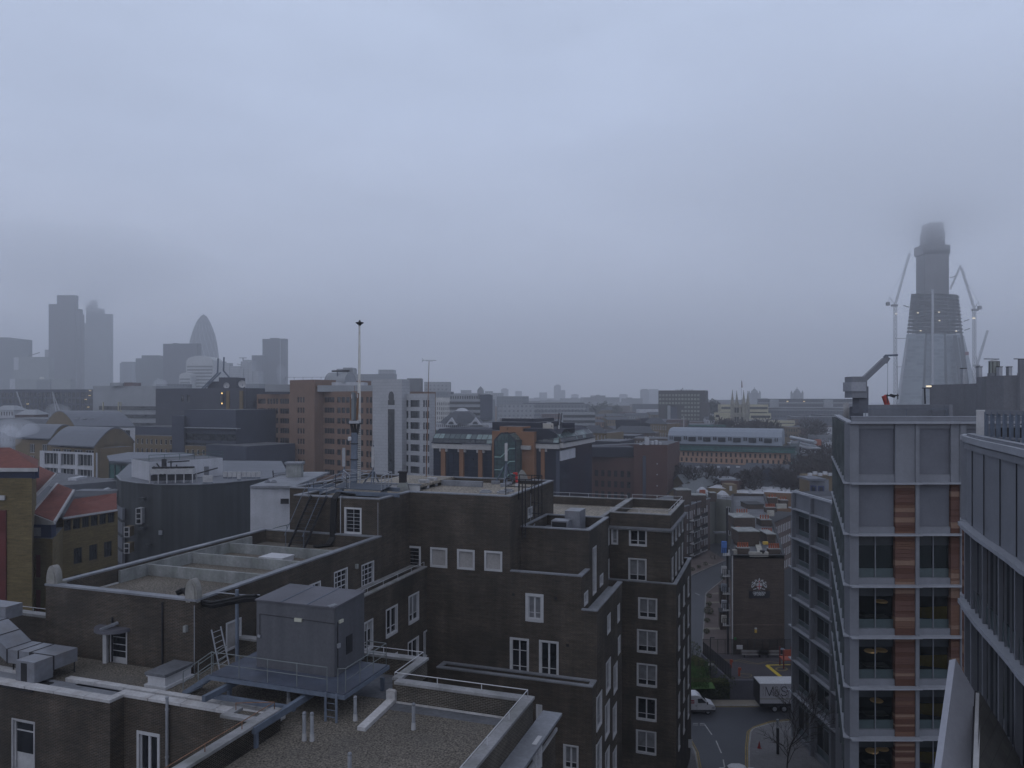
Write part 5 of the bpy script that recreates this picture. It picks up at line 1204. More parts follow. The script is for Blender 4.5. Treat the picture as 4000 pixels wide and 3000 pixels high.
# pale rendered patches and stacks on the roof
patch=M('pale lime render',(.34,.33,.30),.9,.2,1)
m=MB(); p0=P(2928,2175,Yg-.02); p1=P(3002,2157,Yg-.02); m.prism([(p0.x,Yg-.03),(p1.x,Yg-.03),(p1.x,Yg+.5),(p0.x,Yg+.5)],p0.z,p1.z,patch)
a,b=P(2968,2157,Yg),P(2990,2100,Yg); m.prism([(a.x,Yg+.5),(b.x,Yg+.5),(b.x+3,Yg+12),(a.x+3,Yg+12)],za-.38,za-.1,patch); m.build('lime_patch',t)
pot=M('orange chimney pot',(.28,.07,.03),.85,.3,3)
def stack(x0,x1,yb,yt,Y,label=None,npots=4,par=CB,th=1.2,capm=None):
    a,b=P(x0,yb,Y),P(x1,yt,Y); m=MB(); m.prism([(a.x,Y),(b.x,Y),(b.x,Y+th),(a.x,Y+th)],min(a.z,za-.4) if par is CB else a.z,b.z,eb); m.prism([(a.x-.08,Y-.08),(b.x+.08,Y-.08),(b.x+.08,Y+th+.08),(a.x-.08,Y+th+.08)],b.z,b.z+.12,capm or conc); o=m.build('chimney_stack',par)
    for i in range(npots):
        x=a.x+(b.x-a.x)*(i+.5)/npots; m=MB(); m.lathe((x,Y+th*.4,b.z+.12),[(.16,0),(.13,.1),(.12,.62),(.15,.68)],pot,8); m.build('chimney_pot',o)
stack(2882,2928,2170,2142,Yg+2.5,npots=5); stack(3005,3048,2170,2146,Yg+2.5,npots=5)
stack(2885,2966,2150,2078,Yg+9,npots=0,th=4); stack(2996,3030,2140,2088,Yg+10,npots=0,th=4)
stack(2880,2894,2090,2077,Yg+17,npots=3); stack(2978,3020,2090,2083,Yg+17,npots=5)
stack(2868,2950,2085,2023,Yg+26,npots=0,th=5); stack(2974,3014,2085,2032,Yg+28,npots=4,th=3); stack(2878,2924,2030,2005,Yg+40,npots=5)
stack(2920,2984,2020,1972,Yg+50,npots=0,th=5,capm=steeld); stack(3002,3036,2000,1945,Yg+58,npots=3); stack(3050,3078,1985,1955,Yg+62,npots=3,th=2); stack(2992,3030,2000,1984,Yg+45,npots=5)
for x,y,Y,w_ in ((2869,2075,Yg+22,.8),(2873,2160,Yg+3,.9),(3010,2005,Yg+30,1.2),(3052,1977,Yg+56,2.2)):
    m=MB(); q=P(x,y,Y); m.box((q.x,q.y,q.z),(w_,.6,1.0),patch); m.build('roof_box',t)
q=P(2978,2160,Yg+.3); m=MB(); m.lathe((q.x,q.y,za+.25),[(.3,-.2),(.38,.2),(.38,.45),(.2,.5)],steeld,10); m.build('roof_tank',t)
q=P(2982,2121,Yg+8); m=MB(); m.box((q.x+.3,q.y,q.z),(.75,.5,.4),M('yellow box',(.5,.33,.05),.7)); m.build('roof_box',t)
# downpipe and balconies on the flank
m=MB(); q=ga; m.tube(Vector((ga.x+.12,Yg-.1,0)),Vector((ga.x+.12,Yg-.1,za)),.09,offwhite,6); m.tube((ga.x-.4,Yg+.3,1),(ga.x+.2,Yg+3,P(0,1985,Yg+3).z),.16,steeld,6); m.build('downpipe',t)
cl=[M('blue cloth',(.06,.14,.38),.8),offwhite,M('net laundry',(.2,.22,.26),.8),galv,patch]
for i,y in enumerate((2170-15,2235,2303,2366,2424)):
    b=MB(); z=P(0,y,Yg+3).z
    for k in range(1):
        b.prism([(ga.x-1.15,Yg+.5),(ga.x-.02,Yg+.5),(ga.x+1,Yg+4.5),(ga.x-.15,Yg+4.5)],z-.12,z,offwhite); 
    o=b.build('balcony',t); b=MB(); rail(b,[Vector((ga.x-1.12,Yg+.55,z)),Vector((ga.x-.1,Yg+.55,z))],1.0,steeld,.03,.25,0); rail(b,[Vector((ga.x-1.12,Yg+.55,z)),Vector((ga.x-.12,Yg+4.4,z))],1.0,steeld,.03,.3,0); b.build('balcony_rail',o)
    b=MB(); b.box((ga.x-.75,Yg+1.2,z+.75+.3*(i==0)),(.7,.5,1.1+.6*(i==0)),cl[i]); b.build('screen' if i==0 else 'laundry',o)
q=P(2952,2464,Yg-.05); m=MB(); m.box((q.x,q.y,q.z),(.3,.2,.55),MATS['yellow box']); m.box((q.x,q.y-.05,q.z+.35),(.3,.25,.2),offwhite); m.build('wall_lamp',t)
q=P(2889,2528,Yg-3); m=MB(); m.box((q.x,q.y,q.z),(.85,.05,.6),offwhite); o=one(m,'notice_board','blank white notice fixed to the playground railings','notice')
q=P(2872,2495,Yg-.05); m=MB(); m.box((q.x,q.y,q.z),(.3,.15,.35),M('green box',(.02,.2,.04),.6)); m.build('wall_box',t)
# crest: shield with cross, two supporters, helm and mantling, motto ribbon
t2=thing('coat_of_arms',tuple(P(2965,2330,Yg-.1)),'white painted coat of arms with a red cross shield above two lines of lettering','emblem')
C0=P(2965,2288,Yg-.06); s_=Yg/F
def X_(x): return (x-2965)*s_+C0.x
def Z_(y): return 40-(y-1555)*s_
sil=M('crest silver',(.42,.44,.46),.6,.15,4); crr=M('crest red',(.32,.02,.03),.6)
def pl(pts,mat,y=-.06,th=.05,nm='emblem_piece',par=t2):
    m=MB(); b=[Vector((X_(x),Yg+y-th,Z_(yy))) for x,yy in pts]; tt=[p+Vector((0,th,0)) for p in b]; m.hexa(tt,b,mat); return m.build(nm,par)
pl([(2955,2277),(2975.5,2277.5),(2975.5,2290),(2972,2298),(2965.5,2304),(2959,2299),(2955.5,2290)],sil,y=-.08,nm='shield')
m=MB()
for a,b,c,d in ((2963.6,2966.6,2279,2303),(2955,2975.5,2289,2291.6)): m.prism([(X_(a),Yg-.16),(X_(b),Yg-.16),(X_(b),Yg-.131),(X_(a),Yg-.131)],Z_(d),Z_(c),crr)
m.build('cross',t2)
def blobs(seed,pts,nm):
    m=MB(); rr=random.Random(seed)
    for (x,y,r) in pts:
        n=7; a0=rr.random()*6; m.hexa([Vector((X_(x+r*(1 if k%2 else .6)*math.cos(a0+k*6.283/n)),Yg-.06,Z_(y+r*(1 if k%2 else .6)*math.sin(a0+k*6.283/n)))) for k in range(n)],[Vector((X_(x+r*(1 if k%2 else .6)*math.cos(a0+k*6.283/n)),Yg-.12,Z_(y+r*(1 if k%2 else .6)*math.sin(a0+k*6.283/n)))) for k in range(n)],sil)
    m.build(nm,t2)
for s in (-1,1):
    # dragon supporter: wing, body, leg, tail
    x=lambda d: 2965+s*d
    q_=[(x(14),2276),(x(19),2274),(x(24),2279),(x(25),2283),(x(20),2281),(x(17),2284),(x(14),2281)]
    pl(q_ if s>0 else q_[::-1],sil,nm='supporter')
    for q_ in ([(x(22),2271),(x(27),2272),(x(29),2278),(x(25),2277)],[(x(18),2284),(x(24),2288),(x(27),2293),(x(24),2294),(x(17),2287)],[(x(24),2280),(x(29),2284),(x(31),2290),(x(28),2287),(x(25),2284)],[(x(11),2297),(x(18),2299),(x(24),2301),(x(23),2303),(x(16),2302),(x(10),2300)],[(x(11),2282),(x(16),2285),(x(11),2286)],[(x(27),2291),(x(30),2287),(x(30),2294),(x(25),2296)],[(x(14),2272),(x(22),2274),(x(15),2275)]):
        pl(q_ if s>0 else q_[::-1],sil,nm='supporter_wing')
    blobs(s+5,[(x(11),2267,4.2),(x(14),2271,2.6),(x(7),2272,2.2),(x(16),2266,2)],'mantling')
pl([(2961,2271),(2963,2264),(2968,2264),(2970,2271),(2968,2276),(2963,2276)],sil,nm='helm'); pl([(2963,2263),(2966,2256.5),(2969,2263)],sil,nm='crest_wing'); pl([(2964,2268),(2968,2268),(2968,2274),(2964,2274)],crr,y=-.12,th=.02,nm='helm_stripe')
pl([(2955,2303),(2965,2307),(2976,2303),(2976,2305),(2965,2309),(2955,2305)],M('motto ribbon',(.14,.12,.12),.8),nm='ribbon')
bd=side([(0,0)],0,0,steeld,'x') if 0 else None
m=MB(); m.prism([(X_(2925),Yg-.1),(X_(3007),Yg-.1),(X_(3007),Yg-.02),(X_(2925),Yg-.02)],Z_(2336),Z_(2308),M('black sign board',(.015,.015,.02),.6)); o=m.build('sign_board',t2)
text('CORPORATION',.42,sil,o,(X_(2965),Yg-.11,Z_(2315.2)),(rad(90),0,0),bold=.012,sx=.62); text('OF LONDON',.42,sil,o,(X_(2965),Yg-.11,Z_(2322.2)),(rad(90),0,0),bold=.012,sx=.62)
# brick bin stores by the forecourt
for x0,x1,yt,yb,lb in ((2813,2836,2290,2362,'farther from the playground'),(2813,2838,2382,2462,'nearer the playground')):
    Y=gp(0,yb,0).y; m=MB(); a,b=P(x0,yb,Y),P(x1,yt,Y); m.prism([(a.x,Y),(b.x,Y),(b.x+.4,Y+2.5),(a.x+.4,Y+2.5)],0,b.z-.5,eb); m.prism([(a.x-.1,Y-.1),(b.x,Y-.1),(b.x+.4,Y+2.6),(a.x+.3,Y+2.6)],b.z-.5,b.z-.35,steeld); one(m,'bin_store','small flat roofed brick store beside the balconies, the one '+lb,'store')
# ================================================================ the city beyond
def XY(x,Y): return Vector(((x-2000)/F*Y,Y,0))
def zat(y,Y): return H-(y-HY)/F*Y
dk=glassmat('far window',(.02,.024,.03),.15)
CAP={}
def addwin(fc,w_,root,mk,nm='window'):
    n=CAP.get(root.name,0); CAP[root.name]=n+1
    if n<96: return place(fc,w_,root,nm,simple=mk)
    c=fc.pt((w_[0]+w_[1])/2,(w_[2]+w_[3])/2); ang=math.atan2(fc.d.y,fc.d.x); me=mk(w_[1]-w_[0],w_[3]-w_[2])
    mt=Matrix.Translation(c)@Matrix.Rotation(ang,4,'Z')
    REST.setdefault(root.name,(root,MB()))
    mb=REST[root.name][1]
    for p in me.polygons: mb.face([mt@me.vertices[i].co for i in p.vertices],me.materials[p.material_index])
REST={}
def block(name,label,pts,yt,depth,mat,spec=(),zb=0,group=None,cat='building',roofm=None,mk=None,side=True,par=None,wallname='wall',pr=.0):
    """pts: [(photo x, distance)] of the front, left to right; spec per front piece: (cols, metres below roof, storey, rows, width frac, height frac)"""
    if pts[0][1]>=700 and abs(pts[0][0]-2000)>350: depth=min(depth,12)
    V_=[XY(*p) for p in pts]; zt=zat(yt,pts[0][1]); mid=(V_[0]+V_[-1])/2
    root=par or thing(name,(mid.x,mid.y,zb),label,cat,group)
    d=(V_[-1]-V_[0]).normalized(); n=Vector((-d.y,d.x,0))
    B=[V_[-1]+n*depth,V_[0]+n*depth]; m=MB()
    mk=mk or simplewin(dk,None,0,.2)
    for i,(a,b) in enumerate(zip(V_,V_[1:])):
        fc=Face((a.x,a.y),(b.x,b.y)); ws=[]
        sps=spec[i] if i<len(spec) and spec[i] else None
        if sps:
            for sp_ in (sps if isinstance(sps,list) else [sps]):
                cols_,off,fh,rows_,wf,hf=sp_[:6]; k0=sp_[6]*fc.L if len(sp_)>6 else 0; k1=sp_[7]*fc.L if len(sp_)>7 else fc.L
                mm_=sp_[8] if len(sp_)>8 else None
                for r in range(rows_):
                    z1=zt-off-r*fh; z0_=z1-fh*hf
                    if z0_<zb+.3: break
                    for c in range(cols_):
                        q=(c+.5)/cols_*(k1-k0)+k0; hw=(k1-k0)/cols_*wf/2; ws.append([q-hw,q+hw,z0_,z1,mm_])
        wallf(m,fc,zb,zt,ws,mat,.2)
        for w_ in ws: addwin(fc,w_,root,w_[4] or mk)
    C_=[V_[-1],B[0],B[1],V_[0]]
    for a,b in zip(C_,C_[1:]): wallf(m,Face((a.x,a.y),(b.x,b.y)),zb,zt,[],mat)
    m.build(wallname,root)
    m=MB(); pts_=[(p.x,p.y) for p in V_+B]; 
    if pr: ring(m,pts_,.3,zt,zt+pr,mat,out=.02)
    m.face([Vector((p[0],p[1],zt+.001)) for p in pts_],roofm or felt); m.build('roof',root)
    return root
def box_on(root,name,x0,x1,yb,yt,Y,depth,mat):
    m=MB(); a,b=P(x0,yb,Y),P(x1,yt,Y); m.prism([(a.x,Y),(b.x,Y),(b.x,Y+depth),(a.x,Y+depth)],a.z,b.z,mat); return m.build(name,root)
def bands(root,pts,yt,off,fh,rows_,hf,mat,name='window_band',out=.15,zb=0,k=(0,1)):
    V_=[XY(*p) for p in pts]; zt=zat(yt,pts[0][1])
    for i,(a,b) in enumerate(zip(V_,V_[1:])):
        fc=Face((a.x,a.y),(b.x,b.y))
        for r in range(rows_):
            z1=zt-off-r*fh; p=[fc.pt(fc.L*k[0],0,.002),fc.pt(fc.L*k[1],0,.002),fc.pt(fc.L*k[1],0,out),fc.pt(fc.L*k[0],0,out)]
            if z1-fh*hf<zb: break
            m=MB(); m.prism([(q.x,q.y) for q in p][::-1],z1-fh*hf,z1,mat); m.build(name,root)
orb=M('orange brown brick cladding',(.19,.122,.09),.85,.12,.3,.06,5,streak=.06)
wst=M('white stone cladding',(.40,.41,.44),.75,.08,.3,.05,grid=None,brick=(1.7,1.0,.03,(.38,.39,.42),(.22,.23,.26)))
dgl=M('dark blue cladding',(.05,.058,.085),.6,.15,.2,.05)
dgl2=M('slate blue cladding',(.07,.075,.095),.7,.12,.2,.05,brick=(3,3.2,.03,(.065,.07,.09),(.045,.05,.065)))
tan=M('tan brick',(.16,.12,.07),.9,.15,.3,.08,5)
paleg=M('pale grey cladding',(.27,.285,.31),.7,.12,.2,.05)
midg=M('mid grey cladding',(.15,.16,.185),.7,.15,.2,.05)
slate=M('slate roof',(.05,.055,.068),.75,.2,.4,.1)
zinc=M('zinc vault roof',(.11,.12,.15),.5,.12,.4,.06,brick=(40,.6,.03,(.105,.115,.14),(.07,.075,.09)))
rtile=M('red clay tiles',(.19,.07,.052),.85,.18,.8,.12,brick=(.3,.35,.03,(.15,.055,.045),(.13,.035,.03)))
redb=M('dark red brick',(.085,.044,.037),.9,.15,.25,.08,5)
wh2=M('white render',(.45,.46,.5),.8,.12,.4,.08,streak=.1)
greeng=glassmat('green glass band',(.05,.13,.12),.2); pglass=glassmat('pale roof glass',(.18,.24,.24),.25)
framew=M('white window frame',(.5,.5,.5),.6,.05)
# ---- orange offices with the white stone tower
w3=simplewin(dk,orb,2,.25,.1); w4=simplewin(dk,orb,3,.25,.07); wtri=simplewin(dk,orb,2,.25,.28)
O1=block('office_building','long orange brown office building with rows of dark windows behind the mast',[(1003,285),(1132,276)],1540,30,orb,[[(1,1.6,3.55,9,.8,.55,0,.3,w4),(4,1.6,3.55,9,.8,.55,.32,.66,None),(1,1.6,3.55,9,.85,.55,.68,1,w4)]])
block('',None,[(1132,270),(1228,262)],1485,26,orb,[[(3,6.0,3.6,9,.68,.5,.3,.62)]],par=O1,wallname='stair_tower')
block('',None,[(1228,268),(1455,250)],1530,30,orb,[[(3,1.9,3.55,9,.75,.52,.0,.14),(1,1.9,3.55,9,.9,.52,.17,.37,w4),(3,1.9,3.55,9,.8,.52,.4,.63),(2,1.9,3.55,9,.8,.52,.66,.86),(2,1.9,3.55,9,.7,.52,.89,1)]],par=O1)
box_on(O1,'roof_plant',1035,1132,1530,1502,276,14,paleg); box_on(O1,'roof_plant',1240,1455,1530,1505,262,14,paleg); box_on(O1,'roof_plant',1290,1420,1507,1493,268,8,wh2)
m=MB(); c=XY(1330,272); a,b=XY(1290,275),XY(1400,268); n=10; zc=zat(1497,270)
pr=[(math.cos(math.pi*i/n)*5.2,math.sin(math.pi*i/n)*3.9) for i in range(n+1)]
dd=(b-a).normalized(); nn=Vector((-dd.y,dd.x,0))
A_=[a+dd*(p[0]+3)*1.0+Vector((0,0,zc+p[1])) for p in pr]; 
A_=[a+nn*(p[0]*.6)+Vector((0,0,zc+p[1])) for p in pr]; B_=[p+dd*9.8 for p in A_]; m.hexa(A_,B_,paleg); m.build('vault_roof',O1)
m=MB(); m.beam(P(1296,1450,270),P(1365,1449,270),.5,.6,steeld); m.beam(P(1318,1478,270),P(1318,1450,270),.3,.3,steel); m.beam(P(1345,1468,270),P(1360,1450,270),.3,.3,steel); m.build('roof_gantry',O1)
m=MB(); rail(m,[Vector((*XY(1115,270).xy,zat(1487,270))),Vector((*XY(1290,262).xy,zat(1487,262)))],1.2,galv,.06,4,0); m.build('roof_rail',O1)
T1=block('stone_tower','white stone clad office tower with a dark keyhole shaped slot, joined to orange offices',[(1455,246),(1570,240)],1483,4,wst,())
z=lambda y: zat(y,243)
def slotpiece(fc,k0,k1,z0,z1,nm,root,mat=dk,o=.05):
    m=MB(); p=[fc.pt(k0,0,.003),fc.pt(k1,0,.003),fc.pt(k1,0,o),fc.pt(k0,0,o)]; m.prism([(q.x,q.y) for q in p][::-1],z0,z1,mat); return m.build(nm,root)
fcT=Face(XY(1455,246).xy,XY(1570,240).xy)
slotpiece(fcT,fcT.L*.535,fcT.L*.755,z(1860),z(1598),'slot_window',T1); slotpiece(fcT,fcT.L*.535,fcT.L*.755,z(1582),z(1562),'slot_window',T1)
kc=fcT.L*.645; m=MB(); q=[fcT.pt(kc+1.12*math.cos(a*.3927),z(1550)+1.75*math.sin(a*.3927),.004) for a in range(16)]; m.hexa([p for p in q],[p+fcT.n*.06 for p in q],dk); m.build('round_window',T1)
T2=block('',None,[(1570,243),(1678,236)],1538,2.5,wst,[[(2,2.0,3.45,9,.62,.62,.0,.26),(1,2.0,3.45,9,.9,.62,.29,.66),(3,2.0,3.45,9,.7,.62,.76,1)]],par=T1)
box_on(T1,'downpipe',1633,1640,1850,1540,239,1,midg)
# ---- dark buildings left of it
D_=block('office_building','large slate blue office block with satellite dishes and a tall tan brick strip',[(608,300),(905,285),(960,283)],1518,40,dgl2,[[(2,2.6,8,2,.5,.3,.33,.48)],None])
box_on(D_,'roof_plant',855,922,1518,1474,292,10,dgl2); box_on(D_,'roof_plant',810,858,1518,1490,294,10,dgl2)
for x in (889,941): 
    for (ya,yb) in ((1845,1526),): box_on(D_,'brick_strip',x-6,x+7,ya,yb,285 if x<900 else 282.6,1.2,tan)
def dish(x,y,Y,r,par,face=-1):
    m=MB(); c=P(x,y,Y); n=14
    R1=[c+Vector((r*math.cos(k*6.283/n),-.1,r*math.sin(k*6.283/n))) for k in range(n)]; R2=[c+Vector((r*.5*math.cos(k*6.283/n),.25,r*.5*math.sin(k*6.283/n))) for k in range(n)]
    for k in range(n): m.face([R1[k],R1[(k+1)%n],R2[(k+1)%n],R2[k]],offwhite)
    m.face(R2,offwhite); m.tube(c+Vector((0,.2,0)),c+Vector((0,.4,-r*1.3)),.12,steel); m.build('satellite_dish',par)
dish(885,1506,288,1.15,D_); dish(946,1500,283,1.4,D_)
m=MB()
for a,b in (((790,1517),(852,1455)),((800,1517),(862,1455)),((850,1455),(852,1400)),((873,1450),(875,1395)),((873,1448),(895,1474))): m.beam(P(*a,293),P(*b,293),.45,.45,steel)
m.build('roof_mast',D_)
box_on(D_,'stair_bay',860,870,1580,1530,284.5,.8,dk)
for y in (1536,1576):
    m=MB(); q=P(867,y,284.4); m.box(tuple(q),(.45,.1,.45),M('warm window light',(1,.62,.2),emit=1.6)); m.build('lit_window',D_)
E1=block('office_building','dark blue stepped office block with glazed upper floors and tan lower floors',[(720,272),(922,262)],1600,22,dgl,[])
bands(E1,[(720,272),(922,262)],1600,8.3,3.3,2,.7,dk)
m=MB(); a,b=P(720,1670,271),P(935,1674,260); m.beam(a,b,1.2,.25,galv); m.build('canopy',E1)
block('',None,[(722,268),(805,264)],1740,8,tan,[(4,1.3,3.3,3,.45,.55)],par=E1,mk=simplewin(dk,framew,0,.2,.1)); block('',None,[(805,262),(962,250)],1735,20,dgl,[],par=E1)
block('office_building','low dark glazed office wing with two rows of windows in tan brick',[(528,286),(674,278)],1665,20,dgl,[None],mk=simplewin(dk,None,0,.2))
o=block('office_building','tan brick office wing with small windows below the dark blue block',[(528,280),(676,272)],1700,8,tan,[(8,1.2,3.4,4,.42,.55)],mk=simplewin(dk,framew,0,.2,.1))
box_on(o,'lift_shaft',672,718,1830,1625,270,8,dgl)
block('office_building','very dark narrow office building squeezed beside the orange offices',[(955,300),(1003,296)],1555,25,dgl,[(3,2,3.6,10,.4,.5)])
o=block('office_building','pale office block with long white ribbon floors and grey plant screen above',[(363,480),(608,470)],1508,30,paleg,[])
bands(o,[(388,479),(608,469.5)],1508,12.5,5.1,6,.45,dk,out=.3); 
for x in (400,460,470): box_on(o,'stair_frame',x,x+3,1650,1570,475,1,M('cream frame',(.4,.37,.25),.8))
box_on(o,'roof_plant',430,480,1508,1496,474,10,paleg); box_on(o,'roof_plant',485,520,1508,1494,474,10,M('brown plant',(.12,.08,.08),.8))
o=block('office_building','wide dark blue glass office with exposed white bracing far left',[(-60,520),(363,500)],1522,40,dgl,[(26,2,4.2,8,.8,.75)])
for a,b in (((205,1530),(245,1640)),((205,1530),(225,1640)),((65,1530),(110,1660))): 
    m=MB(); m.beam(P(*a,505),P(*b,505),.5,.5,galv); m.build('brace',o)
for x,y in ((108,1578),(335,1560),(350,1545),(345,1590),(352,1526)):
    m=MB(); m.box(tuple(P(x,y,499)),(1.4,.2,.35),M('small warm light',(1,.75,.35),emit=.45)); m.build('lit_window',o)
# ---- vault roofed flats on the left
def vault(root,x0,x1,Y0,Y1,depth,z0,rise,mat,name='vault_roof'):
    a,b=XY(x0,Y0),XY(x1,Y1); d=(b-a).normalized(); n=Vector((-d.y,d.x,0)); m=MB(); N_=14
    A_=[a+n*(depth*i/N_)+Vector((0,0,z0+rise*math.sin(math.pi*(i+.6)/(N_+1.2)))) for i in range(N_+1)]; B_=[p+(b-a) for p in A_]
    for i in range(N_): m.face([A_[i],B_[i],B_[i+1],A_[i+1]],mat)
    m.face(A_[::-1]+[],mat); m.face(B_,mat); return m.build(name,root)
def vault2(root,x0,Y0,x1,Y1,lx,ly,z0,rise,mat,name='vault_roof',over=.8):
    """vault whose gable arch spans a->b and whose ridge runs along (lx,ly)"""
    a,b=XY(x0,Y0),XY(x1,Y1); d=(b-a).normalized(); a=a-d*over; b=b+d*over; l=Vector((lx,ly,0)); m=MB(); N_=14
    A_=[a.lerp(b,i/N_)+Vector((0,0,z0+rise*math.sin(math.pi*i/N_))) for i in range(N_+1)]; B_=[p+l for p in A_]; up=Vector((0,0,.35))
    for i in range(N_): m.face([B_[i]+up,A_[i]+up,A_[i+1]+up,B_[i+1]+up][::-1],mat); m.face([A_[i],A_[i+1],A_[i+1]+up,A_[i]+up],mat); m.face([B_[i],A_[i],A_[i+1],B_[i+1]],mat)
    m.face([B_[0],A_[0],A_[0]+up,B_[0]+up],mat); m.face([A_[-1],B_[-1],B_[-1]+up,A_[-1]+up],mat); m.build(name,root)
    m=MB(); m.face([p-Vector((0,0,.05)) for p in A_],tan); m.face([p-Vector((0,0,.05)) for p in B_][::-1],tan); build_each(m,'gable',root); return a,b
wfr=simplewin(dk,framew,2,.25,.12); wbal=simplewin(dk,framew,3,.8,.14)
FL=thing('apartment_block',tuple(XY(250,225)),'tan brick flats with white balcony frame under a grey vaulted roof','building')
block('',None,[(155,232),(370,222)],1760,.9,wh2,[(3,.6,4.4,4,.82,.78,.06,.98)],par=FL,mk=wbal,wallname='balcony_frame')
block('',None,[(190,233),(372,223.5)],1745,12,tan,[(4,.5,3,1,.75,.7,.05,1)],par=FL,mk=wfr)
block('',None,[(372,222),(522,246)],1745,.4,tan,[],par=FL,wallname='gable_wall')
zv=zat(1748,222); a_=XY(372,222); vault2(FL,372,222,522,246,*(XY(190,233)-XY(372,222)).xy,zv,5.0,zinc)
o=thing('apartment_block',tuple(XY(160,260)),'tan brick flats under a lower grey vaulted roof with rooflights, steam rising beside it','building')
block('',None,[(60,262),(200,254)],1715,14,tan,[(2,1.4,4,3,.4,.75,.3,1)],par=o,mk=wfr); vault2(o,200,252,300,272,*(XY(60,262)-XY(200,252)).xy,zat(1716,252),4.2,zinc)
o=thing('apartment_block',tuple(XY(400,300)),'farther flats with a wide grey vaulted roof, rooflights and a white arched end','building')
block('',None,[(290,300),(528,290)],1668,14,wh2,[(3,.8,3.4,4,.8,.7,.05,.95)],par=o,mk=wfr)
a,b=XY(180,318),XY(285,300); 
vault2(o,180,330,290,300,*(XY(520,300)-XY(290,306)).xy,zat(1664,305),5.6,zinc)
for x in (300,330,362,402,435,465): 
    m=MB(); q=P(x,1634,302); m.box(tuple(q),(1.6,.9,.2),galv); m.build('rooflight',o)
o=block('office_building','low long flat grey roofed building behind the vaulted flats',[(-60,380),(180,370)],1635,30,midg,[(18,2.5,3.5,3,.6,.5)])
for x0,x1,yt,Y,lb in ((-30,52,1585,420,'small pavilion with a white hipped roof at the picture edge'),(58,135,1602,410,'small brick pavilion with a grey hipped roof next to the white roofed one')):
    o=block('pavilion',lb,[(x0,Y),(x1,Y)],yt+18,12,redb if x0>0 else wh2,[(8,.8,3.4,2,.5,.6)]); m=MB(); a,b=XY(x0-2,Y-.5),XY(x1+2,Y-.5); zt=zat(yt+18,Y); m.hexa([Vector((a.x,a.y,zt+.01)),Vector((b.x,b.y,zt+.01)),Vector((b.x,b.y+13,zt+.01)),Vector((a.x,a.y+13,zt+.01))],[Vector((a.x+3,a.y+5,zt+2.6)),Vector((b.x-3,b.y+5,zt+2.6)),Vector((b.x-3,b.y+8,zt+2.6)),Vector((a.x+3,a.y+8,zt+2.6))],paleg); m.build('hipped_roof',o)
# ---- red tiled building at the far left
RT=thing('tiled_building',tuple(XY(80,95)),'yellow brick building with stepped red clay tile roofs at the picture edge','building')
yb_=M('yellow stock brick',(.155,.115,.045),.9,.18,.3,.1,5,brick=(.225,.075,.008,(.12,.09,.038),(.14,.12,.08)))
block('',None,[(-260,88),(124,88),(142,96)],1868,14,yb_,[None,None],par=RT)
box_on(RT,'glazed_storey',-260,136,1870,1828,88.3,.8,M('blue window wall',(.02,.03,.07),.4)); 
for i in range(12): box_on(RT,'glazed_storey_mullion',-120+i*22,-117+i*22,1868,1830,88.9,.1,steeld)
m=MB(); a=P(-260,1828,87.5);b=P(148,1828,87.5); c=P(150,1815,101); d_=Vector((a.x,101,a.z)); r1=P(38,1748,94); r0=Vector((a.x,94,r1.z))
e_=Vector((0,0,-.35)); c=P(150,1828,99); c.z=b.z; d_=Vector((a.x,99,a.z))
m.face([a,b,r1,r0],rtile); m.face([b,c,r1],rtile); m.face([c,d_,r0,r1],rtile); m.build('red_roof',RT)
m=MB(); m.hexa([a+e_*1.2,b+e_*1.2,c+e_*1.2,d_+e_*1.2],[a,b,c,d_],offwhite); m.build('white_fascia',RT)
box_on(RT,'red_panel',-200,22,2700,1994,87.8,.3,M('deep red panel',(.12,.03,.03),.8)); box_on(RT,'wall_sign',-10,17,1954,1936,87.7,.2,offwhite)
def roofq(pts,name,mat=rtile,th=.3,par=RT):
    m=MB(); q=[P(*p) for p in pts]; up=Vector((0,0,th)); m.hexa([p-up for p in q],q,mat); return m.build(name,par)
roofq([(140,1932,96),(220,1850,100),(140,1815,112),(120,1850,110)],'red_roof'); 
roofq([(126,2002,93),(213,2036,91),(288,1914,103),(224,1888,106)],'red_roof')
roofq([(246,2022,99),(457,1990,107),(455,1925,113),(288,1949,104)],'red_roof')
m=MB(); 
for a,b in (((140,1936,96),(220,1852,100)),((126,2004,93),(224,1890,106)),((213,2040,91),(288,1916,103))): m.beam(P(*a),P(*b),.25,.3,offwhite)
m.beam(P(246,2025,98.9),P(457,1993,106.9),.2,.25,offwhite); m.build('white_verge',RT)
m=MB(); q=[P(124,2006,92.8),P(124,2052,92.8),P(211,2050,90.8),P(211,2040,90.8)]; m.hexa([p+Vector((0,.4,0)) for p in q],q,offwhite); m.build('white_gable',RT)
box_on(RT,'glazed_storey',124,200,2100,2050,91.5,1,M('blue window wall',(.02,.03,.07),.4)); box_on(RT,'window',128,158,2095,2062,91.4,.1,blind)
block('',None,[(124,92),(205,91),(246,99.4)],2100,6,yb_,[[(1,2.0,4.2,4,.42,.65,0,.6,simplewin(M('red shutter',(.13,.035,.03),.8),None,0,.1))],None],par=RT)
fcx=block('',None,[(246,99.5),(460,107.5)],2025,4,yb_,[[(6,.3,2,1,.8,.7,0,.95),(3,4.2,3.5,2,.55,.6,.12,.95),(2,8.6,4,1,.8,.95,.15,.98)]],par=RT,mk=simplewin(dk,steeld,2,.2,.08))
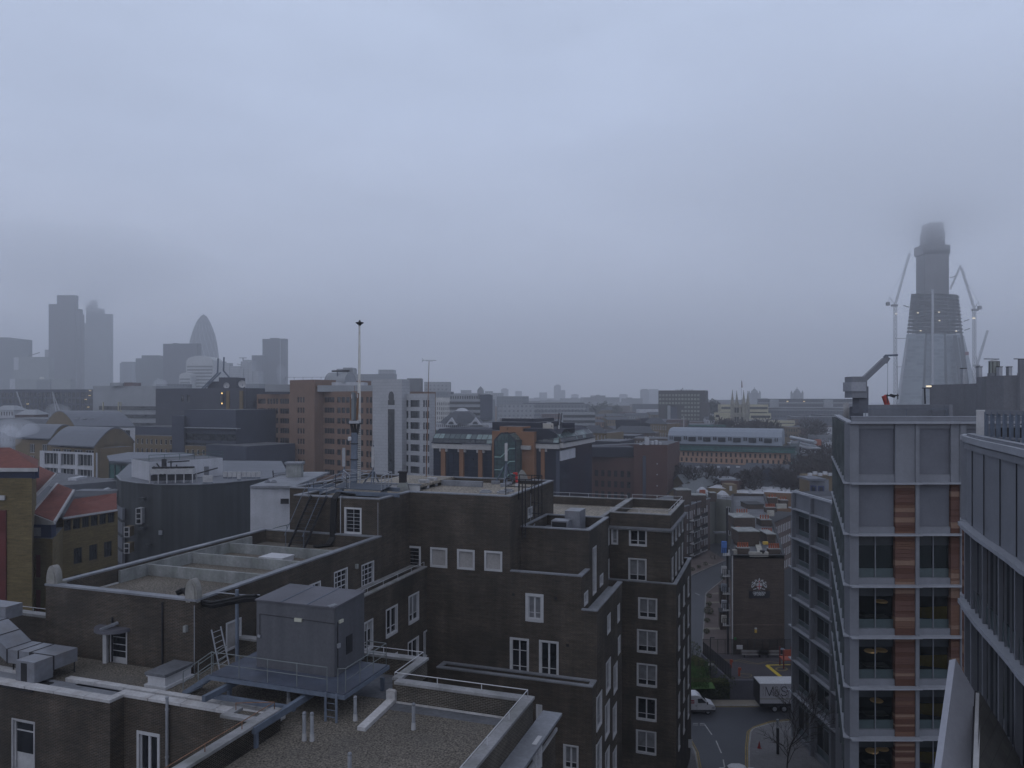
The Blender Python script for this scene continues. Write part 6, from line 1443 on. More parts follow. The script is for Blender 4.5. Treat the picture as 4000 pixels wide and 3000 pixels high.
# flat roofs and round vents behind the tile roofs
o=block('flat_roof_building','low white edged flat roofs with round silver vents behind the red tile roofs',[(200,140),(470,150)],1900,30,midg,[])
box_on(o,'roof_edge',290,458,1940,1917,138,3,midg); 
for x,Y in ((402,150),(448,150),(420,140)):
    m=MB(); q=P(x,1905 if Y>145 else 1928,Y); m.lathe(tuple(q),[(.6,-1.5),(.6,.1),(.75,.3),(.6,.9),(.1,1.1)],galv,12); m.build('round_vent',o)
box_on(o,'roof_plant',265,298,1890,1867,150,4,wh2); box_on(o,'roof_plant',350,400,1900,1878,152,5,midg)
# ---- dark curved building with the white plant deck
DC=thing('dark_block',tuple(XY(750,140)),'dark grey rendered building with a curved front and white plant deck on its roof','building')
dkr=M('dark grey render',(.052,.057,.063),.8,.2,.15,.08,streak=.3)
zt=25.7
cpn=[(455,141.6),(473,132.8),(540,129),(630,126.7),(776,126.7),(880,129.2),(1000,134.5),(1130,141)]
V_=[XY(*p) for p in cpn]; m=MB()
for a,b in zip(V_,V_[1:]):
    fc=Face(a.xy,b.xy); wallf(m,fc,0,zt,[],dkr)
wallf(m,Face(V_[-1].xy,XY(1100,175).xy),0,zt,[],dkr); wallf(m,Face(XY(520,178).xy,V_[0].xy),0,zt,[],dkr); m.build('wall',DC)
m=MB(); m.face([Vector((p.x,p.y,zt-.02)) for p in V_]+[Vector((*XY(1100,175).xy,zt-.02)),Vector((*XY(520,178).xy,zt-.02))],midg)
m.build('roof',DC); m=MB()
for a,b in zip(V_,V_[1:]): m.beam(Vector((a.x,a.y-.05,zt+.05)),Vector((b.x,b.y-.05,zt+.05)),.3,.14,lead)
m.build('roof_edge',DC)
for x,y,wp,hp in ((561,2010,21,60),(515,2071,20,38),(515,2134,20,38)):
    Y=129; m=MB(); a=P(x-wp/2,y+hp/2,Y); b=P(x+wp/2,y-hp/2,Y); m.prism([(a.x,Y-1.7),(b.x,Y-1.7),(b.x,Y),(a.x,Y)],a.z,b.z,tan if hp<50 else offwhite); m.prism([(a.x-.05,Y-1.75),(b.x+.05,Y-1.75),(b.x+.05,Y-1.701),(a.x-.05,Y-1.701)],a.z-.05,b.z+.05,offwhite); o=m.build('window',DC)
    m=MB(); 
    for k in range(3 if hp>50 else 2):
        n_=3 if hp>50 else 2; zz0=a.z+.12+(b.z-a.z)*k/n_; m.prism([(a.x+.13,Y-1.83),(b.x-.13,Y-1.83),(b.x-.13,Y-1.78),(a.x+.13,Y-1.78)],zz0,zz0+(b.z-a.z)/n_-.2,pane)
    m.build('pane',o)
for x,y in ((556,1949),(555,2065),(577,2131)):
    m=MB(); q=P(x,y,127.2); m.box((q.x,q.y,q.z),(.9,1.2,.5),dkr); m.build('wall_hood',DC)
box_on(DC,'vent_plate',619,632,2090,2073,126.2,.3,galv)
for i in range(4):
    y=1965+i*58; m=MB(); a=P(454,y,143); b=P(488,y+20,131); m.hexa([a,b,b-Vector((0,0,2)),a-Vector((0,0,1.9))],[p+Vector((-.3,-.3,0)) for p in (a,b,b-Vector((0,0,2)),a-Vector((0,0,1.9)))],midg); m.build('flank_panel',DC)
# plant deck
WD=thing('plant_deck',tuple(P(720,1860,150)),'long white rooftop plant enclosure with pipes and railings on the dark block','plant room')
block('',None,[(582,133),(870,142)],1804,9,wh2,[],zb=zt,par=WD)
m=MB(); rail(m,[Vector((*XY(582,133).xy,29)),Vector((*XY(870,142).xy,29))],1.1,M('green rail',(.07,.12,.12),.7),.05,2.5,1); m.build('railing',WD)
m=MB()
for (a,b) in (((600,1822),(640,1866)),((612,1810),(650,1862)),((640,1800),(640,1836)),((668,1800),(668,1832)),((668,1832),(690,1834)),((690,1834),(690,1815)),((735,1860),(850,1828)),((655,1805),(740,1800))): m.tube(P(a[0],a[1],131.8+(a[0]-600)*.03),P(b[0],b[1],131.8+(b[0]-600)*.03),.12,steeld,6)
m.box(tuple(P(641,1818,132)),(.7,.4,2.2),steeld); m.box(tuple(P(805,1848,139.7)),(1,.2,2.4),midg); m.build('pipework',WD)
ch=thing('chiller',tuple(P(680,1880,137)),'long white cooling unit with black fans in front of the white plant deck','cooling unit')
m=MB(); a=P(594,1862,129.2); b=P(760,1850,130.4); m.beam(Vector((a.x,a.y,zt+2.0)),Vector((b.x,b.y,zt+2.0)),1.9,.8,offwhite); m.build('casing',ch)
m=MB()
for i in range(7): q=a.lerp(b,(i+.5)/7); m.lathe((q.x,q.y,zt+2.46),[(.5,0),(.5,.25),(.3,.26)],steeld,12)
m.build('fan',ch); m=MB()
for i in range(6): q=a.lerp(b,i/5); m.box((q.x,q.y-.85,zt+.8),(.15,.15,1.6),offwhite); m.box((q.x,q.y+.85,zt+.8),(.15,.15,1.6),offwhite)
m.beam(Vector((a.x,a.y,zt+.9)),Vector((b.x,b.y,zt+.9)),1.5,.9,steeld); m.build('frame',ch)
def acu(x,y,Y,lb,s=1.4,grp='white air conditioners lined up on the dark block roof'):
    q=P(x,y,Y); t=thing('air_conditioner',(q.x,q.y,zt),lb,'air conditioner',grp)
    m=MB(); m.box((q.x,q.y,zt+.3+.55*s),(.95*s,.5*s,1.35*s),offwhite); m.build('case',t); m=MB()
    for dz in (.3,.8): m.tube((q.x,q.y-.2*s-.02,zt+.3+dz*s),(q.x,q.y-.2*s+.01,zt+.3+dz*s),.15*s,steeld,12)
    m.build('fan_grille',t); m=MB(); m.box((q.x,q.y,zt+.15),(.9*s,.3*s,.3),steel); m.build('foot',t)
orde=['first','second','third','fourth','fifth','sixth','seventh','eighth']
for i in range(8): acu(880+i*18.5,1850,137,'white air conditioner, %s from the white plant deck end in the long row'%orde[i],.72)
acu(803,1880,128.8,'white air conditioner standing alone in front of the plant deck, nearer the cooling unit',.85); acu(822,1880,128.8,'white air conditioner standing in front of the plant deck, nearer the long row',.85); acu(933,1862,133.5,'small lower air conditioner below the long row',.6)
m=MB(); a=XY(592,170); 
PV=block('pavilion','glass walled pavilion with a pale curved metal roof behind the dark block',[(425,178),(590,168)],1795,14,M('dark green glass wall',(.03,.06,.06),.3),[(7,1,4,1,.85,.85)],mk=simplewin(greeng,steeld,0,.1,.1))
m=MB(); q=[P(418,1780,180),P(428,1800,172),P(585,1808,165),P(760,1775,168),P(720,1768,190),P(500,1766,196)]; m.hexa([p-Vector((0,0,.4)) for p in q],q,zinc); m.build('curved_roof',PV)
# white box and brick chimney right of it
o=block('white_building','plain white rendered block rising behind the brick parapet',[(978,104),(1150,104.6)],1906,20,wh2,[]); box_on(o,'roof_rim',976,1150,1906,1898,103.8,20,lead)
m=MB(); q=P(1112,1958,103.6); m.box(tuple(q),(1.1,.1,.7),steeld); m.build('vent_opening',o)
for x,lb in ((1045,'thin roof cowl nearer the dark block'),(1070,'thin roof cowl nearer the brick tower')):
    q=P(x,1900,108); m=MB(); m.lathe(tuple(q),[(.3,0),(.3,.5),(.45,.6),(.2,.9)],midg,10); one(m,'roof_cowl',lb+' on the white rendered block','cowl')
q=P(1146,1900,115); m=MB(); m.prism([(q.x-1.1,q.y),(q.x+1.1,q.y),(q.x+1.1,q.y+1.5),(q.x-1.1,q.y+1.5)],20,P(0,1812,115).z,conc); m.prism([(q.x-1.3,q.y-.2),(q.x+1.3,q.y-.2),(q.x+1.3,q.y+1.7),(q.x-1.3,q.y+1.7)],P(0,1814,115).z,P(0,1810,115).z+.15,lead); one(m,'concrete_shaft','squat stained concrete shaft in front of the orange offices','shaft')
m=MB(); fpl=P(1070,1880,118)
for k in range(3):
    m.beam(P(1065+k*3,1865-k*8,118),P(1125,1860-k*8,118),.5,.1,midg); 
for x in (1070,1122): m.beam(P(x,1885,118),P(x-4,1838,118),.15,.15,steeld)
one(m,'cable_ladder_frame','small grey rooftop frame with slatted trays beside the concrete shaft','frame')
m=MB(); a=Vector((*XY(620,112).xy,zat(2145,112))); b=Vector((*XY(975,96).xy,zat(2055,96))); rail(m,[W(52,-43,27.3),W(60,-43,27.3),W(72,-43,27.3)],1.0,M('green rail',(.07,.12,.12),.7),.03,3,1); m.ub(52,72,-44.5,-42.8,24,27.3,midg); one(m,'walkway','narrow railed walkway beyond the long brick parapet','walkway')
# ---- arched glass entrance building
AR=thing('arched_office',tuple(XY(1950,205)),'office with brick piers, white frieze and a pointed arch of glass over its stairs','building')
nv=M('navy plant screen',(.018,.02,.034),.7,.12); obr=M('orange brick pier',(.23,.115,.06),.85,.15,.4,.08,5); frz=M('white frieze',(.42,.41,.41),.85,.12,.8,.15)
navg=glassmat('navy glass wall',(.02,.026,.045),.12)
ZA=lambda y,Y=205: zat(y,Y)
def wing(x0,Y0,x1,Y1,piers,ytop,lbl):
    V0,V1=XY(x0,Y0),XY(x1,Y1); fc=Face(V0.xy,V1.xy); m=MB(); wallf(m,fc,0,ZA(1752,Y0),[],navg,0); m.build('glass_wall',AR)
    for k0,k1 in piers:
        slotpiece(fc,fc.L*k0,fc.L*k1,0,ZA(1750,Y0),'brick_pier',AR,obr,.6)
        slotpiece(fc,fc.L*k0-.6,fc.L*k0-.02,ZA(1762,Y0),ZA(1750,Y0),'bracket',AR,frz,.5); slotpiece(fc,fc.L*k1+.02,fc.L*k1+.6,ZA(1762,Y0),ZA(1750,Y0),'bracket',AR,frz,.5)
    slotpiece(fc,0,fc.L,ZA(1750,Y0)+.01,ZA(1732,Y0),'frieze',AR,frz,1.0)
    slotpiece(fc,0,fc.L,ZA(1729,Y0),ZA(1726,Y0),'cornice',AR,nv,1.3)
    n=int(fc.L/1.55); zl0,zl1,zl2=ZA(1726,Y0),ZA(1712,Y0),ZA(1694,Y0)
    m=MB(); mu=MB()
    for i in range(n):
        k0,k1=fc.L*i/n+.06,fc.L*(i+1)/n-.06
        a,b=fc.pt(k0,zl0,.6),fc.pt(k1,zl0,.6); c,d=fc.pt(k1,zl1,.3),fc.pt(k0,zl1,.3); m.face([a,b,c,d],dk if R.random()<.75 else pglass)
        e,f=fc.pt(k0,zl1+.05,.28),fc.pt(k1,zl1+.05,.28); g,h=fc.pt(k1,zl2,-1.0),fc.pt(k0,zl2,-1.0); m.face([e,f,g,h],pglass if R.random()<.8 else tealg)
        p=fc.pt(k0-.06,zl0,.62); q=fc.pt(k0-.06,zl1,.32); r_=fc.pt(k0-.06,zl2,-.95); mu.beam(p,q,.12,.12,nv); mu.beam(q,r_,.12,.12,nv)
    for i in range(n//2*2):   # floor bars on the navy wall
        pass
    m.build('sloping_glazing',AR); mu.beam(fc.pt(0,zl1,.35),fc.pt(fc.L,zl1,.35),.1,.15,nv); mu.build('glazing_bar',AR)
    m=MB(); a=[fc.pt(0,zl2,-1.0),fc.pt(fc.L,zl2,-1.0),fc.pt(fc.L,ZA(1676,Y0),-3),fc.pt(0,ZA(1676,Y0),-3)]; m.face(a,nv); m.face([a[3],a[2],fc.pt(fc.L,ZA(1676,Y0),-16),fc.pt(0,ZA(1676,Y0),-16)],nv)
    m.face([fc.pt(0,zl0,0),a[0],a[3],fc.pt(0,ZA(1676,Y0),-16),fc.pt(0,0,-16),fc.pt(0,0,0)],nv); m.build('mansard_roof',AR)
    for r in range(6):
        for k in (.1,.35,.6,.85):
            pass
    return fc
f1=wing(1694,213,1925,205,[(.145,.215),(.46,.53),(.775,.84)],0,0)
f2=wing(2076,200,2186,196.5,[(.37,.5)],0,0)
m=MB(); rows_=[1758,1776,1800,1824,1848,1872,1896,1920]
for fc in (f1,f2):
    for y in rows_: m.beam(fc.pt(0,ZA(y),.05),fc.pt(fc.L,ZA(y),.05),.1,.12,nv)
    for i in range(int(fc.L/1.6)): m.beam(fc.pt(i*1.6,0,.05),fc.pt(i*1.6,ZA(1750),.05),.06,.08,nv)
m.build('glazing_bar',AR)
f3=Face(XY(2186,196.5).xy,XY(2310,225).xy); wing(2186,196.5,2312,225,[],0,0)
slotpiece(f3,.0,f3.L*.42,ZA(1790),ZA(1753),'white_panel',AR,wh2,.4)
m=MB(); wallf(m,Face(XY(2168,197).xy,XY(2186,196.3).xy),0,ZA(1753),[],dgl,0); wallf(m,f3,0,ZA(1752),[],dgl,0); m.build('dark_wall',AR)
block('',None,[(1922,203),(2086,197.5)],1683,14,obr,[],par=AR,wallname='brick_front')
slotpiece(Face(XY(2035,199.3).xy,XY(2078,197.8).xy),0,3,ZA(1755,199),ZA(1740,199),'frieze',AR,frz,.9)
block('',None,[(1952,202.4),(2037,199.2)],1665,5,obr,[],par=AR,wallname='brick_gable')
block('',None,[(1923,209),(2114,204)],1648,16,nv,[],par=AR,wallname='plant_screen'); block('',None,[(1960,213),(2088,208)],1634,12,nv,[],par=AR,wallname='plant_screen')
for i in range(7): box_on(AR,'roof_unit',1974+i*16,1984+i*16,1634,1629+i%2*2,214,2,offwhite)
for i in range(3):
    m=MB(); q=P(1984+i*12,1675,201.2); m.box(tuple(q),(.5,.1,.55),M('dark inscription',(.1,.05,.03),.8)); m.build('inscription_block',AR)
# projecting glazed stair with a faceted arch
a,b=P(1931,1900,198),P(2014,1900,195.5); w_=(b-a); w_.z=0; L_=w_.length; dx=w_.normalized(); nb=Vector((-dx.y,dx.x,0))
def ap(fx,y,back=0): q=a+dx*(L_*fx)+nb*back; q.z=ZA(y,197); return q
arch=[(0,2100),(0,1721),(.32,1692),(.68,1692),(1,1721),(1,2100)]
m=MB(); fr=[ap(x,y) for x,y in arch]; m.face(fr[::-1],glassmat('stair glass',(.06,.10,.10),.12)); 
bk_=[ap(x,y,9) for x,y in arch]
for i in range(5): m.face([fr[i],fr[i+1],bk_[i+1],bk_[i]],MATS['stair glass'])
o=m.build('stair_glass',AR); m=MB()
for i in range(5): m.beam(fr[i],fr[i+1],.3,.3,nv)
for p,q in zip(fr[1:5],bk_[1:5]): m.beam(p,q,.2,.2,nv)
for fx in (.16,.33,.5,.67,.83): m.beam(ap(fx,2100,-.03),ap(fx,1700 if .2<fx<.8 else 1708,-.03),.08,.1,nv)
for y in (1722,1740,1757,1775,1795,1815,1835,1855,1875,1895): m.beam(ap(0,y,-.03),ap(1,y,-.03),.08,.1,nv); m.beam(ap(1.003,y,0),ap(1.003,y,9),.1,.12,nv)
for bq in (3,6): m.beam(ap(1.003,2100,bq),ap(1.003,1721,bq),.1,.1,nv)
m.build('glazing_bar',AR)
m=MB()
for y in (1782,1832,1880): m.path([ap(.02,y+4,-.08),ap(.3,y+4,-.08),ap(.72,y-30,-.08),ap(.98,y-32,-.08)],.16,M('pale green handrail',(.22,.34,.32),.5),5)
m.build('stair_flight',AR)
q=P(2140,1680,200); t=thing('roof_cabin',tuple(q),'white rooftop plant cabin beside the twin aerials on the arched office','cabin'); m=MB(); m.prism([(P(2122,0,200).x,200),(P(2162,0,200).x,200),(P(2162,0,200).x,203),(P(2122,0,200).x,203)],P(0,1678,200).z,P(0,1655,200).z,M('cream cabin',(.36,.34,.31),.7)); m.build('body',t); m=MB(); m.box((P(2145,0,200).x,201,P(0,1653,200).z),(1.2,1,.3),offwhite); m.build('fan',t); m=MB(); m.box((P(2155,0,200).x,199.98,P(0,1665,200).z),(.2,.06,.4),steeld); m.build('handle',t)
for x,lb in ((2176,'dark thin aerial pole on the arched office, nearer the white cabin'),(2187,'dark thin aerial pole on the arched office, nearer the navy plant box')):
    m=MB(); m.tube(P(x,1680,200),P(x+8,1613,200),.12,steeld,5); one(m,'aerial_pole',lb,'aerial')
box_on(AR,'roof_plant',2197,2245,1690,1652,208,8,nv); box_on(AR,'roof_unit',2180,2187,1676,1662,199.9,.5,offwhite)
# ---- dark red brick offices
RB=block('brick_office','dark red brick office with square windows and a blank end tower',[(2262,262),(2475,254)],1782,30,redb,[[(8,4.4,3.55,6,.55,.6,.03,.97)]])
box_on(RB,'roof_plant',2300,2475,1785,1747,256,10,nv)
block('',None,[(2232,266),(2264,262)],1741,30,M('dark purple brick',(.06,.034,.04),.9),[],par=RB); 
block('',None,[(2475,250),(2607,246)],1735,24,redb,[],par=RB,wallname='end_tower'); box_on(RB,'dark_slot',2511,2523,2100,1780,248.4,.4,dgl)
for i,(x,y) in enumerate(((2522,1722),(2545,1724),(2560,1720),(2575,1728),(2500,1735))): box_on(RB,'roof_unit',x,x+(9 if i else 14),1738,y-12*(i==0),248,2,wh2)
for y in (1812,1854,1898,1940): m=MB(); q=P(2567,y,246.2); m.box(tuple(q),(.35,.2,.35),galv); m.build('wall_lamp',RB)
# ---- long tan building with the grey vault roof
LG=block('long_block','long tan brick block with a green glass storey below a pale grey barrel roof',[(2612,322),(3088,303)],1759,24,M('salmon tan brick',(.36,.23,.165),.88,.1,.3,.06,5),[[(24,.5,2,1,.4,.8,.03,.98),(22,2.8,2,1,.4,.8,.05,.97),(24,5.1,2,1,.4,.8,.03,.98)]],mk=simplewin(dk,None,0,.15))
Vg0,Vg1=XY(2608,321.5),XY(3106,302); fg=Face(Vg0.xy,Vg1.xy)
slotpiece(fg,0,fg.L,zat(1757,321),zat(1737,321),'green_glass_band',LG,greeng,1.0); slotpiece(fg,-1,fg.L+.5,zat(1737,321)+.01,zat(1731,321),'cornice',LG,M('dark green cornice',(.03,.05,.06),.7),1.8)
slotpiece(fg,0,fg.L,zat(1748,321),zat(1747,321),'floor_line',LG,steel,1.1)
m=MB(); e0,e1=0,fg.L*.9; N_=8
pf=[(0,zat(1720,321)),(-.3,zat(1700,321)),(-2.2,zat(1684,321)),(-5.5,zat(1675,321)),(-12,zat(1672,321)),(-18,zat(1680,321)),(-20,zat(1735,321))]
A_=[fg.pt(e0,zat(1731,321),.3)]+[fg.pt(e0,z_,o_) for o_,z_ in pf]; B_=[fg.pt(e1,zat(1731,321),.3)]+[fg.pt(e1,z_,o_) for o_,z_ in pf]
gv=M('pale barrel roof',(.22,.25,.3),.7,.06,.3,.04)
for i in range(len(A_)-1): m.face([A_[i],B_[i],B_[i+1],A_[i+1]],gv)
m.face(A_[::-1],gv); m.face(B_,gv); m.build('barrel_roof',LG)
for i in range(8):
    k=fg.L*(.055+.119*i); 
    if k+2>e1: break
    slotpiece(fg,k,k+2.9,zat(1722,321),zat(1705,321),'dormer_window',LG,dk,.5)
    for d_ in (-1.8,-1.0,4.0,4.8): slotpiece(fg,k+d_,k+d_+.3,zat(1716,321),zat(1703,321),'slit_window',LG,dk,.42)
block('',None,[(3088,302.5),(3116,301.5)],1731,20,M('grey green panel',(.10,.12,.13),.6),[(1,3,3.6,6,.8,.45)],par=LG,wallname='end_bay',mk=simplewin(pglass,None,0,.2))
# ---- slate roofed houses and trees in front of it
def gabled(name,label,x0,Y0,x1,Y1,ye,yr,depth,wallm,roofm,spec=(),group=None,ridge='along',mk=None,rows=None):
    """pitched roof; ridge along the front or running back"""
    a,b=XY(x0,Y0),XY(x1,Y1); d=(b-a).normalized(); n=Vector((-d.y,d.x,0)); ze=zat(ye,Y0); zr_=zat(yr,Y0)
    mid=(a+b)/2; root=thing(name,(mid.x,mid.y,0),label,'house',group); m=MB(); fc=Face(a.xy,b.xy); ws=[]
    for sp_ in spec:
        c_,off,fh,r_,wf,hf=sp_
        for r in range(r_):
            for c in range(c_):
                q=(c+.5)/c_*fc.L; hw=fc.L/c_*wf/2; ws.append([q-hw,q+hw,ze-off-r*fh-fh*hf,ze-off-r*fh])
    wallf(m,fc,0,ze,ws,wallm); 
    for w_ in ws: addwin(fc,w_,root,mk or simplewin(dk,framew,0,.15,.12))
    c,d2=b+n*depth,a+n*depth
    for p,q in ((b,c),(c,d2),(d2,a)): wallf(m,Face(p.xy,q.xy),0,ze,[],wallm)
    Z_=lambda p,z: Vector((p.x,p.y,z)); o=.5; r=MB(); up=Vector((0,0,.18))
    if ridge=='along':
        r0,r1=(a+d2)/2,(b+c)/2; m.face([Z_(b,ze),Z_(c,ze),Z_(r1,zr_)],wallm); m.face([Z_(d2,ze),Z_(a,ze),Z_(r0,zr_)],wallm)
        A0,B0=a-d*o-n*o,b+d*o-n*o; C0_,D0=c+d*o+n*o,d2-d*o+n*o; zq=ze-o*(zr_-ze)/(depth/2); R0,R1=r0-d*o,r1+d*o
        r.hexa([Z_(A0,zq),Z_(B0,zq),Z_(R1,zr_),Z_(R0,zr_)],[Z_(A0,zq)+up,Z_(B0,zq)+up,Z_(R1,zr_)+up,Z_(R0,zr_)+up],roofm); r.hexa([Z_(C0_,zq),Z_(D0,zq),Z_(R0,zr_+.004),Z_(R1,zr_+.004)],[Z_(C0_,zq)+up,Z_(D0,zq)+up,Z_(R0,zr_+.004)+up,Z_(R1,zr_+.004)+up],roofm)
    else:
        r0,r1=(a+b)/2,(c+d2)/2; m.face([Z_(a,ze),Z_(b,ze),Z_(r0,zr_)],wallm); hw=(b-a).length/2; zq=ze-o*(zr_-ze)/hw
        for s,p,q in ((-1,a,d2),(1,b,c)):
            p_,q_=p+d*s*o-n*o,q+d*s*o; R0,R1=r0-n*o,r1; f_=[Z_(p_,zq),Z_(R0,zr_+.003*s),Z_(R1,zr_+.003*s),Z_(q_,zq)]
            if s<0: f_=[f_[0],f_[3],f_[2],f_[1]][::-1]
            r.hexa(f_,[v+up for v in f_],roofm)
    m.build('wall',root); r.build('roof',root); return root
o=gabled('terrace_house','long low terrace under a dark slate roof with seven small white rooflights',2612,285,2905,270,1850,1812,16,dgl,slate,[])
for i in range(7): m=MB(); q=P(2641+i*39.5,1822,278-i*1.6); m.box(tuple(q+Vector((0,-1.5,0))),(1.3,.5,.5),wh2); m.build('rooflight',o)
gabled('terrace_house','slate roofed terrace with two white window bands below the long tan block',2900,268,3030,262,1840,1815,14,redb,slate,[(4,1.2,3.3,2,.5,.45)]); gabled('terrace_house','gable end house with a steep slate roof between bare trees',2960,262,3050,256,1856,1822,14,dgl,slate,ridge='back')
gabled('terrace_house','broad dark slate roof right of the brick roof hut',2880,258,3170,246,1920,1868,18,redb,slate,[]); gabled('terrace_house','low slate roofed terrace partly behind the trees and the roof hut',2690,272,2830,266,1895,1860,14,tan,slate,[(5,.6,3,1,.4,.5)])
for i,(x0,x1,ye,yr,Y) in enumerate(((2612,2660,1925,1905,232),(2638,2690,1912,1893,238),(2665,2720,1900,1880,245),(2695,2752,1893,1870,252))):
    gabled('gabled_house','%s small gabled house in the stepped row climbing from the red brick tower'%orde[i],x0,Y,x1,Y-3,ye,yr,12,tan,M('grey house roof',(.12,.13,.14),.8,.15),[],ridge='back')
gabled('gabled_house','larger tan gabled house standing above the stepped row',2618,258,2680,252,1892,1852,14,tan,M('grey house roof',(.12,.13,.14),.8),ridge='back')
# ---- estate building with balconies at the street end
EB=thing('balcony_flats',tuple(XY(2710,192)),'brown brick flats with white windows and stacked balconies at the street end','building')
Ea,Eb=XY(2650,184),XY(2774,203); fe=Face(Ea.xy,Eb.xy); zt=zat(1988,184); ws=[]
wg=simplewin(dk,white,1,.12,.16)
for r in range(5):
    z1=zt-1.5-r*2.85
    for k,wd in ((1.3,.85),(2.6,.85),(5.6,1.0),(18.3,.8),(19.9,.8)): ws.append([k,k+wd,z1-1.7,z1,'f'])
    for k0 in (7.6,13.2): ws+= [[k0,k0+.7,z1-1.9,z1,'f'],[k0+1.3,k0+2.0,z1-2.1,z1,'f'],[k0+3,k0+3.6,z1-1.2,z1,'f']]
m=MB(); wallf(m,fe,0,zt,ws,eb2,.12)
for w_ in ws: addwin(fe,w_,EB,wg)
for p,q in ((fe.b,fe.b-fe.n*12),(fe.b-fe.n*12,fe.a-fe.n*12),(fe.a-fe.n*12,fe.a)): wallf(m,Face(p.xy,q.xy),0,zt,[],eb2)
m.build('wall',EB); m=MB(); m.face([fe.pt(0,zt),fe.pt(fe.L,zt),fe.pt(fe.L,zt,-12),fe.pt(0,zt,-12)],felt); m.prism([tuple(fe.pt(k,0,o).xy) for k,o in ((0,-.2),(0,.15),(fe.L,.15),(fe.L,-.2))],zt,zt+.25,lead); m.build('roof',EB)
for k0 in (7.3,12.9):
    for r in range(5):
        zb_=zt-3.75-r*2.85
        if zb_<.5: break
        m=MB(); m.prism([tuple(fe.pt(k,0,o).xy) for k,o in ((k0,.02),(k0,1.2),(k0+4.6,1.2),(k0+4.6,.02))][::1],zb_-.18,zb_,offwhite); o=m.build('balcony',EB)
        m=MB(); rail(m,[fe.pt(k0+.05,zb_,1.15),fe.pt(k0+4.55,zb_,1.15)],1.0,steeld,.025,.16,0); m.build('balcony_rail',o)
for k in (6.9,12.3): slotpiece(fe,k,k+.16,0,zt+.8,'downpipe',EB,steeld,.16)
def stackE(x0,x1,yb,yt,Y,n_,root,th=2.2):
    a,b=P(x0,yb,Y),P(x1,yt,Y); m=MB(); m.prism([(a.x,Y),(b.x,Y),(b.x,Y+th),(a.x,Y+th)],a.z,b.z,eb); m.prism([(a.x-.1,Y-.1),(b.x+.1,Y-.1),(b.x+.1,Y+th+.1),(a.x-.1,Y+th+.1)],b.z,b.z+.15,conc); o=m.build('chimney_stack',root)
    for i in range(n_):
        x=a.x+(b.x-a.x)*(i+.5)/n_; m=MB(); m.lathe((x,Y+th*.5,b.z+.15),[(.2,0),(.16,.1),(.15,.9),(.19,1.0)],pot,8); m.build('chimney_pot',o)
stackE(2644,2700,1985,1916,190,0,EB,4); stackE(2700,2758,1985,1936,197,0,EB,4); stackE(2736,2760,1965,1932,205,5,EB); stackE(2774,2797,1960,1926,208,0,EB)
# ---- grey rendered end block
GR=block('rendered_flats','pale grey rendered flats with white framed windows facing down the street',[(2797,212),(2920,206)],1948,12,M('grey render',(.15,.155,.14),.9,.15,.3,.1,streak=.15),[[(3,1.9,3.05,4,.55,.55,.28,1)]],mk=simplewin(dk,white,1,.15,.14))
block('',None,[(2768,209),(2797,213)],1944,10,M('grey render',(.15,.155,.14)),[],par=GR,wallname='rendered_corner'); box_on(GR,'canopy',2790,2845,2083,2078,207,1.5,lead)
m=MB(); rail(m,[Vector((*XY(2800,212).xy,zat(1948,212))),Vector((*XY(2918,206).xy,zat(1948,212)))],1.1,steeld,.04,3,1); m.build('roof_rail',GR)
box_on(GR,'roof_plant',2928,2936,1952,1912,205,.6,wh2)
for a,b,yb2,yt2,Y,lb in ((2734,2770,1938,1908,215,'white boxy tent like plant cover behind the chimney pots'),(2815,2850,1944,1922,216,'white sheeted plant cover on the grey rendered flats')):
    m=MB(); p,q=P(a,yb2,Y),P(b,yt2,Y); m.prism([(p.x,Y),(q.x,Y),(q.x,Y+4),(p.x,Y+4)],p.z-1,q.z-1,wh2); m.hexa([Vector((p.x,Y,q.z-1)),Vector((q.x,Y,q.z-1)),Vector((q.x,Y+4,q.z-1)),Vector((p.x,Y+4,q.z-1))],[Vector((p.x+1,Y+.5,q.z)),Vector((q.x-1,Y+.5,q.z)),Vector((q.x-1,Y+3.5,q.z)),Vector((p.x+1,Y+3.5,q.z))],wh2); one(m,'plant_cover',lb,'plant cover')
o=block('flat_roof_building','low tan brick block with a broad white flat roof behind the chimneys',[(2860,240),(3060,236)],1925,22,tan,[],roofm=wh2); block('flat_roof_building','low orange brick block with a white edged roof beside the grey office wing',[(2985,234),(3120,230)],1922,16,M('ochre brick',(.2,.12,.07),.9),[],roofm=wh2)
o=block('roof_hut','small dark brick building with three white windows and a thin flat roof',[(2815,250),(2884,247)],1875,8,redb,[[(3,1.4,2,1,.7,.5,.15,.5)]],mk=simplewin(dk,white,0,.1,.2)); box_on(o,'roof_slab',2812,2887,1877,1872,249,9,lead); box_on(o,'annex',2838,2878,1940,1893,240,5,tan); box_on(o,'white_door',2850,2860,1917,1898,239.8,.3,wh2)
o=block('flat_roof_building','flat white roofed block with an orange base left of the roof hut',[(2765,243),(2840,240)],1905,12,tan,[],roofm=wh2)
o=block('kiosk_tower','small tower with a blue frame and grey roof beside the tall grey office',[(3163,205),(3222,203)],1878,6,midg,[[(2,1.2,4,1,.8,.9)]],mk=simplewin(dk,M('blue frame',(.02,.03,.12),.6),0,.1,.3)); box_on(o,'roof_slab',3158,3228,1878,1870,203,8,M('blue grey roof',(.13,.14,.17),.7))
m=MB(); q=P(3210,1858,214); m.prism([(q.x-4,214),(q.x+4,214),(q.x+4,220),(q.x-4,220)],q.z-5,q.z,tan)
for k in range(6): m.box((q.x-3.5+k*1.4,213.5,q.z+.4+k%2*.4),(1,.8,.8),wh2)
one(m,'rooftop_plant','cluttered white vents and pipes on a tan roof beside the blue framed tower','plant')
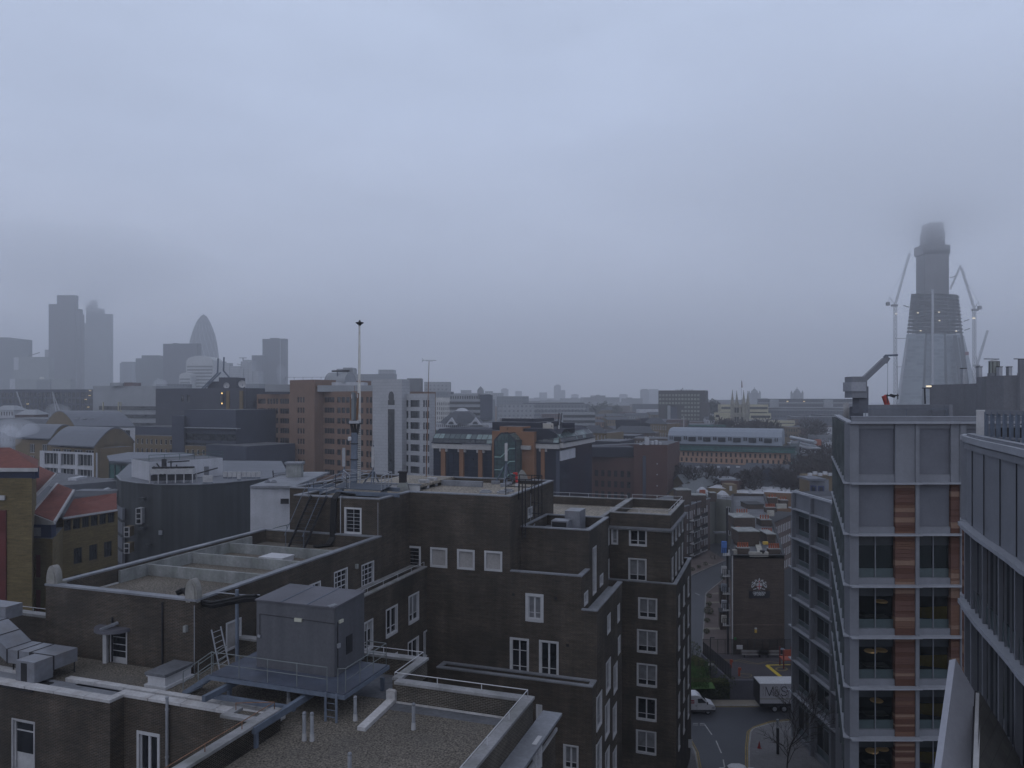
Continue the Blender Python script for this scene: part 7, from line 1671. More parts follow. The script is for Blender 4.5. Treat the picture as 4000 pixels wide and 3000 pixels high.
# windowed flats behind the crest block
Wa=XY(3022,172); Wb=XY(3110,186); fw_=Face(Wa.xy,Wb.xy); zt=zat(2042,172); WF=thing('window_flats',tuple(Wa),'red brown flats with four rows of tall white windows seen beyond the crest block','building')
ws=[]; 
for r in range(6):
    for c in range(14): k=.5+c*1.25; 
    for c in range(14):
        k=.5+c*1.25
        if k+.7<fw_.L: ws.append([k,k+.62,zt-1.2-r*2.9-1.75,zt-1.2-r*2.9,''])
m=MB(); wallf(m,fw_,0,zt,ws,eb2,.12); wallf(m,Face((fw_.a-fw_.n*8).xy,fw_.a.xy),0,zt,[],eb2); m.build('wall',WF); wg2=simplewin(blindw,white,1,.1,.12)
for w_ in ws: addwin(fw_,w_,WF,wg2)
m=MB(); m.face([fw_.pt(0,zt),fw_.pt(fw_.L,zt),fw_.pt(fw_.L,zt,-8),fw_.pt(0,zt,-8)],felt); m.prism([tuple(fw_.pt(k,0,o).xy) for k,o in ((-.2,-8),(-.2,.2),(fw_.L,.2),(fw_.L,-8))],zt+.01,zt+.2,steeld); m.build('roof',WF)
# ================================================================ farther city
WF_=simplewin(dk,None,0,.3)
cream=M('cream office panel',(.42,.39,.27),.8,.08,.2,.04)
# left foreground of the centre: small domes, banded blocks, white classical block
o=block('classical_block','white stone office block with narrow columns of windows between banded offices',[(1690,520),(1757,516)],1553,18,M('white portland stone',(.5,.5,.5),.85),[(9,3.2,3.2,7,.45,.62)])
o=block('banded_office','long office with white ribbon floors stepping down to a dark glass end',[(1757,500),(1878,492)],1560,24,paleg,[]); bands(o,[(1757,500),(1878,492)],1560,1.4,3.55,8,.5,dk,out=.3)
o2=block('',None,[(1757,502),(1868,495)],1540,20,paleg,[(12,1.2,3.6,2,.6,.5)],par=o); box_on(o,'dark_end',1876,1922,1640,1542,490,20,dgl); box_on(o,'dark_end',1866,1915,1560,1540,505,12,dgl)
o=block('domed_hall','long low pale roofed hall with a shallow hexagonal dome and arched dormers',[(1680,430),(1910,418)],1650,24,wh2,[(30,1,3,2,.4,.5)],roofm=slate)
m=MB(); c=XY(1805,432); m.lathe((c.x,c.y,zat(1650,432)),[(13,0),(10.5,2.2),(6,5.5),(3.8,6.4)],slate,6,rz=.3); m.lathe((c.x,c.y,zat(1650,432)+6.4),[(3.8,0),(2.6,1.2),(.2,1.7)],wh2,6,rz=.3); m.build('dome_roof',o)
for x in (1763,1857):
    m=MB(); q=XY(x,418); zz=zat(1660,418); m.hexa([Vector((q.x-3.2,416,zz)),Vector((q.x+3.2,416,zz)),Vector((q.x,416,zz+4))],[Vector((q.x-3.2,426,zz)),Vector((q.x+3.2,426,zz)),Vector((q.x,426,zz+4))],wh2); oo=m.build('dormer',o)
    m=MB(); m.face([Vector((q.x+1.5*math.cos(k*.52),415.9,zz+.4+1.6*math.sin(k*.52))) for k in range(7)],dk); m.build('arched_window',oo)
o=block('glass_roof_office','blue green glazed low block just behind the arched office',[(1672,330),(1740,326)],1680,14,greeng,[])
# hazy middle distance
def far(name,label,pts,yt,dep,mat,tops=(),group=None,cat='building',zb=0):
    o=block(name,label,pts,yt,dep,mat,[],group=group,cat=cat,zb=zb)
    for t_ in tops: box_on(o,'roof_plant',t_[0],t_[1],yt+2,t_[2],pts[0][1]+dep*.3,dep*.4,t_[3] if len(t_)>3 else mat)
    return o
gA=M('distant office facade',(.16,.17,.19),.8,.1,.1,.0,grid=(3.0,3.8,.9,0,(.05,.06,.08)))
gB=M('distant dark facade',(.08,.085,.10),.8,.1,.1,0,grid=(2.6,3.7,.7,0,(.03,.035,.05)))
gC=M('distant pale facade',(.30,.31,.33),.8,.1,.1,0,grid=(4,3.9,1.1,0,(.10,.11,.13)))
gD=M('distant dark stone',(.07,.07,.075),.85,.15,.05,0)
far('office_building','grey mansard roofed blocks faint behind the white stone tower',[(1560,760),(1760,750)],1530,40,gA,((1590,1645,1478,gD),(1657,1757,1492,gC)))
far('office_building','big hazy grey block with a sawtooth skyline behind the orange offices',[(1315,1000),(1540,990)],1462,60,gA,((1315,1380,1441),(1340,1378,1436),(1478,1536,1444,gC)))
for x0,x1,yt,Y,lb,mt,tp in ((1940,2042,1548,900,'hazy low office block with two tower blocks rising beyond it',gA,()),(1945,1965,1580,640,'small pale block beside the dark glass end of the banded office',gC,()),
  (2200,2325,1612,520,'pale ribbon windowed office in the haze beyond the twin aerials',None,()),(2470,2572,1578,900,'flat topped hazy grey building left of the dark perforated block',gB,()),
  (2190,2270,1590,1000,'faint stepped grey office roofline at the river',gA,((2210,2240,1578),)),(1755,1960,1535,1300,'faint line of pale rooftops beyond the banded offices',gC,((1800,1840,1524),(1895,1925,1528)))):
    if mt is None:
        o=block('office_building',lb,[(x0,Y),(x1,Y)],yt,25,paleg,[]); bands(o,[(x0,Y),(x1,Y)],yt,1.5,3.6,5,.5,dk,out=.3)
    else: far('office_building',lb,[(x0,Y),(x1,Y-8)],yt,30,mt,tp)
o=block('curved_roof_office','long hazy river side office with a curved roof and pale ribbon floors',[(2025,700),(2290,690)],1578,40,gA,[]); bands(o,[(2025,700),(2290,690)],1578,3.5,4.4,5,.4,gC,out=.6)
m=MB(); a,b=P(1992,1600,702),P(2292,1578,690); pr=[P(1994,1600,700),P(2020,1584,700),P(2048,1574,700),P(2282,1573,692),P(2285,1580,692),P(2020,1592,700)]; m.hexa(pr,[p+Vector((0,35,0)) for p in pr],slate); m.build('curved_roof',o)
# far skyline towers
for x0,x1,yt,Y,lb,tp in ((1957,1986,1520,3000,'faint square tower, first of the pair beyond the low hazy office',((1962,1980,1517),)),(2013,2039,1528,3000,'faint square tower, second and shorter of the pair beyond the low hazy office',()),
  (2108,2137,1533,3000,'faint plain tower block just before the twin stepped tower',()),(2235,2260,1541,3100,'small faint tower with a tiny roof box after the stepped tower',((2242,2252,1539),)),(2420,2452,1541,3000,'faint lone tower block halfway to the dark perforated block',((2425,2446,1539),))):
    far('tower_block',lb,[(x0,Y),(x1,Y)],yt,60,gD,tp)
o=far('stepped_tower','darkest distant tower, stepped, standing alone in the middle of the skyline',[(2167,2900),(2191,2900)],1506,60,gD,((2172,2186,1502),)); block('',None,[(2191,2901),(2208,2901)],1524,55,gD,[],par=o)
o=far('tower_block','pale twin slab tower rising just left of the dark perforated block',[(2503,2400),(2538,2400)],1523,50,gD,((2510,2530,1519),)); block('',None,[(2537,2380),(2572,2380)],1520,50,gC,[],par=o)
# hazy tree belt and dome
def crownmass(label,x0,x1,yb,yt,Y,mat,name='tree',seed=1,n=900,trunk=True,bare=False):
    a,b=P(x0,yb,Y),P(x1,yt,Y); c=(a+b)/2; t=thing(name,(c.x,Y,0),label,'tree'); m=MB(); rx=(b.x-a.x)/2; rz=(b.z-a.z)/2; rr=random.Random(seed)
    lobes=[(rr.uniform(-.6,.6),rr.uniform(-.5,.5),rr.uniform(-.5,.45),rr.uniform(.35,.55)) for _ in range(9)]
    for i in range(n):
        l=rr.choice(lobes); p=Vector((rr.gauss(0,1),rr.gauss(0,1),rr.gauss(0,1))).normalized()*l[3]*rr.random()**.35
        q=Vector((c.x+(l[0]+p.x)*rx,Y+(l[1]+p.y)*rx,c.z+(l[2]+p.z)*rz)); s=rx*.09*rr.uniform(.6,1.3); u_=Vector((rr.gauss(0,1),rr.gauss(0,1),rr.gauss(0,1))).normalized()*s; v_=u_.orthogonal().normalized()*s*.7; m.face([q-u_,q+v_,q+u_,q-v_],mat)
    m.build('crown',t); m=MB(); m.tube((c.x,Y,0),(c.x,Y,c.z),rx*.07,barkm,6,r2=rx*.03); m.build('trunk',t)
fol=M('hazy foliage',(.035,.045,.03),.95,.3,.2)
crownmass('large dark rounded tree in the haze right of the perforated block',2752,2825,1640,1543,640,fol,seed=2,n=1500); crownmass('small dark round tree in front of the cathedral side',2764,2798,1655,1618,520,fol,seed=3,n=700)
for i,(x0,x1,yb,yt,Y,lb) in enumerate(((2290,2350,1640,1562,800,'first'),(2335,2400,1640,1558,830,'second'),(2385,2440,1640,1564,820,'third'))): crownmass('misty tree mass, %s along from the curved roofed river office'%lb,x0,x1,yb,yt,Y,fol,seed=10+i,n=1100)
# dark perforated block
PB=thing('perforated_block',tuple(XY(2670,600)),'dark flat topped office block with small pale windows and a portal','building')
dst=M('dark granite cladding',(.06,.055,.055),.8,.1,.1,.03); wpz=simplewin(M('pale blinds behind glass',(.26,.28,.24),.4,.3,.3,0),None,0,.25)
f_=Face(XY(2572,606).xy,XY(2755,596).xy); f2_=Face(f_.b.xy,XY(2766,622).xy); zt=zat(1525,600); m=MB(); ws=[]
L_=f_.L
def pk(x): return f_.hit(x,1560)[0]
for r in range(7):
    for c in range(13):
        x=2579+c*12.4
        if r>=3 and x<2655+ (12 if r==3 else 0): continue
        z1=zt-2.4*1.2-r*3.1; k=pk(x); ws.append([k-.85,k+.85,z1-1.7,z1,''])
wallf(m,f_,zat(1584,600),zt,[w_ for w_ in ws],dst,.25); wallf(m,f_,0,zat(1584,600),ws,dst,.25,k0=pk(2645)); wallf(m,f_,0,zat(1584,600),[],dst,.2,k0=0,k1=pk(2607)); wallf(m,f2_,0,zt,[],dst)
m.face([f_.pt(0,zt),f_.pt(f_.L,zt),Vector((*XY(2766,622).xy,zt)),f_.pt(0,zt,-30)],felt); m.face([f_.pt(pk(2607),zat(1584,600),0),f_.pt(pk(2607),zat(1584,600),-20),f_.pt(pk(2645),zat(1584,600),-20),f_.pt(pk(2645),zat(1584,600),0)],dst)
m.build('wall',PB)
for w_ in ws: addwin(f_,w_,PB,wpz)
m=MB(); wallf(m,Face(f_.pt(pk(2590),0,-18).xy,f_.pt(pk(2665),0,-18).xy),0,zat(1580,600),[],dst); m.build('portal_back',PB); box_on(PB,'portal_column',2607,2619,1660,1584,604,2,paleg); m=MB(); m.prism([tuple(f_.pt(k,0,o).xy) for k,o in ((pk(2619),-1),(pk(2619),-12),(pk(2648),-12),(pk(2648),-1))][::-1],0,zat(1590,600),dgl); m.build('portal_core',PB)
m=MB(); m.beam(P(2660,1526,605),P(2668,1516,605),.4,.4,steeld); 
for i in range(12): m.beam(P(2640+i*6,1525,605),P(2640+i*6,1521,605),.3,.3,steeld)
m.build('roof_rail',PB)
block('',None,[(2738,592),(2766,590)],1572,12,dst,[],par=PB,wallname='lower_wing')
# cathedral
CA=thing('cathedral',tuple(XY(2892,455)),'pale stone church tower with four tall corner pinnacles and a flagpole','church')
cst=M('pale flint stone',(.26,.25,.215),.9,.2,.4,.15,3); Yc=450; zt=zat(1588,Yc); a,b=XY(2857,Yc),XY(2919,Yc-3); fcc=Face(a.xy,b.xy); b2=Face(b.xy,XY(2927,Yc+7).xy)
m=MB(); ws=[]
for z0_,z1_ in ((zat(1612,Yc),zat(1592,Yc)),(zat(1652,Yc),zat(1628,Yc))):
    for k in (.2,.62): ws.append([fcc.L*k,fcc.L*(k+.12),z0_,z1_]); ws.append([fcc.L*(k+.15),fcc.L*(k+.27) if k<.3 else fcc.L*(k+.27),z0_,z1_])
ws=[w_ for w_ in ws if w_[0]<fcc.L*.75]
wallf(m,fcc,10,zt,ws,cst,.4); wallf(m,b2,10,zt,[],cst); m.face([fcc.pt(0,zt-.5),fcc.pt(fcc.L,zt-.5),Vector((*b2.b.xy,zt-.5)),fcc.pt(0,zt-.5,-10)],felt); wallf(m,Face(fcc.pt(0,0,-10).xy,fcc.a.xy),10,zt,[],cst); m.build('tower_wall',CA)
for w_ in ws: addwin(fcc,w_,CA,WF_,'louvre_window')
m=MB()
for y in (1620,1659): m.beam(fcc.pt(0,zat(y,Yc),.1),fcc.pt(fcc.L,zat(y,Yc),.1),.4,.35,cst)
n=9
for i in range(n): m.prism([tuple(fcc.pt(fcc.L*(i+.15)/n,0,o).xy) for o in (0,)]+[tuple(fcc.pt(fcc.L*(i+.65)/n,0,0).xy),tuple(fcc.pt(fcc.L*(i+.65)/n,0,-.4).xy),tuple(fcc.pt(fcc.L*(i+.15)/n,0,-.4).xy)],zt,zt+1.1,cst)
m.build('battlement',CA)
for x,Y,yt in ((2861,Yc,1524),(2878,Yc+10,1527),(2905,Yc-2,1526),(2921,Yc+7,1528)):
    c=XY(x,Y); m=MB(); zz=zat(1590,Y); m.lathe((c.x,c.y,zz-6),[(1.15,0),(1.15,7.5),(1.3,7.7),(.85,9.2),(.12,zat(yt,Y)-zz+6-.4),(.05,zat(yt,Y)-zz+6)],cst,8,rz=.39); m.lathe((c.x,c.y,zat(yt,Y)-.3),[(.02,0),(.25,.25),(.02,.6)],M('gilded vane',(.35,.25,.15),.5),6); m.build('pinnacle',CA)
m=MB(); q=P(2896,1585,455); m.tube(q,P(2896,1484,455),.09,wh2,5); o=m.build('flagpole',CA); m=MB(); p=P(2896,1487,455); m.face([p,p+Vector((.5,.2,-.5)),p+Vector((.7,.1,-4)),p+Vector((0,0,-4.2))],M('dull red flag',(.18,.06,.06),.9)); m.build('flag',o)
m=MB(); zr_=zat(1665,Yc); a,b=XY(2830,462),XY(2960,452)
m.hexa([Vector((a.x,440,10)),Vector((b.x,440,10)),Vector((b.x,470,10)),Vector((a.x,470,10))],[Vector((a.x,440,zr_-2)),Vector((b.x,440,zr_-2)),Vector((b.x,470,zr_-2)),Vector((a.x,470,zr_-2))],cst); m.hexa([Vector((a.x-1,438,zr_-2)),Vector((b.x+1,438,zr_-2)),Vector((b.x+1,452,zr_-2)),Vector((a.x-1,452,zr_-2))],[Vector((a.x+3,444.9,zr_+1)),Vector((b.x-3,444.9,zr_+1)),Vector((b.x-3,445.1,zr_+1)),Vector((a.x+3,445.1,zr_+1))],slate); m.build('nave_roof',CA)
m=MB(); q=P(2671,1675,400); m.tube(q-Vector((0,0,8)),P(2671,1626,400),.2,offwhite,6); one(m,'flagpole','bare pale flagpole in front of the dark perforated block','flagpole')
# cream terraced office behind the cathedral
CR=thing('cream_office',tuple(XY(2960,560)),'cream banded office stepping down in terraces behind the cathedral','building')
for x0,x1,yt,yb,Y in ((2815,3001,1580,1640,575),(2930,3012,1614,1650,566),(2790,2812,1611,1625,560),(2925,3000,1600,1620,570),(2965,3105,1642,1680,545),(3000,3105,1655,1690,540)):
    block('',None,[(x0,Y),(x1,Y-4)],yt,14,cream,[],par=CR)
    bands(CR,[(x0+3,Y),(x1-3,Y-4)],yt,1.7,3.9,int((zat(yt,Y)-zat(yb,Y))/3.9)+1,.45,dk,out=.25)
# long low office behind, riverside strips
o=block('long_office','very long low glass office with pale end panels on the horizon',[(2962,760),(3330,740)],1558,40,gB,[]); box_on(o,'pale_panel',3008,3042,1592,1560,752,2,paleg); box_on(o,'pale_panel',3218,3262,1592,1561,744,2,paleg); bands(o,[(2962,760),(3330,740)],1558,3.4,4.4,3,.25,gC,out=.4)
for x,y in ((3076,1568),(3141,1568)): m=MB(); m.box(tuple(P(x,y,748)),(1.6,.3,.9),MATS['small warm light']); m.build('lit_window',o)
far('office_building','long grey low roof strip in front of the very long glass office',[(2900,680),(3330,665)],1602,30,gB,()); far('office_building','hazy dark roofs stretching right of the cream terraced office',[(3095,560),(3330,550)],1628,40,gB,((3120,3160,1622),(3200,3260,1620)))
far('shed','long low pale green shed roof in front of the cathedral trees',[(2690,430),(2835,425)],1658,20,gB,(),cat='shed'); bands(bpy.data.objects['shed'],[(2690,429),(2835,424)],1658,0.1,3,1,.3,greeng,'roof_edge',out=1.5)
# brick blocks between the arched office and the long tan block
fbk=M('sooty brick',(.085,.062,.05),.9,.2,.2,.05); wsm=simplewin(dk,framew,0,.2,.15)
for k,(x0,x1,yt,Y,lb,mt,sp_) in enumerate(((2405,2500,1640,420,'dark plant topped block with two black roof boxes',nv,None),(2290,2370,1690,330,'tan gabled warehouse beyond the arched office roof',tan,(6,1,3.4,3,.4,.5)),
  (2540,2605,1655,400,'tan brick warehouse with yellow pilasters near the dark block',tan,(7,1,3.6,4,.5,.6)),(2370,2480,1700,350,'dark brick office with thin pale floor lines above the red brick office',nv,(8,1.2,3.4,3,.6,.3)),(2420,2560,1690,370,'brick works with a slate roof and arched windows',fbk,(10,1.4,3.8,3,.4,.6)),(2470,2620,1712,335,'low sooty block directly behind the red brick end tower',fbk,(12,1.2,3.6,2,.4,.5)),
  (2310,2420,1722,290,'dark low roof between the arched office and the red brick office',nv,None),(3130,3260,1668,480,'row of red brick houses with many small windows near the railway',redb,(16,1.2,3,3,.4,.5)),(3110,3290,1740,380,'sooty low block below the silver train shed',fbk,(14,1,3.3,3,.3,.5)),(3160,3290,1700,420,'grey roofed low block between the brick houses and the train shed',gA,None),
  (3120,3300,1780,330,'dark low building among the bare trees',fbk,None),(2600,2640,1700,345,'narrow brick stair block at the left end of the barrel roof',fbk,(2,1,3.6,4,.4,.5)))):
    o=block('warehouse' if k in (1,2,4) else 'low_block',lb,[(x0,Y),(x1,Y-5)],yt,18,mt,[sp_] if sp_ else [],mk=wsm)
    if k==0: box_on(o,'roof_plant',2425,2488,1640,1637,425,6,nv); box_on(o,'roof_plant',2503,2540,1666,1634,418,6,nv); box_on(o,'roof_plant',2490,2504,1666,1636,419,6,fbk)
    if k in (1,2,4): 
        m=MB(); a,b=XY(x0,Y),XY(x1,Y-5); zz=zat(yt,Y); m.hexa([Vector((a.x,a.y-.5,zz+.01)),Vector((b.x,b.y-.5,zz+.01)),Vector((b.x,b.y+18,zz+.01)),Vector((a.x,a.y+18,zz+.01))],[Vector((a.x+2,a.y+8,zz+3)),Vector((b.x-2,b.y+8,zz+3)),Vector((b.x-2,b.y+9,zz+3)),Vector((a.x+2,a.y+9,zz+3))],slate); m.build('pitched_roof',o)
for x0,x1,y0,y1,Y,lb in ((2335,2395,1722,1678,335,'cream gable'),(2395,2418,1684,1680,340,'')):
    if lb: 
        o=gabled('gabled_house','cream gabled building with white walls beyond the arched office',x0,Y,x1,Y-3,y0,y1+4,14,M('cream wall',(.24,.21,.15),.9),slate,[(3,1,3,2,.4,.4)],ridge='back')
m=MB()
for i in range(2): 
    a,b=P(3090,1708+i*16,345),P(3185,1728+i*14,318); m.tube(a,b,.75 if i==0 else .5,galv,10)
m.beam(P(3100,1730,340),P(3180,1752,320),6,.5,galv); one(m,'train_shed','curved silver train shed roof sweeping among dark rooftops','shed')
m=MB(); m.box(tuple(P(3195,1728,320)),(2,2,2.5),M('dull orange hut',(.3,.1,.06),.8)); one(m,'signal_hut','small orange hut at the end of the silver train shed','hut')
# tower bridge like pair of stone towers
def btower(x,Y,lb):
    t=thing('bridge_tower',tuple(XY(x,Y)),lb,'bridge tower','twin stone bridge towers'); m=MB(); c=XY(x,Y); s=Y/F; hw=15*s; zb_=0; zt_=zat(1537,Y)
    m.prism([(c.x-hw,c.y-hw),(c.x+hw,c.y-hw),(c.x+hw,c.y+hw),(c.x-hw,c.y+hw)],0,zt_,gD); m.build('shaft',t)
    m=MB(); m.hexa([Vector((c.x-hw*.8,c.y-hw*.8,zt_)),Vector((c.x+hw*.8,c.y-hw*.8,zt_)),Vector((c.x+hw*.8,c.y+hw*.8,zt_)),Vector((c.x-hw*.8,c.y+hw*.8,zt_))],[Vector((c.x-hw*.22,c.y-hw*.22,zat(1519,Y))),Vector((c.x+hw*.22,c.y-hw*.22,zat(1519,Y))),Vector((c.x+hw*.22,c.y+hw*.22,zat(1519,Y))),Vector((c.x-hw*.22,c.y+hw*.22,zat(1519,Y)))],gD); m.tube((c.x,c.y,zat(1519,Y)),(c.x,c.y,zat(1512,Y)),hw*.08,gD,5); m.build('steep_roof',t)
    for dx in (-1,1):
        for dy in (-1,1):
            m=MB(); m.lathe((c.x+dx*hw*1.05,c.y+dy*hw*1.05,0),[(hw*.27,0),(hw*.27,zat(1537,Y)),(hw*.3,zat(1536,Y)),(.2,zat(1525,Y))],gD,8); m.build('turret',t)
btower(2947,1900,'misty stone bridge tower showing just right of the cathedral pinnacles'); btower(3113,1800,'misty stone bridge tower standing clear over the very long glass office')
# ---------------------------------------------------------------- the tall tower under construction
Ys=900; SH=thing('tower_under_construction',tuple(XY(3660,Ys+40)),'huge tapering glass tower under construction, its core rising into the cloud','tower')
s=Ys/F; cy=Ys+30
shg=M('silver blue facade glass',(.24,.28,.31),.3,.12,.02,.0,streak=0,brick=(9,3.9,.55,(.13,.165,.20),(.22,.25,.28))); shd=M('dark gap',(.06,.07,.085),.7); stl=M('dark floor slab',(.10,.10,.105),.8)
def xz(x,y,Y=Ys): return Vector(((x-2000)/F*Y,Y,zat(y,Y)))
# plan: facets given at two heights (top y=1305, base y=1690)
top=[(3542,0),(3618,-6),(3690,-4),(3755,6),(3766,30),(3700,52),(3610,52),(3540,28)]
bot=[(3490,0),(3600,-14),(3700,-10),(3800,6),(3852,60),(3740,120),(3590,120),(3484,60)]
def P3(x,dy,y): return P(x,y,Ys+dy)
def ringat(y,sc=1): 
    t_=(1305-y)/157; return [Vector((P(x*(1-t_)+(3653+(x-3653)*.845)*t_,y,Ys+dy).x,Ys+dy,zat(y,Ys))) for x,dy in top]
m=MB(); Tq=ringat(1305); Bq=[P3(x,dy,1690) for x,dy in bot]
for q in Bq: q.z=-0.0
m.hexa(Bq,Tq,shg); m.build('glazed_base',SH)
m=MB()
for i,(fx,w_) in enumerate(((1,.5),(2,.7),(3,.9))):   # dark recesses between the shards
    a,b=Tq[fx],Bq[fx]; d=Vector((1,0,0)); m.hexa([b-d*w_*3+Vector((0,-.6,0)),b+d*w_*3+Vector((0,-.6,0)),b+d*w_*3+Vector((0,2,0)),b-d*w_*3+Vector((0,2,0))],[a-d*w_*1.5+Vector((0,-.6,0)),a+d*w_*1.5+Vector((0,-.6,0)),a+d*w_*1.5+Vector((0,2,0)),a-d*w_*1.5+Vector((0,2,0))],shd)
m.build('dark_recess',SH)
for x0,x1,y0,y1,Yo in ((3540,3548,1320,1600,2),(3722,3738,1310,1560,-6),(3742,3750,1320,1540,-8)):
    m=MB(); a=P3(x0-(3 if x0<3600 else -14),-12,y1); 
    m.hexa([P3(x0+(-38 if x0<3600 else 30),-12,y1),P3(x1+(-38 if x0<3600 else 34),-12,y1),P3(x1+(-38 if x0<3600 else 34),-8,y1),P3(x0+(-38 if x0<3600 else 30),-8,y1)],[P3(x0,-7,y0),P3(x1,-7,y0),P3(x1,-4,y0),P3(x0,-4,y0)],shd if x0>3600 else galv); m.build('facade_fin',SH)
# steel floors
lv=[1305-i*157/11 for i in range(12)]
for y in lv:
    m=MB(); q=ringat(y); m.hexa([p-Vector((0,0,.55)) for p in q],q,stl); m.build('floor_slab',SH)
m=MB(); q0,q1=ringat(1305),ringat(1148)
for i in range(8):
    for f_ in (0,.25,.5,.75):
        a=q0[i].lerp(q0[(i+1)%8],f_); b=q1[i].lerp(q1[(i+1)%8],f_); c=Vector((P3(3653,26,0).x,Ys+26,0)); a2=a.lerp(Vector((c.x,c.y,a.z)),.06); b2=b.lerp(Vector((c.x,c.y,b.z)),.06); m.tube(a2,b2,.3,stl,4)
m.build('steel_column',SH)
m=MB(); a=P3(3616,12,1305); b=P3(3705,40,1305); 
for x0,x1,yb_,yt_ in ((3613,3707,1310,975),(3605,3712,992,955),(3628,3692,955,900),(3634,3686,900,868)):
    p,q=P3(x0,10,yb_),P3(x1,10,yt_); q.y+=20; m.prism([(p.x,p.y),(q.x,p.y),(q.x,q.y),(p.x,q.y)],p.z,q.z,M('raw core concrete',(.13,.13,.14),.85,.2,.05,.05,streak=.2))
m.build('concrete_core',SH)
m=MB(); p=P3(3640,-8,1540); m.beam(P3(3642,-14,1560),P3(3643,-6,1130),2.6,1.0,galv); m.build('hoist_mast',SH)
for (x,y) in ((3550,1200),(3765,1255),(3612,1085),(3712,1085),(3768,1290)):
    m=MB(); q=P3(x,0,y); m.beam(q,q+Vector((6 if x>3600 else -6,0,2)),1.2,.8,stl); m.build('loading_platform',SH)
for x,y in ((3735,1293),(3596,1292),(3585,1222),(3668,1219),(3670,1252)):
    m=MB(); m.box(tuple(P3(x,-5,y)),(1.8,.3,.9),M('site light',(1,.85,.6),emit=1.1)); m.build('site_light',SH)
m=MB(); m.box(tuple(P3(3765,10,1381)),(10,3,4),M('dull red hoarding',(.22,.06,.07),.8)); m.build('red_hoarding',SH)
wcr=M('crane white',(.4,.41,.43),.6)
def tcrane(x,yb,ycab,jx,jy,tx,ty,Y,label):
    t=thing('tower_crane',tuple(P(x,yb,Y)),label,'crane','tower cranes at the tower under construction')
    m=MB(); lat(m,P(x,yb,Y),P(x,ycab,Y),2.6,wcr,26,.16,.25); m.build('mast',t)
    m=MB(); q=P(x,ycab,Y); m.box((q.x+1*(1 if tx>x else -1),q.y,q.z+.5),(7,3,2.2),M('crane grey',(.16,.16,.17),.7)); m.box((P(tx,ty,Y).x,q.y,P(0,ty,Y).z),(3.5,3,4),MATS['crane grey']); m.build('cab',t)
    m=MB(); lat(m,P(x,ycab-6,Y),P(jx,jy,Y),1.7,wcr,18,.12,.2); m.build('jib',t)
    ax=P(x+(tx-x)*.8,ycab-34,Y); m=MB(); m.beam(P(x,ycab-4,Y),ax,.5,.5,wcr); m.tube(ax,P(x+(jx-x)*.7,ycab-6+(jy-ycab)*.7,Y),.1,MATS['crane grey'],4); m.tube(ax,P(tx,ty-4,Y),.12,MATS['crane grey'],4); m.build('a_frame',t)
    return t
t=tcrane(3497,1650,1195,3553,990,3468,1187,Ys-8,'white tower crane on the side toward the cathedral, jib raised almost upright')
m=MB(); m.box(tuple(P(3501,1225,Ys-12)),(1.6,.4,1.2),MATS['site light']); m.build('site_light',t); m=MB(); m.beam(P(3495,1322,Ys-8),P(3540,1322,Ys-8),.5,.5,stl); m.beam(P(3500,1433,Ys-8),P(3522,1433,Ys-8),.5,.5,stl); m.build('tie',t)
t=tcrane(3806,1650,1212,3755,1045,3826,1202,Ys-8,'white tower crane with its jib leaning back toward the concrete core')
m=MB(); m.box(tuple(P(3804,1243,Ys-12)),(3,.4,1.2),MATS['site light']); m.build('site_light',t)
t=tcrane(3818,1600,1430,3858,1290,3815,1432,Ys+60,'small faint crane low behind the tower under construction')
m=MB(); lat(m,P(3712,1130,Ys),P(3753,1035,Ys),1.4,wcr,10,.1,.18); one(m,'crane_jib','pale crane jib slanting from the core toward the far white crane','crane')
# ---------------------------------------------------------------- city cluster far left
glz=M('distant glass tower',(.10,.12,.13),.4,.1,.05,0,grid=(1.5,3.9,.35,0,(.045,.06,.07)))
o=far('glass_tower','wide greenish glass office tower cut by the picture edge',[(-80,1500),(107,1480)],1330,80,glz,()); 
m=MB(); a,b=P(-80,1318,1500),P(20,1332,1490); m.prism([(a.x,1500),(b.x,1500),(b.x,1560),(a.x,1560)],b.z,a.z,glz); m.build('curved_crown',o)
o=far('office_building','pale slab fronted office block stepping up before the wide glass tower',[(53,1400),(192,1390)],1395,60,M('flat pale green grey',(.2,.22,.22),.7),()); box_on(o,'white_end',53,72,1445,1396,1398,4,wh2)
for x in (115,): m=MB(); m.beam(P(105,1393,1400),P(155,1377,1400),1.5,1.2,stl); m.build('roof_jib',o)
o=far('office_building','pale low office with white end panel in front of the slab fronted block',[(38,1250),(275,1240)],1480,60,M('flat pale green grey',(.2,.22,.22),.7),()); box_on(o,'white_end',38,58,1520,1480,1248,4,wh2); box_on(o,'glass_bay',143,196,1520,1486,1240,3,glz)
for x0,x1 in ((155,172),): m=MB(); q=P(163,1477,1238); m.box(tuple(q),(7,1,3.5),M('bright sky gap panel',(.6,.6,.55),.6)); m.build('bright_panel',o)
T4=thing('ribbed_tower','' and (0,0,0) or tuple(XY(252,1650)),'dark ribbed tower with three shoulder heights, tallest part flat topped','tower')
rib=M('ribbed dark cladding',(.065,.068,.08),.7,.05,.05,0,grid=(2.2,400,.5,0,(.035,.037,.045)))
for x0,x1,yt,Y in ((190,222,1188,1655),(222,294,1153,1650),(294,312,1207,1655),(312,318,1227,1660)): block('',None,[(x0,Y),(x1,Y)],yt,50,rib,[],par=T4)
HT=thing('misty_tower',tuple(XY(375,2000)),'tall stepped tower whose head dissolves in the cloud beside the ribbed tower','tower')
for x0,x1,yt,Y in ((317,336,1262,2010),(336,350,1190,2000),(350,372,1172,2000),(372,400,1205,2000),(400,433,1226,2000)): block('',None,[(x0,Y),(x1,Y)],yt,60,glz,[],par=HT)
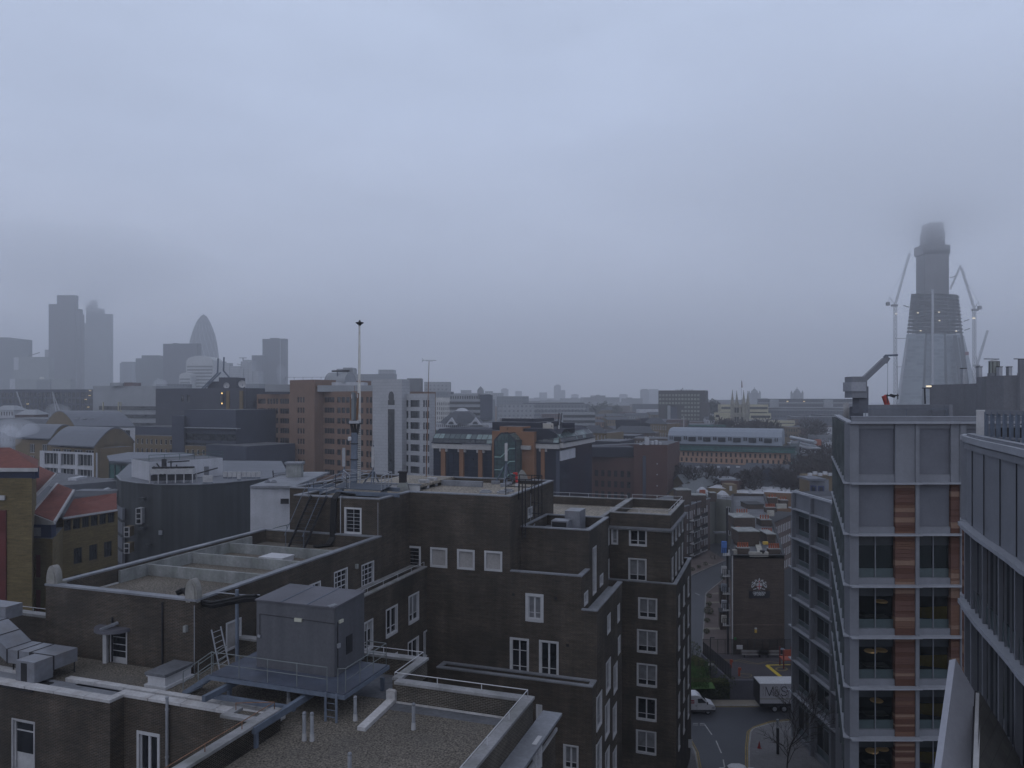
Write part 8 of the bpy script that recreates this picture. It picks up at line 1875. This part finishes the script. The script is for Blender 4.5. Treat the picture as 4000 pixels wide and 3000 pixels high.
far('tower_block','slim grey block peeping out left of the ribbed tower',[(175,2000),(191,2000)],1366,50,gD,())
o=far('arched_block','pale block with a low arched top standing alone between the towers',[(468,1500),(528,1495)],1418,40,M('pale vertical cladding',(.25,.28,.31),.6,.05,.05,0,grid=(4,400,.8,0,(.13,.15,.18))),((474,522,1413),))
o=far('office_building','broad dark office block with a lighter roof storey',[(530,1400),(637,1395)],1400,60,glz,((553,622,1388),)); far('office_building','taller plain dark office block overlapping the pointed tower',[(637,1350),(772,1340)],1343,60,M('plain dark glass',(.05,.055,.07),.5,.08,.03,0,grid=(3,3.9,.3,0,(.035,.04,.055))),((675,690,1340),))
GH=thing('pointed_tower',tuple(XY(790,1800)),'smooth bullet shaped glass tower tapering to a point in the mist','tower'); Yg_=1800; sg_=Yg_/F; c=XY(795,Yg_+30)
pf=[(0,1222),(9,1229),(17,1240),(27,1258),(37,1284),(46,1316),(52,1345),(56,1378),(58,1410),(58.5,1450),(57,1500),(53,1560),(48,1605)]
ghm=M('diagonal glazed skin',(.11,.125,.15),.35,.1,.02); prf=[(max(r*sg_,.4),zat(y,Yg_)) for r,y in pf][::-1]; prf[0]=(prf[0][0],0)
m=MB(); m.lathe((c.x,c.y,0),prf,ghm,40); m.build('skin',GH,smooth=False)
m=MB(); rr_=[(r*1.006,z) for r,z in prf]
def gpnt(th,z):
    for (r0,z0),(r1,z1) in zip(rr_,rr_[1:]):
        if z0<=z<=z1: r=r0+(r1-r0)*(z-z0)/max(z1-z0,.01); return Vector((c.x+r*math.cos(th),c.y+r*math.sin(th),z))
    return None
ztopg=prf[-2][1]
for s_ in (-1,1):
    for k in range(18):
        th=k*2*math.pi/18; pts=[]
        for i in range(22):
            z=10+i*(ztopg-10)/21; q=gpnt(th+s_*z/ztopg*1.9,z)
            if q and q.y<c.y+5: pts.append(q)
        for a,b in zip(pts,pts[1:]): m.tube(a,b,1.0 if s_>0 else .6,M('spiral dark band',(.42,.45,.48),.5) if s_<0 else M('spiral light band',(.05,.055,.07),.5),3,caps=False)
m.build('diagonal_band',GH)
# striped building with round barrel top
SB=thing('striped_office',tuple(XY(780,1000)),'pale striped office with a rounded barrel roof in front of the pointed tower','building')
stw=M('pale striped stone',(.45,.46,.47),.8,.05,.1,.03)
for x0,x1,ya,yb_,Y in ((727,832,1390,1425,1000),(700,745,1456,1478,985)):
    a,b=XY(x0,Y),XY(x1,Y-4); zb2=zat(yb_,Y); rise=zat(ya,Y)-zb2; N_=12; d=b-a
    # barrel running back, rounded shoulders left and right
    pr_=[(0,-(zb2))]+[(.5-.5*math.cos(math.pi*i/N_),rise*math.sin(math.pi*i/N_)**.55) for i in range(N_+1)]+[(1,-(zb2))]
    m=MB(); A_=[a+d*f_+Vector((0,0,zb2+z_)) for f_,z_ in pr_]; m.hexa(A_[::-1],[p+Vector((0,35,0)) for p in A_[::-1]],stw); m.build('barrel_block',SB)
    bands(SB,[(x0+ (4 if x1>800 else 3),Y-.1),(x1-3,Y-4.1)],yb_-3,2.4 if x1>800 else 1.2,4.3,10,.45,M('grey glass stripe',(.09,.10,.115),.4),out=.2)
m=MB(); q=[P(742,1386,999)]; 
# steel framed roofline of pipes and ducts
LB=thing('piped_office',tuple(XY(915,1300)),'jumble of pale stepped blocks, ducts and a roof crane right of the striped office','building')
for x0,x1,yt in ((850,862,1412),(853,895,1418),(862,935,1430),(940,985,1412),(948,968,1406),(905,950,1440),(980,1010,1450)): block('',None,[(x0,1300),(x1,1296)],yt,40,gC,[],par=LB)
m=MB(); m.beam(P(935,1398,1300),P(963,1398,1300),2,1,stl); m.beam(P(950,1410,1300),P(949,1398,1300),1.5,1.5,stl); m.beam(P(925,1422,1300),P(945,1425,1300),1,1,stl); m.beam(P(876,1418,1300),P(876,1396,1300),.8,.8,stl); m.build('roof_crane',LB)
o=far('office_tower','dark slab office tower, taller part of the stepped pair beside the steam plume',[(1025,1500),(1113,1490)],1324,50,M('plain dark glass',(.05,.055,.07)),((1055,1085,1320),)); block('',None,[(983,1480),(1026,1478)],1388,50,M('plain dark glass',(.05,.055,.07)),[],par=o); box_on(o,'pale_edge',1093,1096,1560,1324,1489,1,paleg)
for x0,x1,yt,Y,lb in ((435,470,1495,900,'grey low block filling the gap left of the pale ribbon office'),(610,720,1500,700,'low grey office behind the slate blue block'),(960,1010,1500,800,'low pale office glimpsed beyond the dark narrow building'),(1430,1580,1500,900,'grey office roofs visible over the white stone tower shoulder')):
    far('office_building',lb,[(x0,Y),(x1,Y-5)],yt,30,gA,())
o=far('cupola_building','tiny domed cupola on a long pale roofline at the centre skyline',[(1860,1250),(1900,1250)],1540,25,gA,()); m=MB(); q=P(1877,1540,1255); m.lathe(tuple(q),[(5.6,0),(5.4,6),(4,9),(2,11),(.3,13)],gD,10); m.build('cupola',o)
for i,(x0,x1,yt,Y) in enumerate(((1130,1180,1560,1500),(1980,2110,1566,1600),(2110,2200,1564,1900),(2195,2320,1556,2000),(2280,2420,1552,1700),(2320,2365,1545,1800),(2430,2510,1556,1800),(2640,2900,1562,1500),(2900,3100,1558,2400),(2560,2700,1560,2600),(2050,2170,1556,2600),(1900,2000,1558,2300))):
    lbs=['the arched office','the low hazy office','the stepped tower base','the stepped tower','the misty trees','the small river turret','the pale twin slab','the perforated block','the bridge towers','the twin slab base','the curved roof','the cupola']
    far('distant_block','faint strip of hazy city roofs on the horizon behind '+lbs[i],[(x0,Y),(x1,Y)],yt,80,gD,((x0+(x1-x0)*.3,x0+(x1-x0)*.5,yt-3),))
# smaller roofs filling the ground between, one by one
fill=[]
rf=random.Random(21); k=0
cm_=[tan,redb,fbk,midg,paleg,wh2,M('ochre brick',(.2,.12,.07))]
kinds=['tan brick','red brick','sooty brick','grey','pale grey','white','ochre brick']
marks=[(1150,'the orange offices'),(1700,'the domed hall'),(1930,'the arched office'),(2240,'the twin aerials'),(2440,'the dark plant topped block'),(2700,'the perforated block'),(2900,'the cathedral'),(3150,'the red brick houses')]
for Y,y0,xs,st_ in ((360,1722,(2320,3290),70),(460,1672,(1950,3290),80),(560,1640,(1960,3290),85),(680,1618,(1950,3290),95),(820,1602,(1950,3300),110),(1050,1586,(1700,3300),120),(1350,1574,(1550,3300),140)):
    x=xs[0]; seen={}
    while x<xs[1]:
        w_=rf.uniform(.55,1.0)*st_; yt=y0+rf.uniform(-7,9)
        if not (2600<x+w_/2<3110 and Y<420):
            ci=rf.randrange(7); near=min(marks,key=lambda q:abs(q[0]-x))[1]
            fill.append((x,w_,yt,Y,ci,near))
        x+=w_+rf.uniform(2,14)
dist={360:'nearest',460:'near',560:'middle',680:'farther',820:'far',1050:'hazy',1350:'faint'}
seen2={}
for x,w_,yt,Y,ci,near in fill:
    k+=1; gpd=rf.random()<.5 and Y<900
    lb='%s low %s building, one of those around %s'%(dist[Y],kinds[ci],near); seen2[lb]=seen2.get(lb,0)+1
    if seen2[lb]>1: lb=lb.replace('one of those','%s of those'%orde[seen2[lb]-1])
    if gpd: o=gabled('low_building',lb,x,Y,x+w_,Y-rf.uniform(-4,6),yt+5,yt-4,14,cm_[ci],slate,[(max(2,int(w_/9)),1,3.3,2,.4,.5)] if Y<700 else [],group='low rooftops of the middle distance',ridge='along',mk=WF_); o['category']='building'
    else: block('low_building',lb,[(x,Y),(x+w_,Y-rf.uniform(-4,6))],yt,18,cm_[ci],[(max(2,int(w_/9)),1,3.4,2,.45,.5)] if Y<700 else [],group='low rooftops of the middle distance',mk=WF_)
# bare trees in the middle distance
tt_=M('misty twigs',(.045,.036,.034),.95,.2,1)
TS=[tree_mesh(s_,11,.8,4,.22,dens=3,twig=8,mat=tt_) for s_ in (11,12,13)]
tms=[]
spots=[(2985,1900,250),(3010,1888,262),(3035,1905,244),(3062,1890,256),(3090,1880,268),(3120,1885,258),(3130,1862,285),(3150,1905,240),(3180,1880,262),(3205,1905,238),(3232,1888,255),(3160,1838,300),(3205,1842,292),(3245,1858,276),(3240,1830,305),(2690,1880,262),(2735,1888,258),(2765,1885,266),(3140,1800,330),(3180,1795,345),(3225,1800,335),(2940,1705,430),(2970,1712,420),(2995,1708,425),(3120,1700,430),(3265,1780,350),(3258,1910,236),(2800,1678,440),(2830,1690,430)]
mk_=['long tan block','barrel roof','terrace roofs','blue framed tower','train shed','cathedral']
def nearm(x,y):
    if y>1850 and x>3130: return 'the blue framed tower'
    if y>1850 and x>2950: return 'the steep gable end house'
    if y>1850: return 'the small gabled houses'
    if y>1760: return 'the long tan block'
    return 'the cathedral' if x<3050 else 'the train shed'
NM_={}
def treelab(x,y,Y):
    k_=nearm(x,y); same=sorted([s_ for s_ in spots if nearm(s_[0],s_[1])==k_]); return '%s leafless winter tree among those near %s'%(orde[same.index((x,y,Y))],k_)
for i,(x,y,Y) in enumerate(spots):
    q=Vector((*XY(x,Y).xy,0)); t=thing('bare_tree',tuple(q),treelab(x,y,Y),'tree','bare trees in the thickets')
    sc=(H-(y-45-HY)/F*Y)/10.5; sc=max(1.0,min(sc,2.4))
    if len(tms)<3:
        tr,cr_=TS[i]; a=tr.build('trunk',t,loc=(0,0,0)); b=cr_.build('crown',t,loc=(0,0,0)); tms.append((a.data,b.data)); os_=(a,b)
    else:
        a=bpy.data.objects.new('trunk',tms[i%3][0]); b=bpy.data.objects.new('crown',tms[i%3][1])
        for o in (a,b): S.collection.objects.link(o); o.parent=t
        os_=(a,b)
    for o in os_: o.location=(0,0,0); o.rotation_euler=(0,0,i*1.7); o.scale=(sc,sc,sc)
# ---------------------------------------------------------------- chimney steam, haze, low cloud
def vol(name,dens,col,soft=None):
    m_=bpy.data.materials.new(name); m_.use_nodes=True; t_=m_.node_tree; n=t_.nodes; n.remove(n['Principled BSDF']); v=n.new('ShaderNodeVolumePrincipled'); v.inputs['Density'].default_value=dens; v.inputs['Color'].default_value=tuple(col)+(1,); v.inputs['Anisotropy'].default_value=.93 if soft else .55
    t_.links.new(v.outputs[0],n['Material Output'].inputs['Volume'])
    if soft:   # density falls off to nothing at the rim of the cloud
        c_,r_=soft; g=n.new('ShaderNodeNewGeometry'); mp_=n.new('ShaderNodeVectorMath'); mp_.operation='SUBTRACT'; mp_.inputs[1].default_value=c_; t_.links.new(g.outputs['Position'],mp_.inputs[0])
        d_=n.new('ShaderNodeVectorMath'); d_.operation='DIVIDE'; d_.inputs[1].default_value=r_; t_.links.new(mp_.outputs[0],d_.inputs[0])
        l_=n.new('ShaderNodeVectorMath'); l_.operation='LENGTH'; t_.links.new(d_.outputs[0],l_.inputs[0])
        no_=n.new('ShaderNodeTexNoise'); no_.inputs['Scale'].default_value=2.2; no_.inputs['Detail'].default_value=3; t_.links.new(d_.outputs[0],no_.inputs['Vector'])
        a_=n.new('ShaderNodeMath'); a_.operation='MULTIPLY_ADD'; a_.inputs[1].default_value=-.5; a_.inputs[2].default_value=.25; t_.links.new(no_.outputs[0],a_.inputs[0])
        b_=n.new('ShaderNodeMath'); b_.operation='ADD'; t_.links.new(l_.outputs['Value'],b_.inputs[0]); t_.links.new(a_.outputs[0],b_.inputs[1])
        r2=n.new('ShaderNodeMapRange'); r2.interpolation_type='SMOOTHSTEP'; r2.inputs[1].default_value=.15; r2.inputs[2].default_value=.9; r2.inputs[3].default_value=dens; r2.inputs[4].default_value=0; t_.links.new(b_.outputs[0],r2.inputs[0]); t_.links.new(r2.outputs[0],v.inputs['Density'])
    return m_
def blob(c,r,seed,n=14,jit=.18,rz=1):
    bm=bmesh.new(); bmesh.ops.create_icosphere(bm,subdivisions=4,radius=1); rr=random.Random(seed); ph=[(Vector((rr.gauss(0,1),rr.gauss(0,1),rr.gauss(0,1))).normalized()*rr.uniform(2,5),rr.uniform(0,6)) for _ in range(n)]
    for v in bm.verts:
        d=1+sum(math.sin(v.co.dot(p)+f_) for p,f_ in ph)*jit/math.sqrt(n); v.co=v.co*d
    bm.transform(Matrix.Translation(c)@Matrix.Diagonal((r[0],r[1],r[2],1))); return bm
def puff(name,c,r,seed,mat,label,cat='steam',kind='stuff'):
    bm=blob(Vector(c),r,seed); me=bpy.data.meshes.new(name); bm.to_mesh(me); bm.free(); me.materials.append(mat); o=bpy.data.objects.new(name,me); S.collection.objects.link(o); tag(o,label,cat,None,kind); return o
stm=vol('steam',.10,(.95,.96,1));
for i,(x,y,Y,rx,rz_,lb) in enumerate(((16,1735,150,1.3,3.2,'white steam plume rising from the red tiled roof'),(28,1700,152,2.4,2.2,'drifting upper part of the steam plume over the red tiled roof'),(60,1675,155,3.6,1.9,'thin tail of steam blowing away from the red tiled roof'),(622,1500,600,5,5,'puff of steam behind the pale ribbon office'),(235,1610,430,6,5,'thin steam cloud above the vaulted flats'),(1097,1460,1450,9,16,'steam plume against the slab office tower'))):
    puff('steam',tuple(P(x,y,Y)),(rx,rx,rz_),i+30,stm if Y<200 else vol('steam far',.035 if Y<1000 else .012,(.95,.96,1)),lb)
hz=vol('haze',HAZE,(.95,.965,1)); m=MB(); m.prism([(-6600,-300),(6600,-300),(6600,6600),(-6600,6600)],-1,520,hz); o=m.build('haze'); tag(o,'pale grey winter haze filling the air over the whole city','haze',None,'stuff')
for (x,y,Y,rx,ry,rz_,dn,lb) in ((3700,615,860,600,430,165,CLD,'low cloud swallowing the head of the tower under construction'),(330,1030,1800,420,500,135,.006,'low cloud around the heads of the ribbed, misty and pointed towers'),(3660,852,885,100,120,52,.014,'denser wisp of cloud wrapped round the top of the concrete core'),(375,1150,1960,130,110,62,.013,'denser wisp of cloud wrapped round the misty tower top')):
    c_=P(x,y,Y); puff('low_cloud',tuple(c_),(rx,ry,rz_),77,vol('low cloud',dn,(1,1,1),(tuple(c_),(rx,ry,rz_))),lb,'cloud')
# leftovers: windows past the first hundred of a building
for nm,(root,mb) in REST.items():
    o=mb.build('far_windows',root); o['kind']='stuff'
for o in bpy.data.objects:
    if '_o' in o.keys(): del o['_o']
print('OBJECTS',len(bpy.data.objects),'FACES',sum(len(m.polygons) for m in bpy.data.meshes))
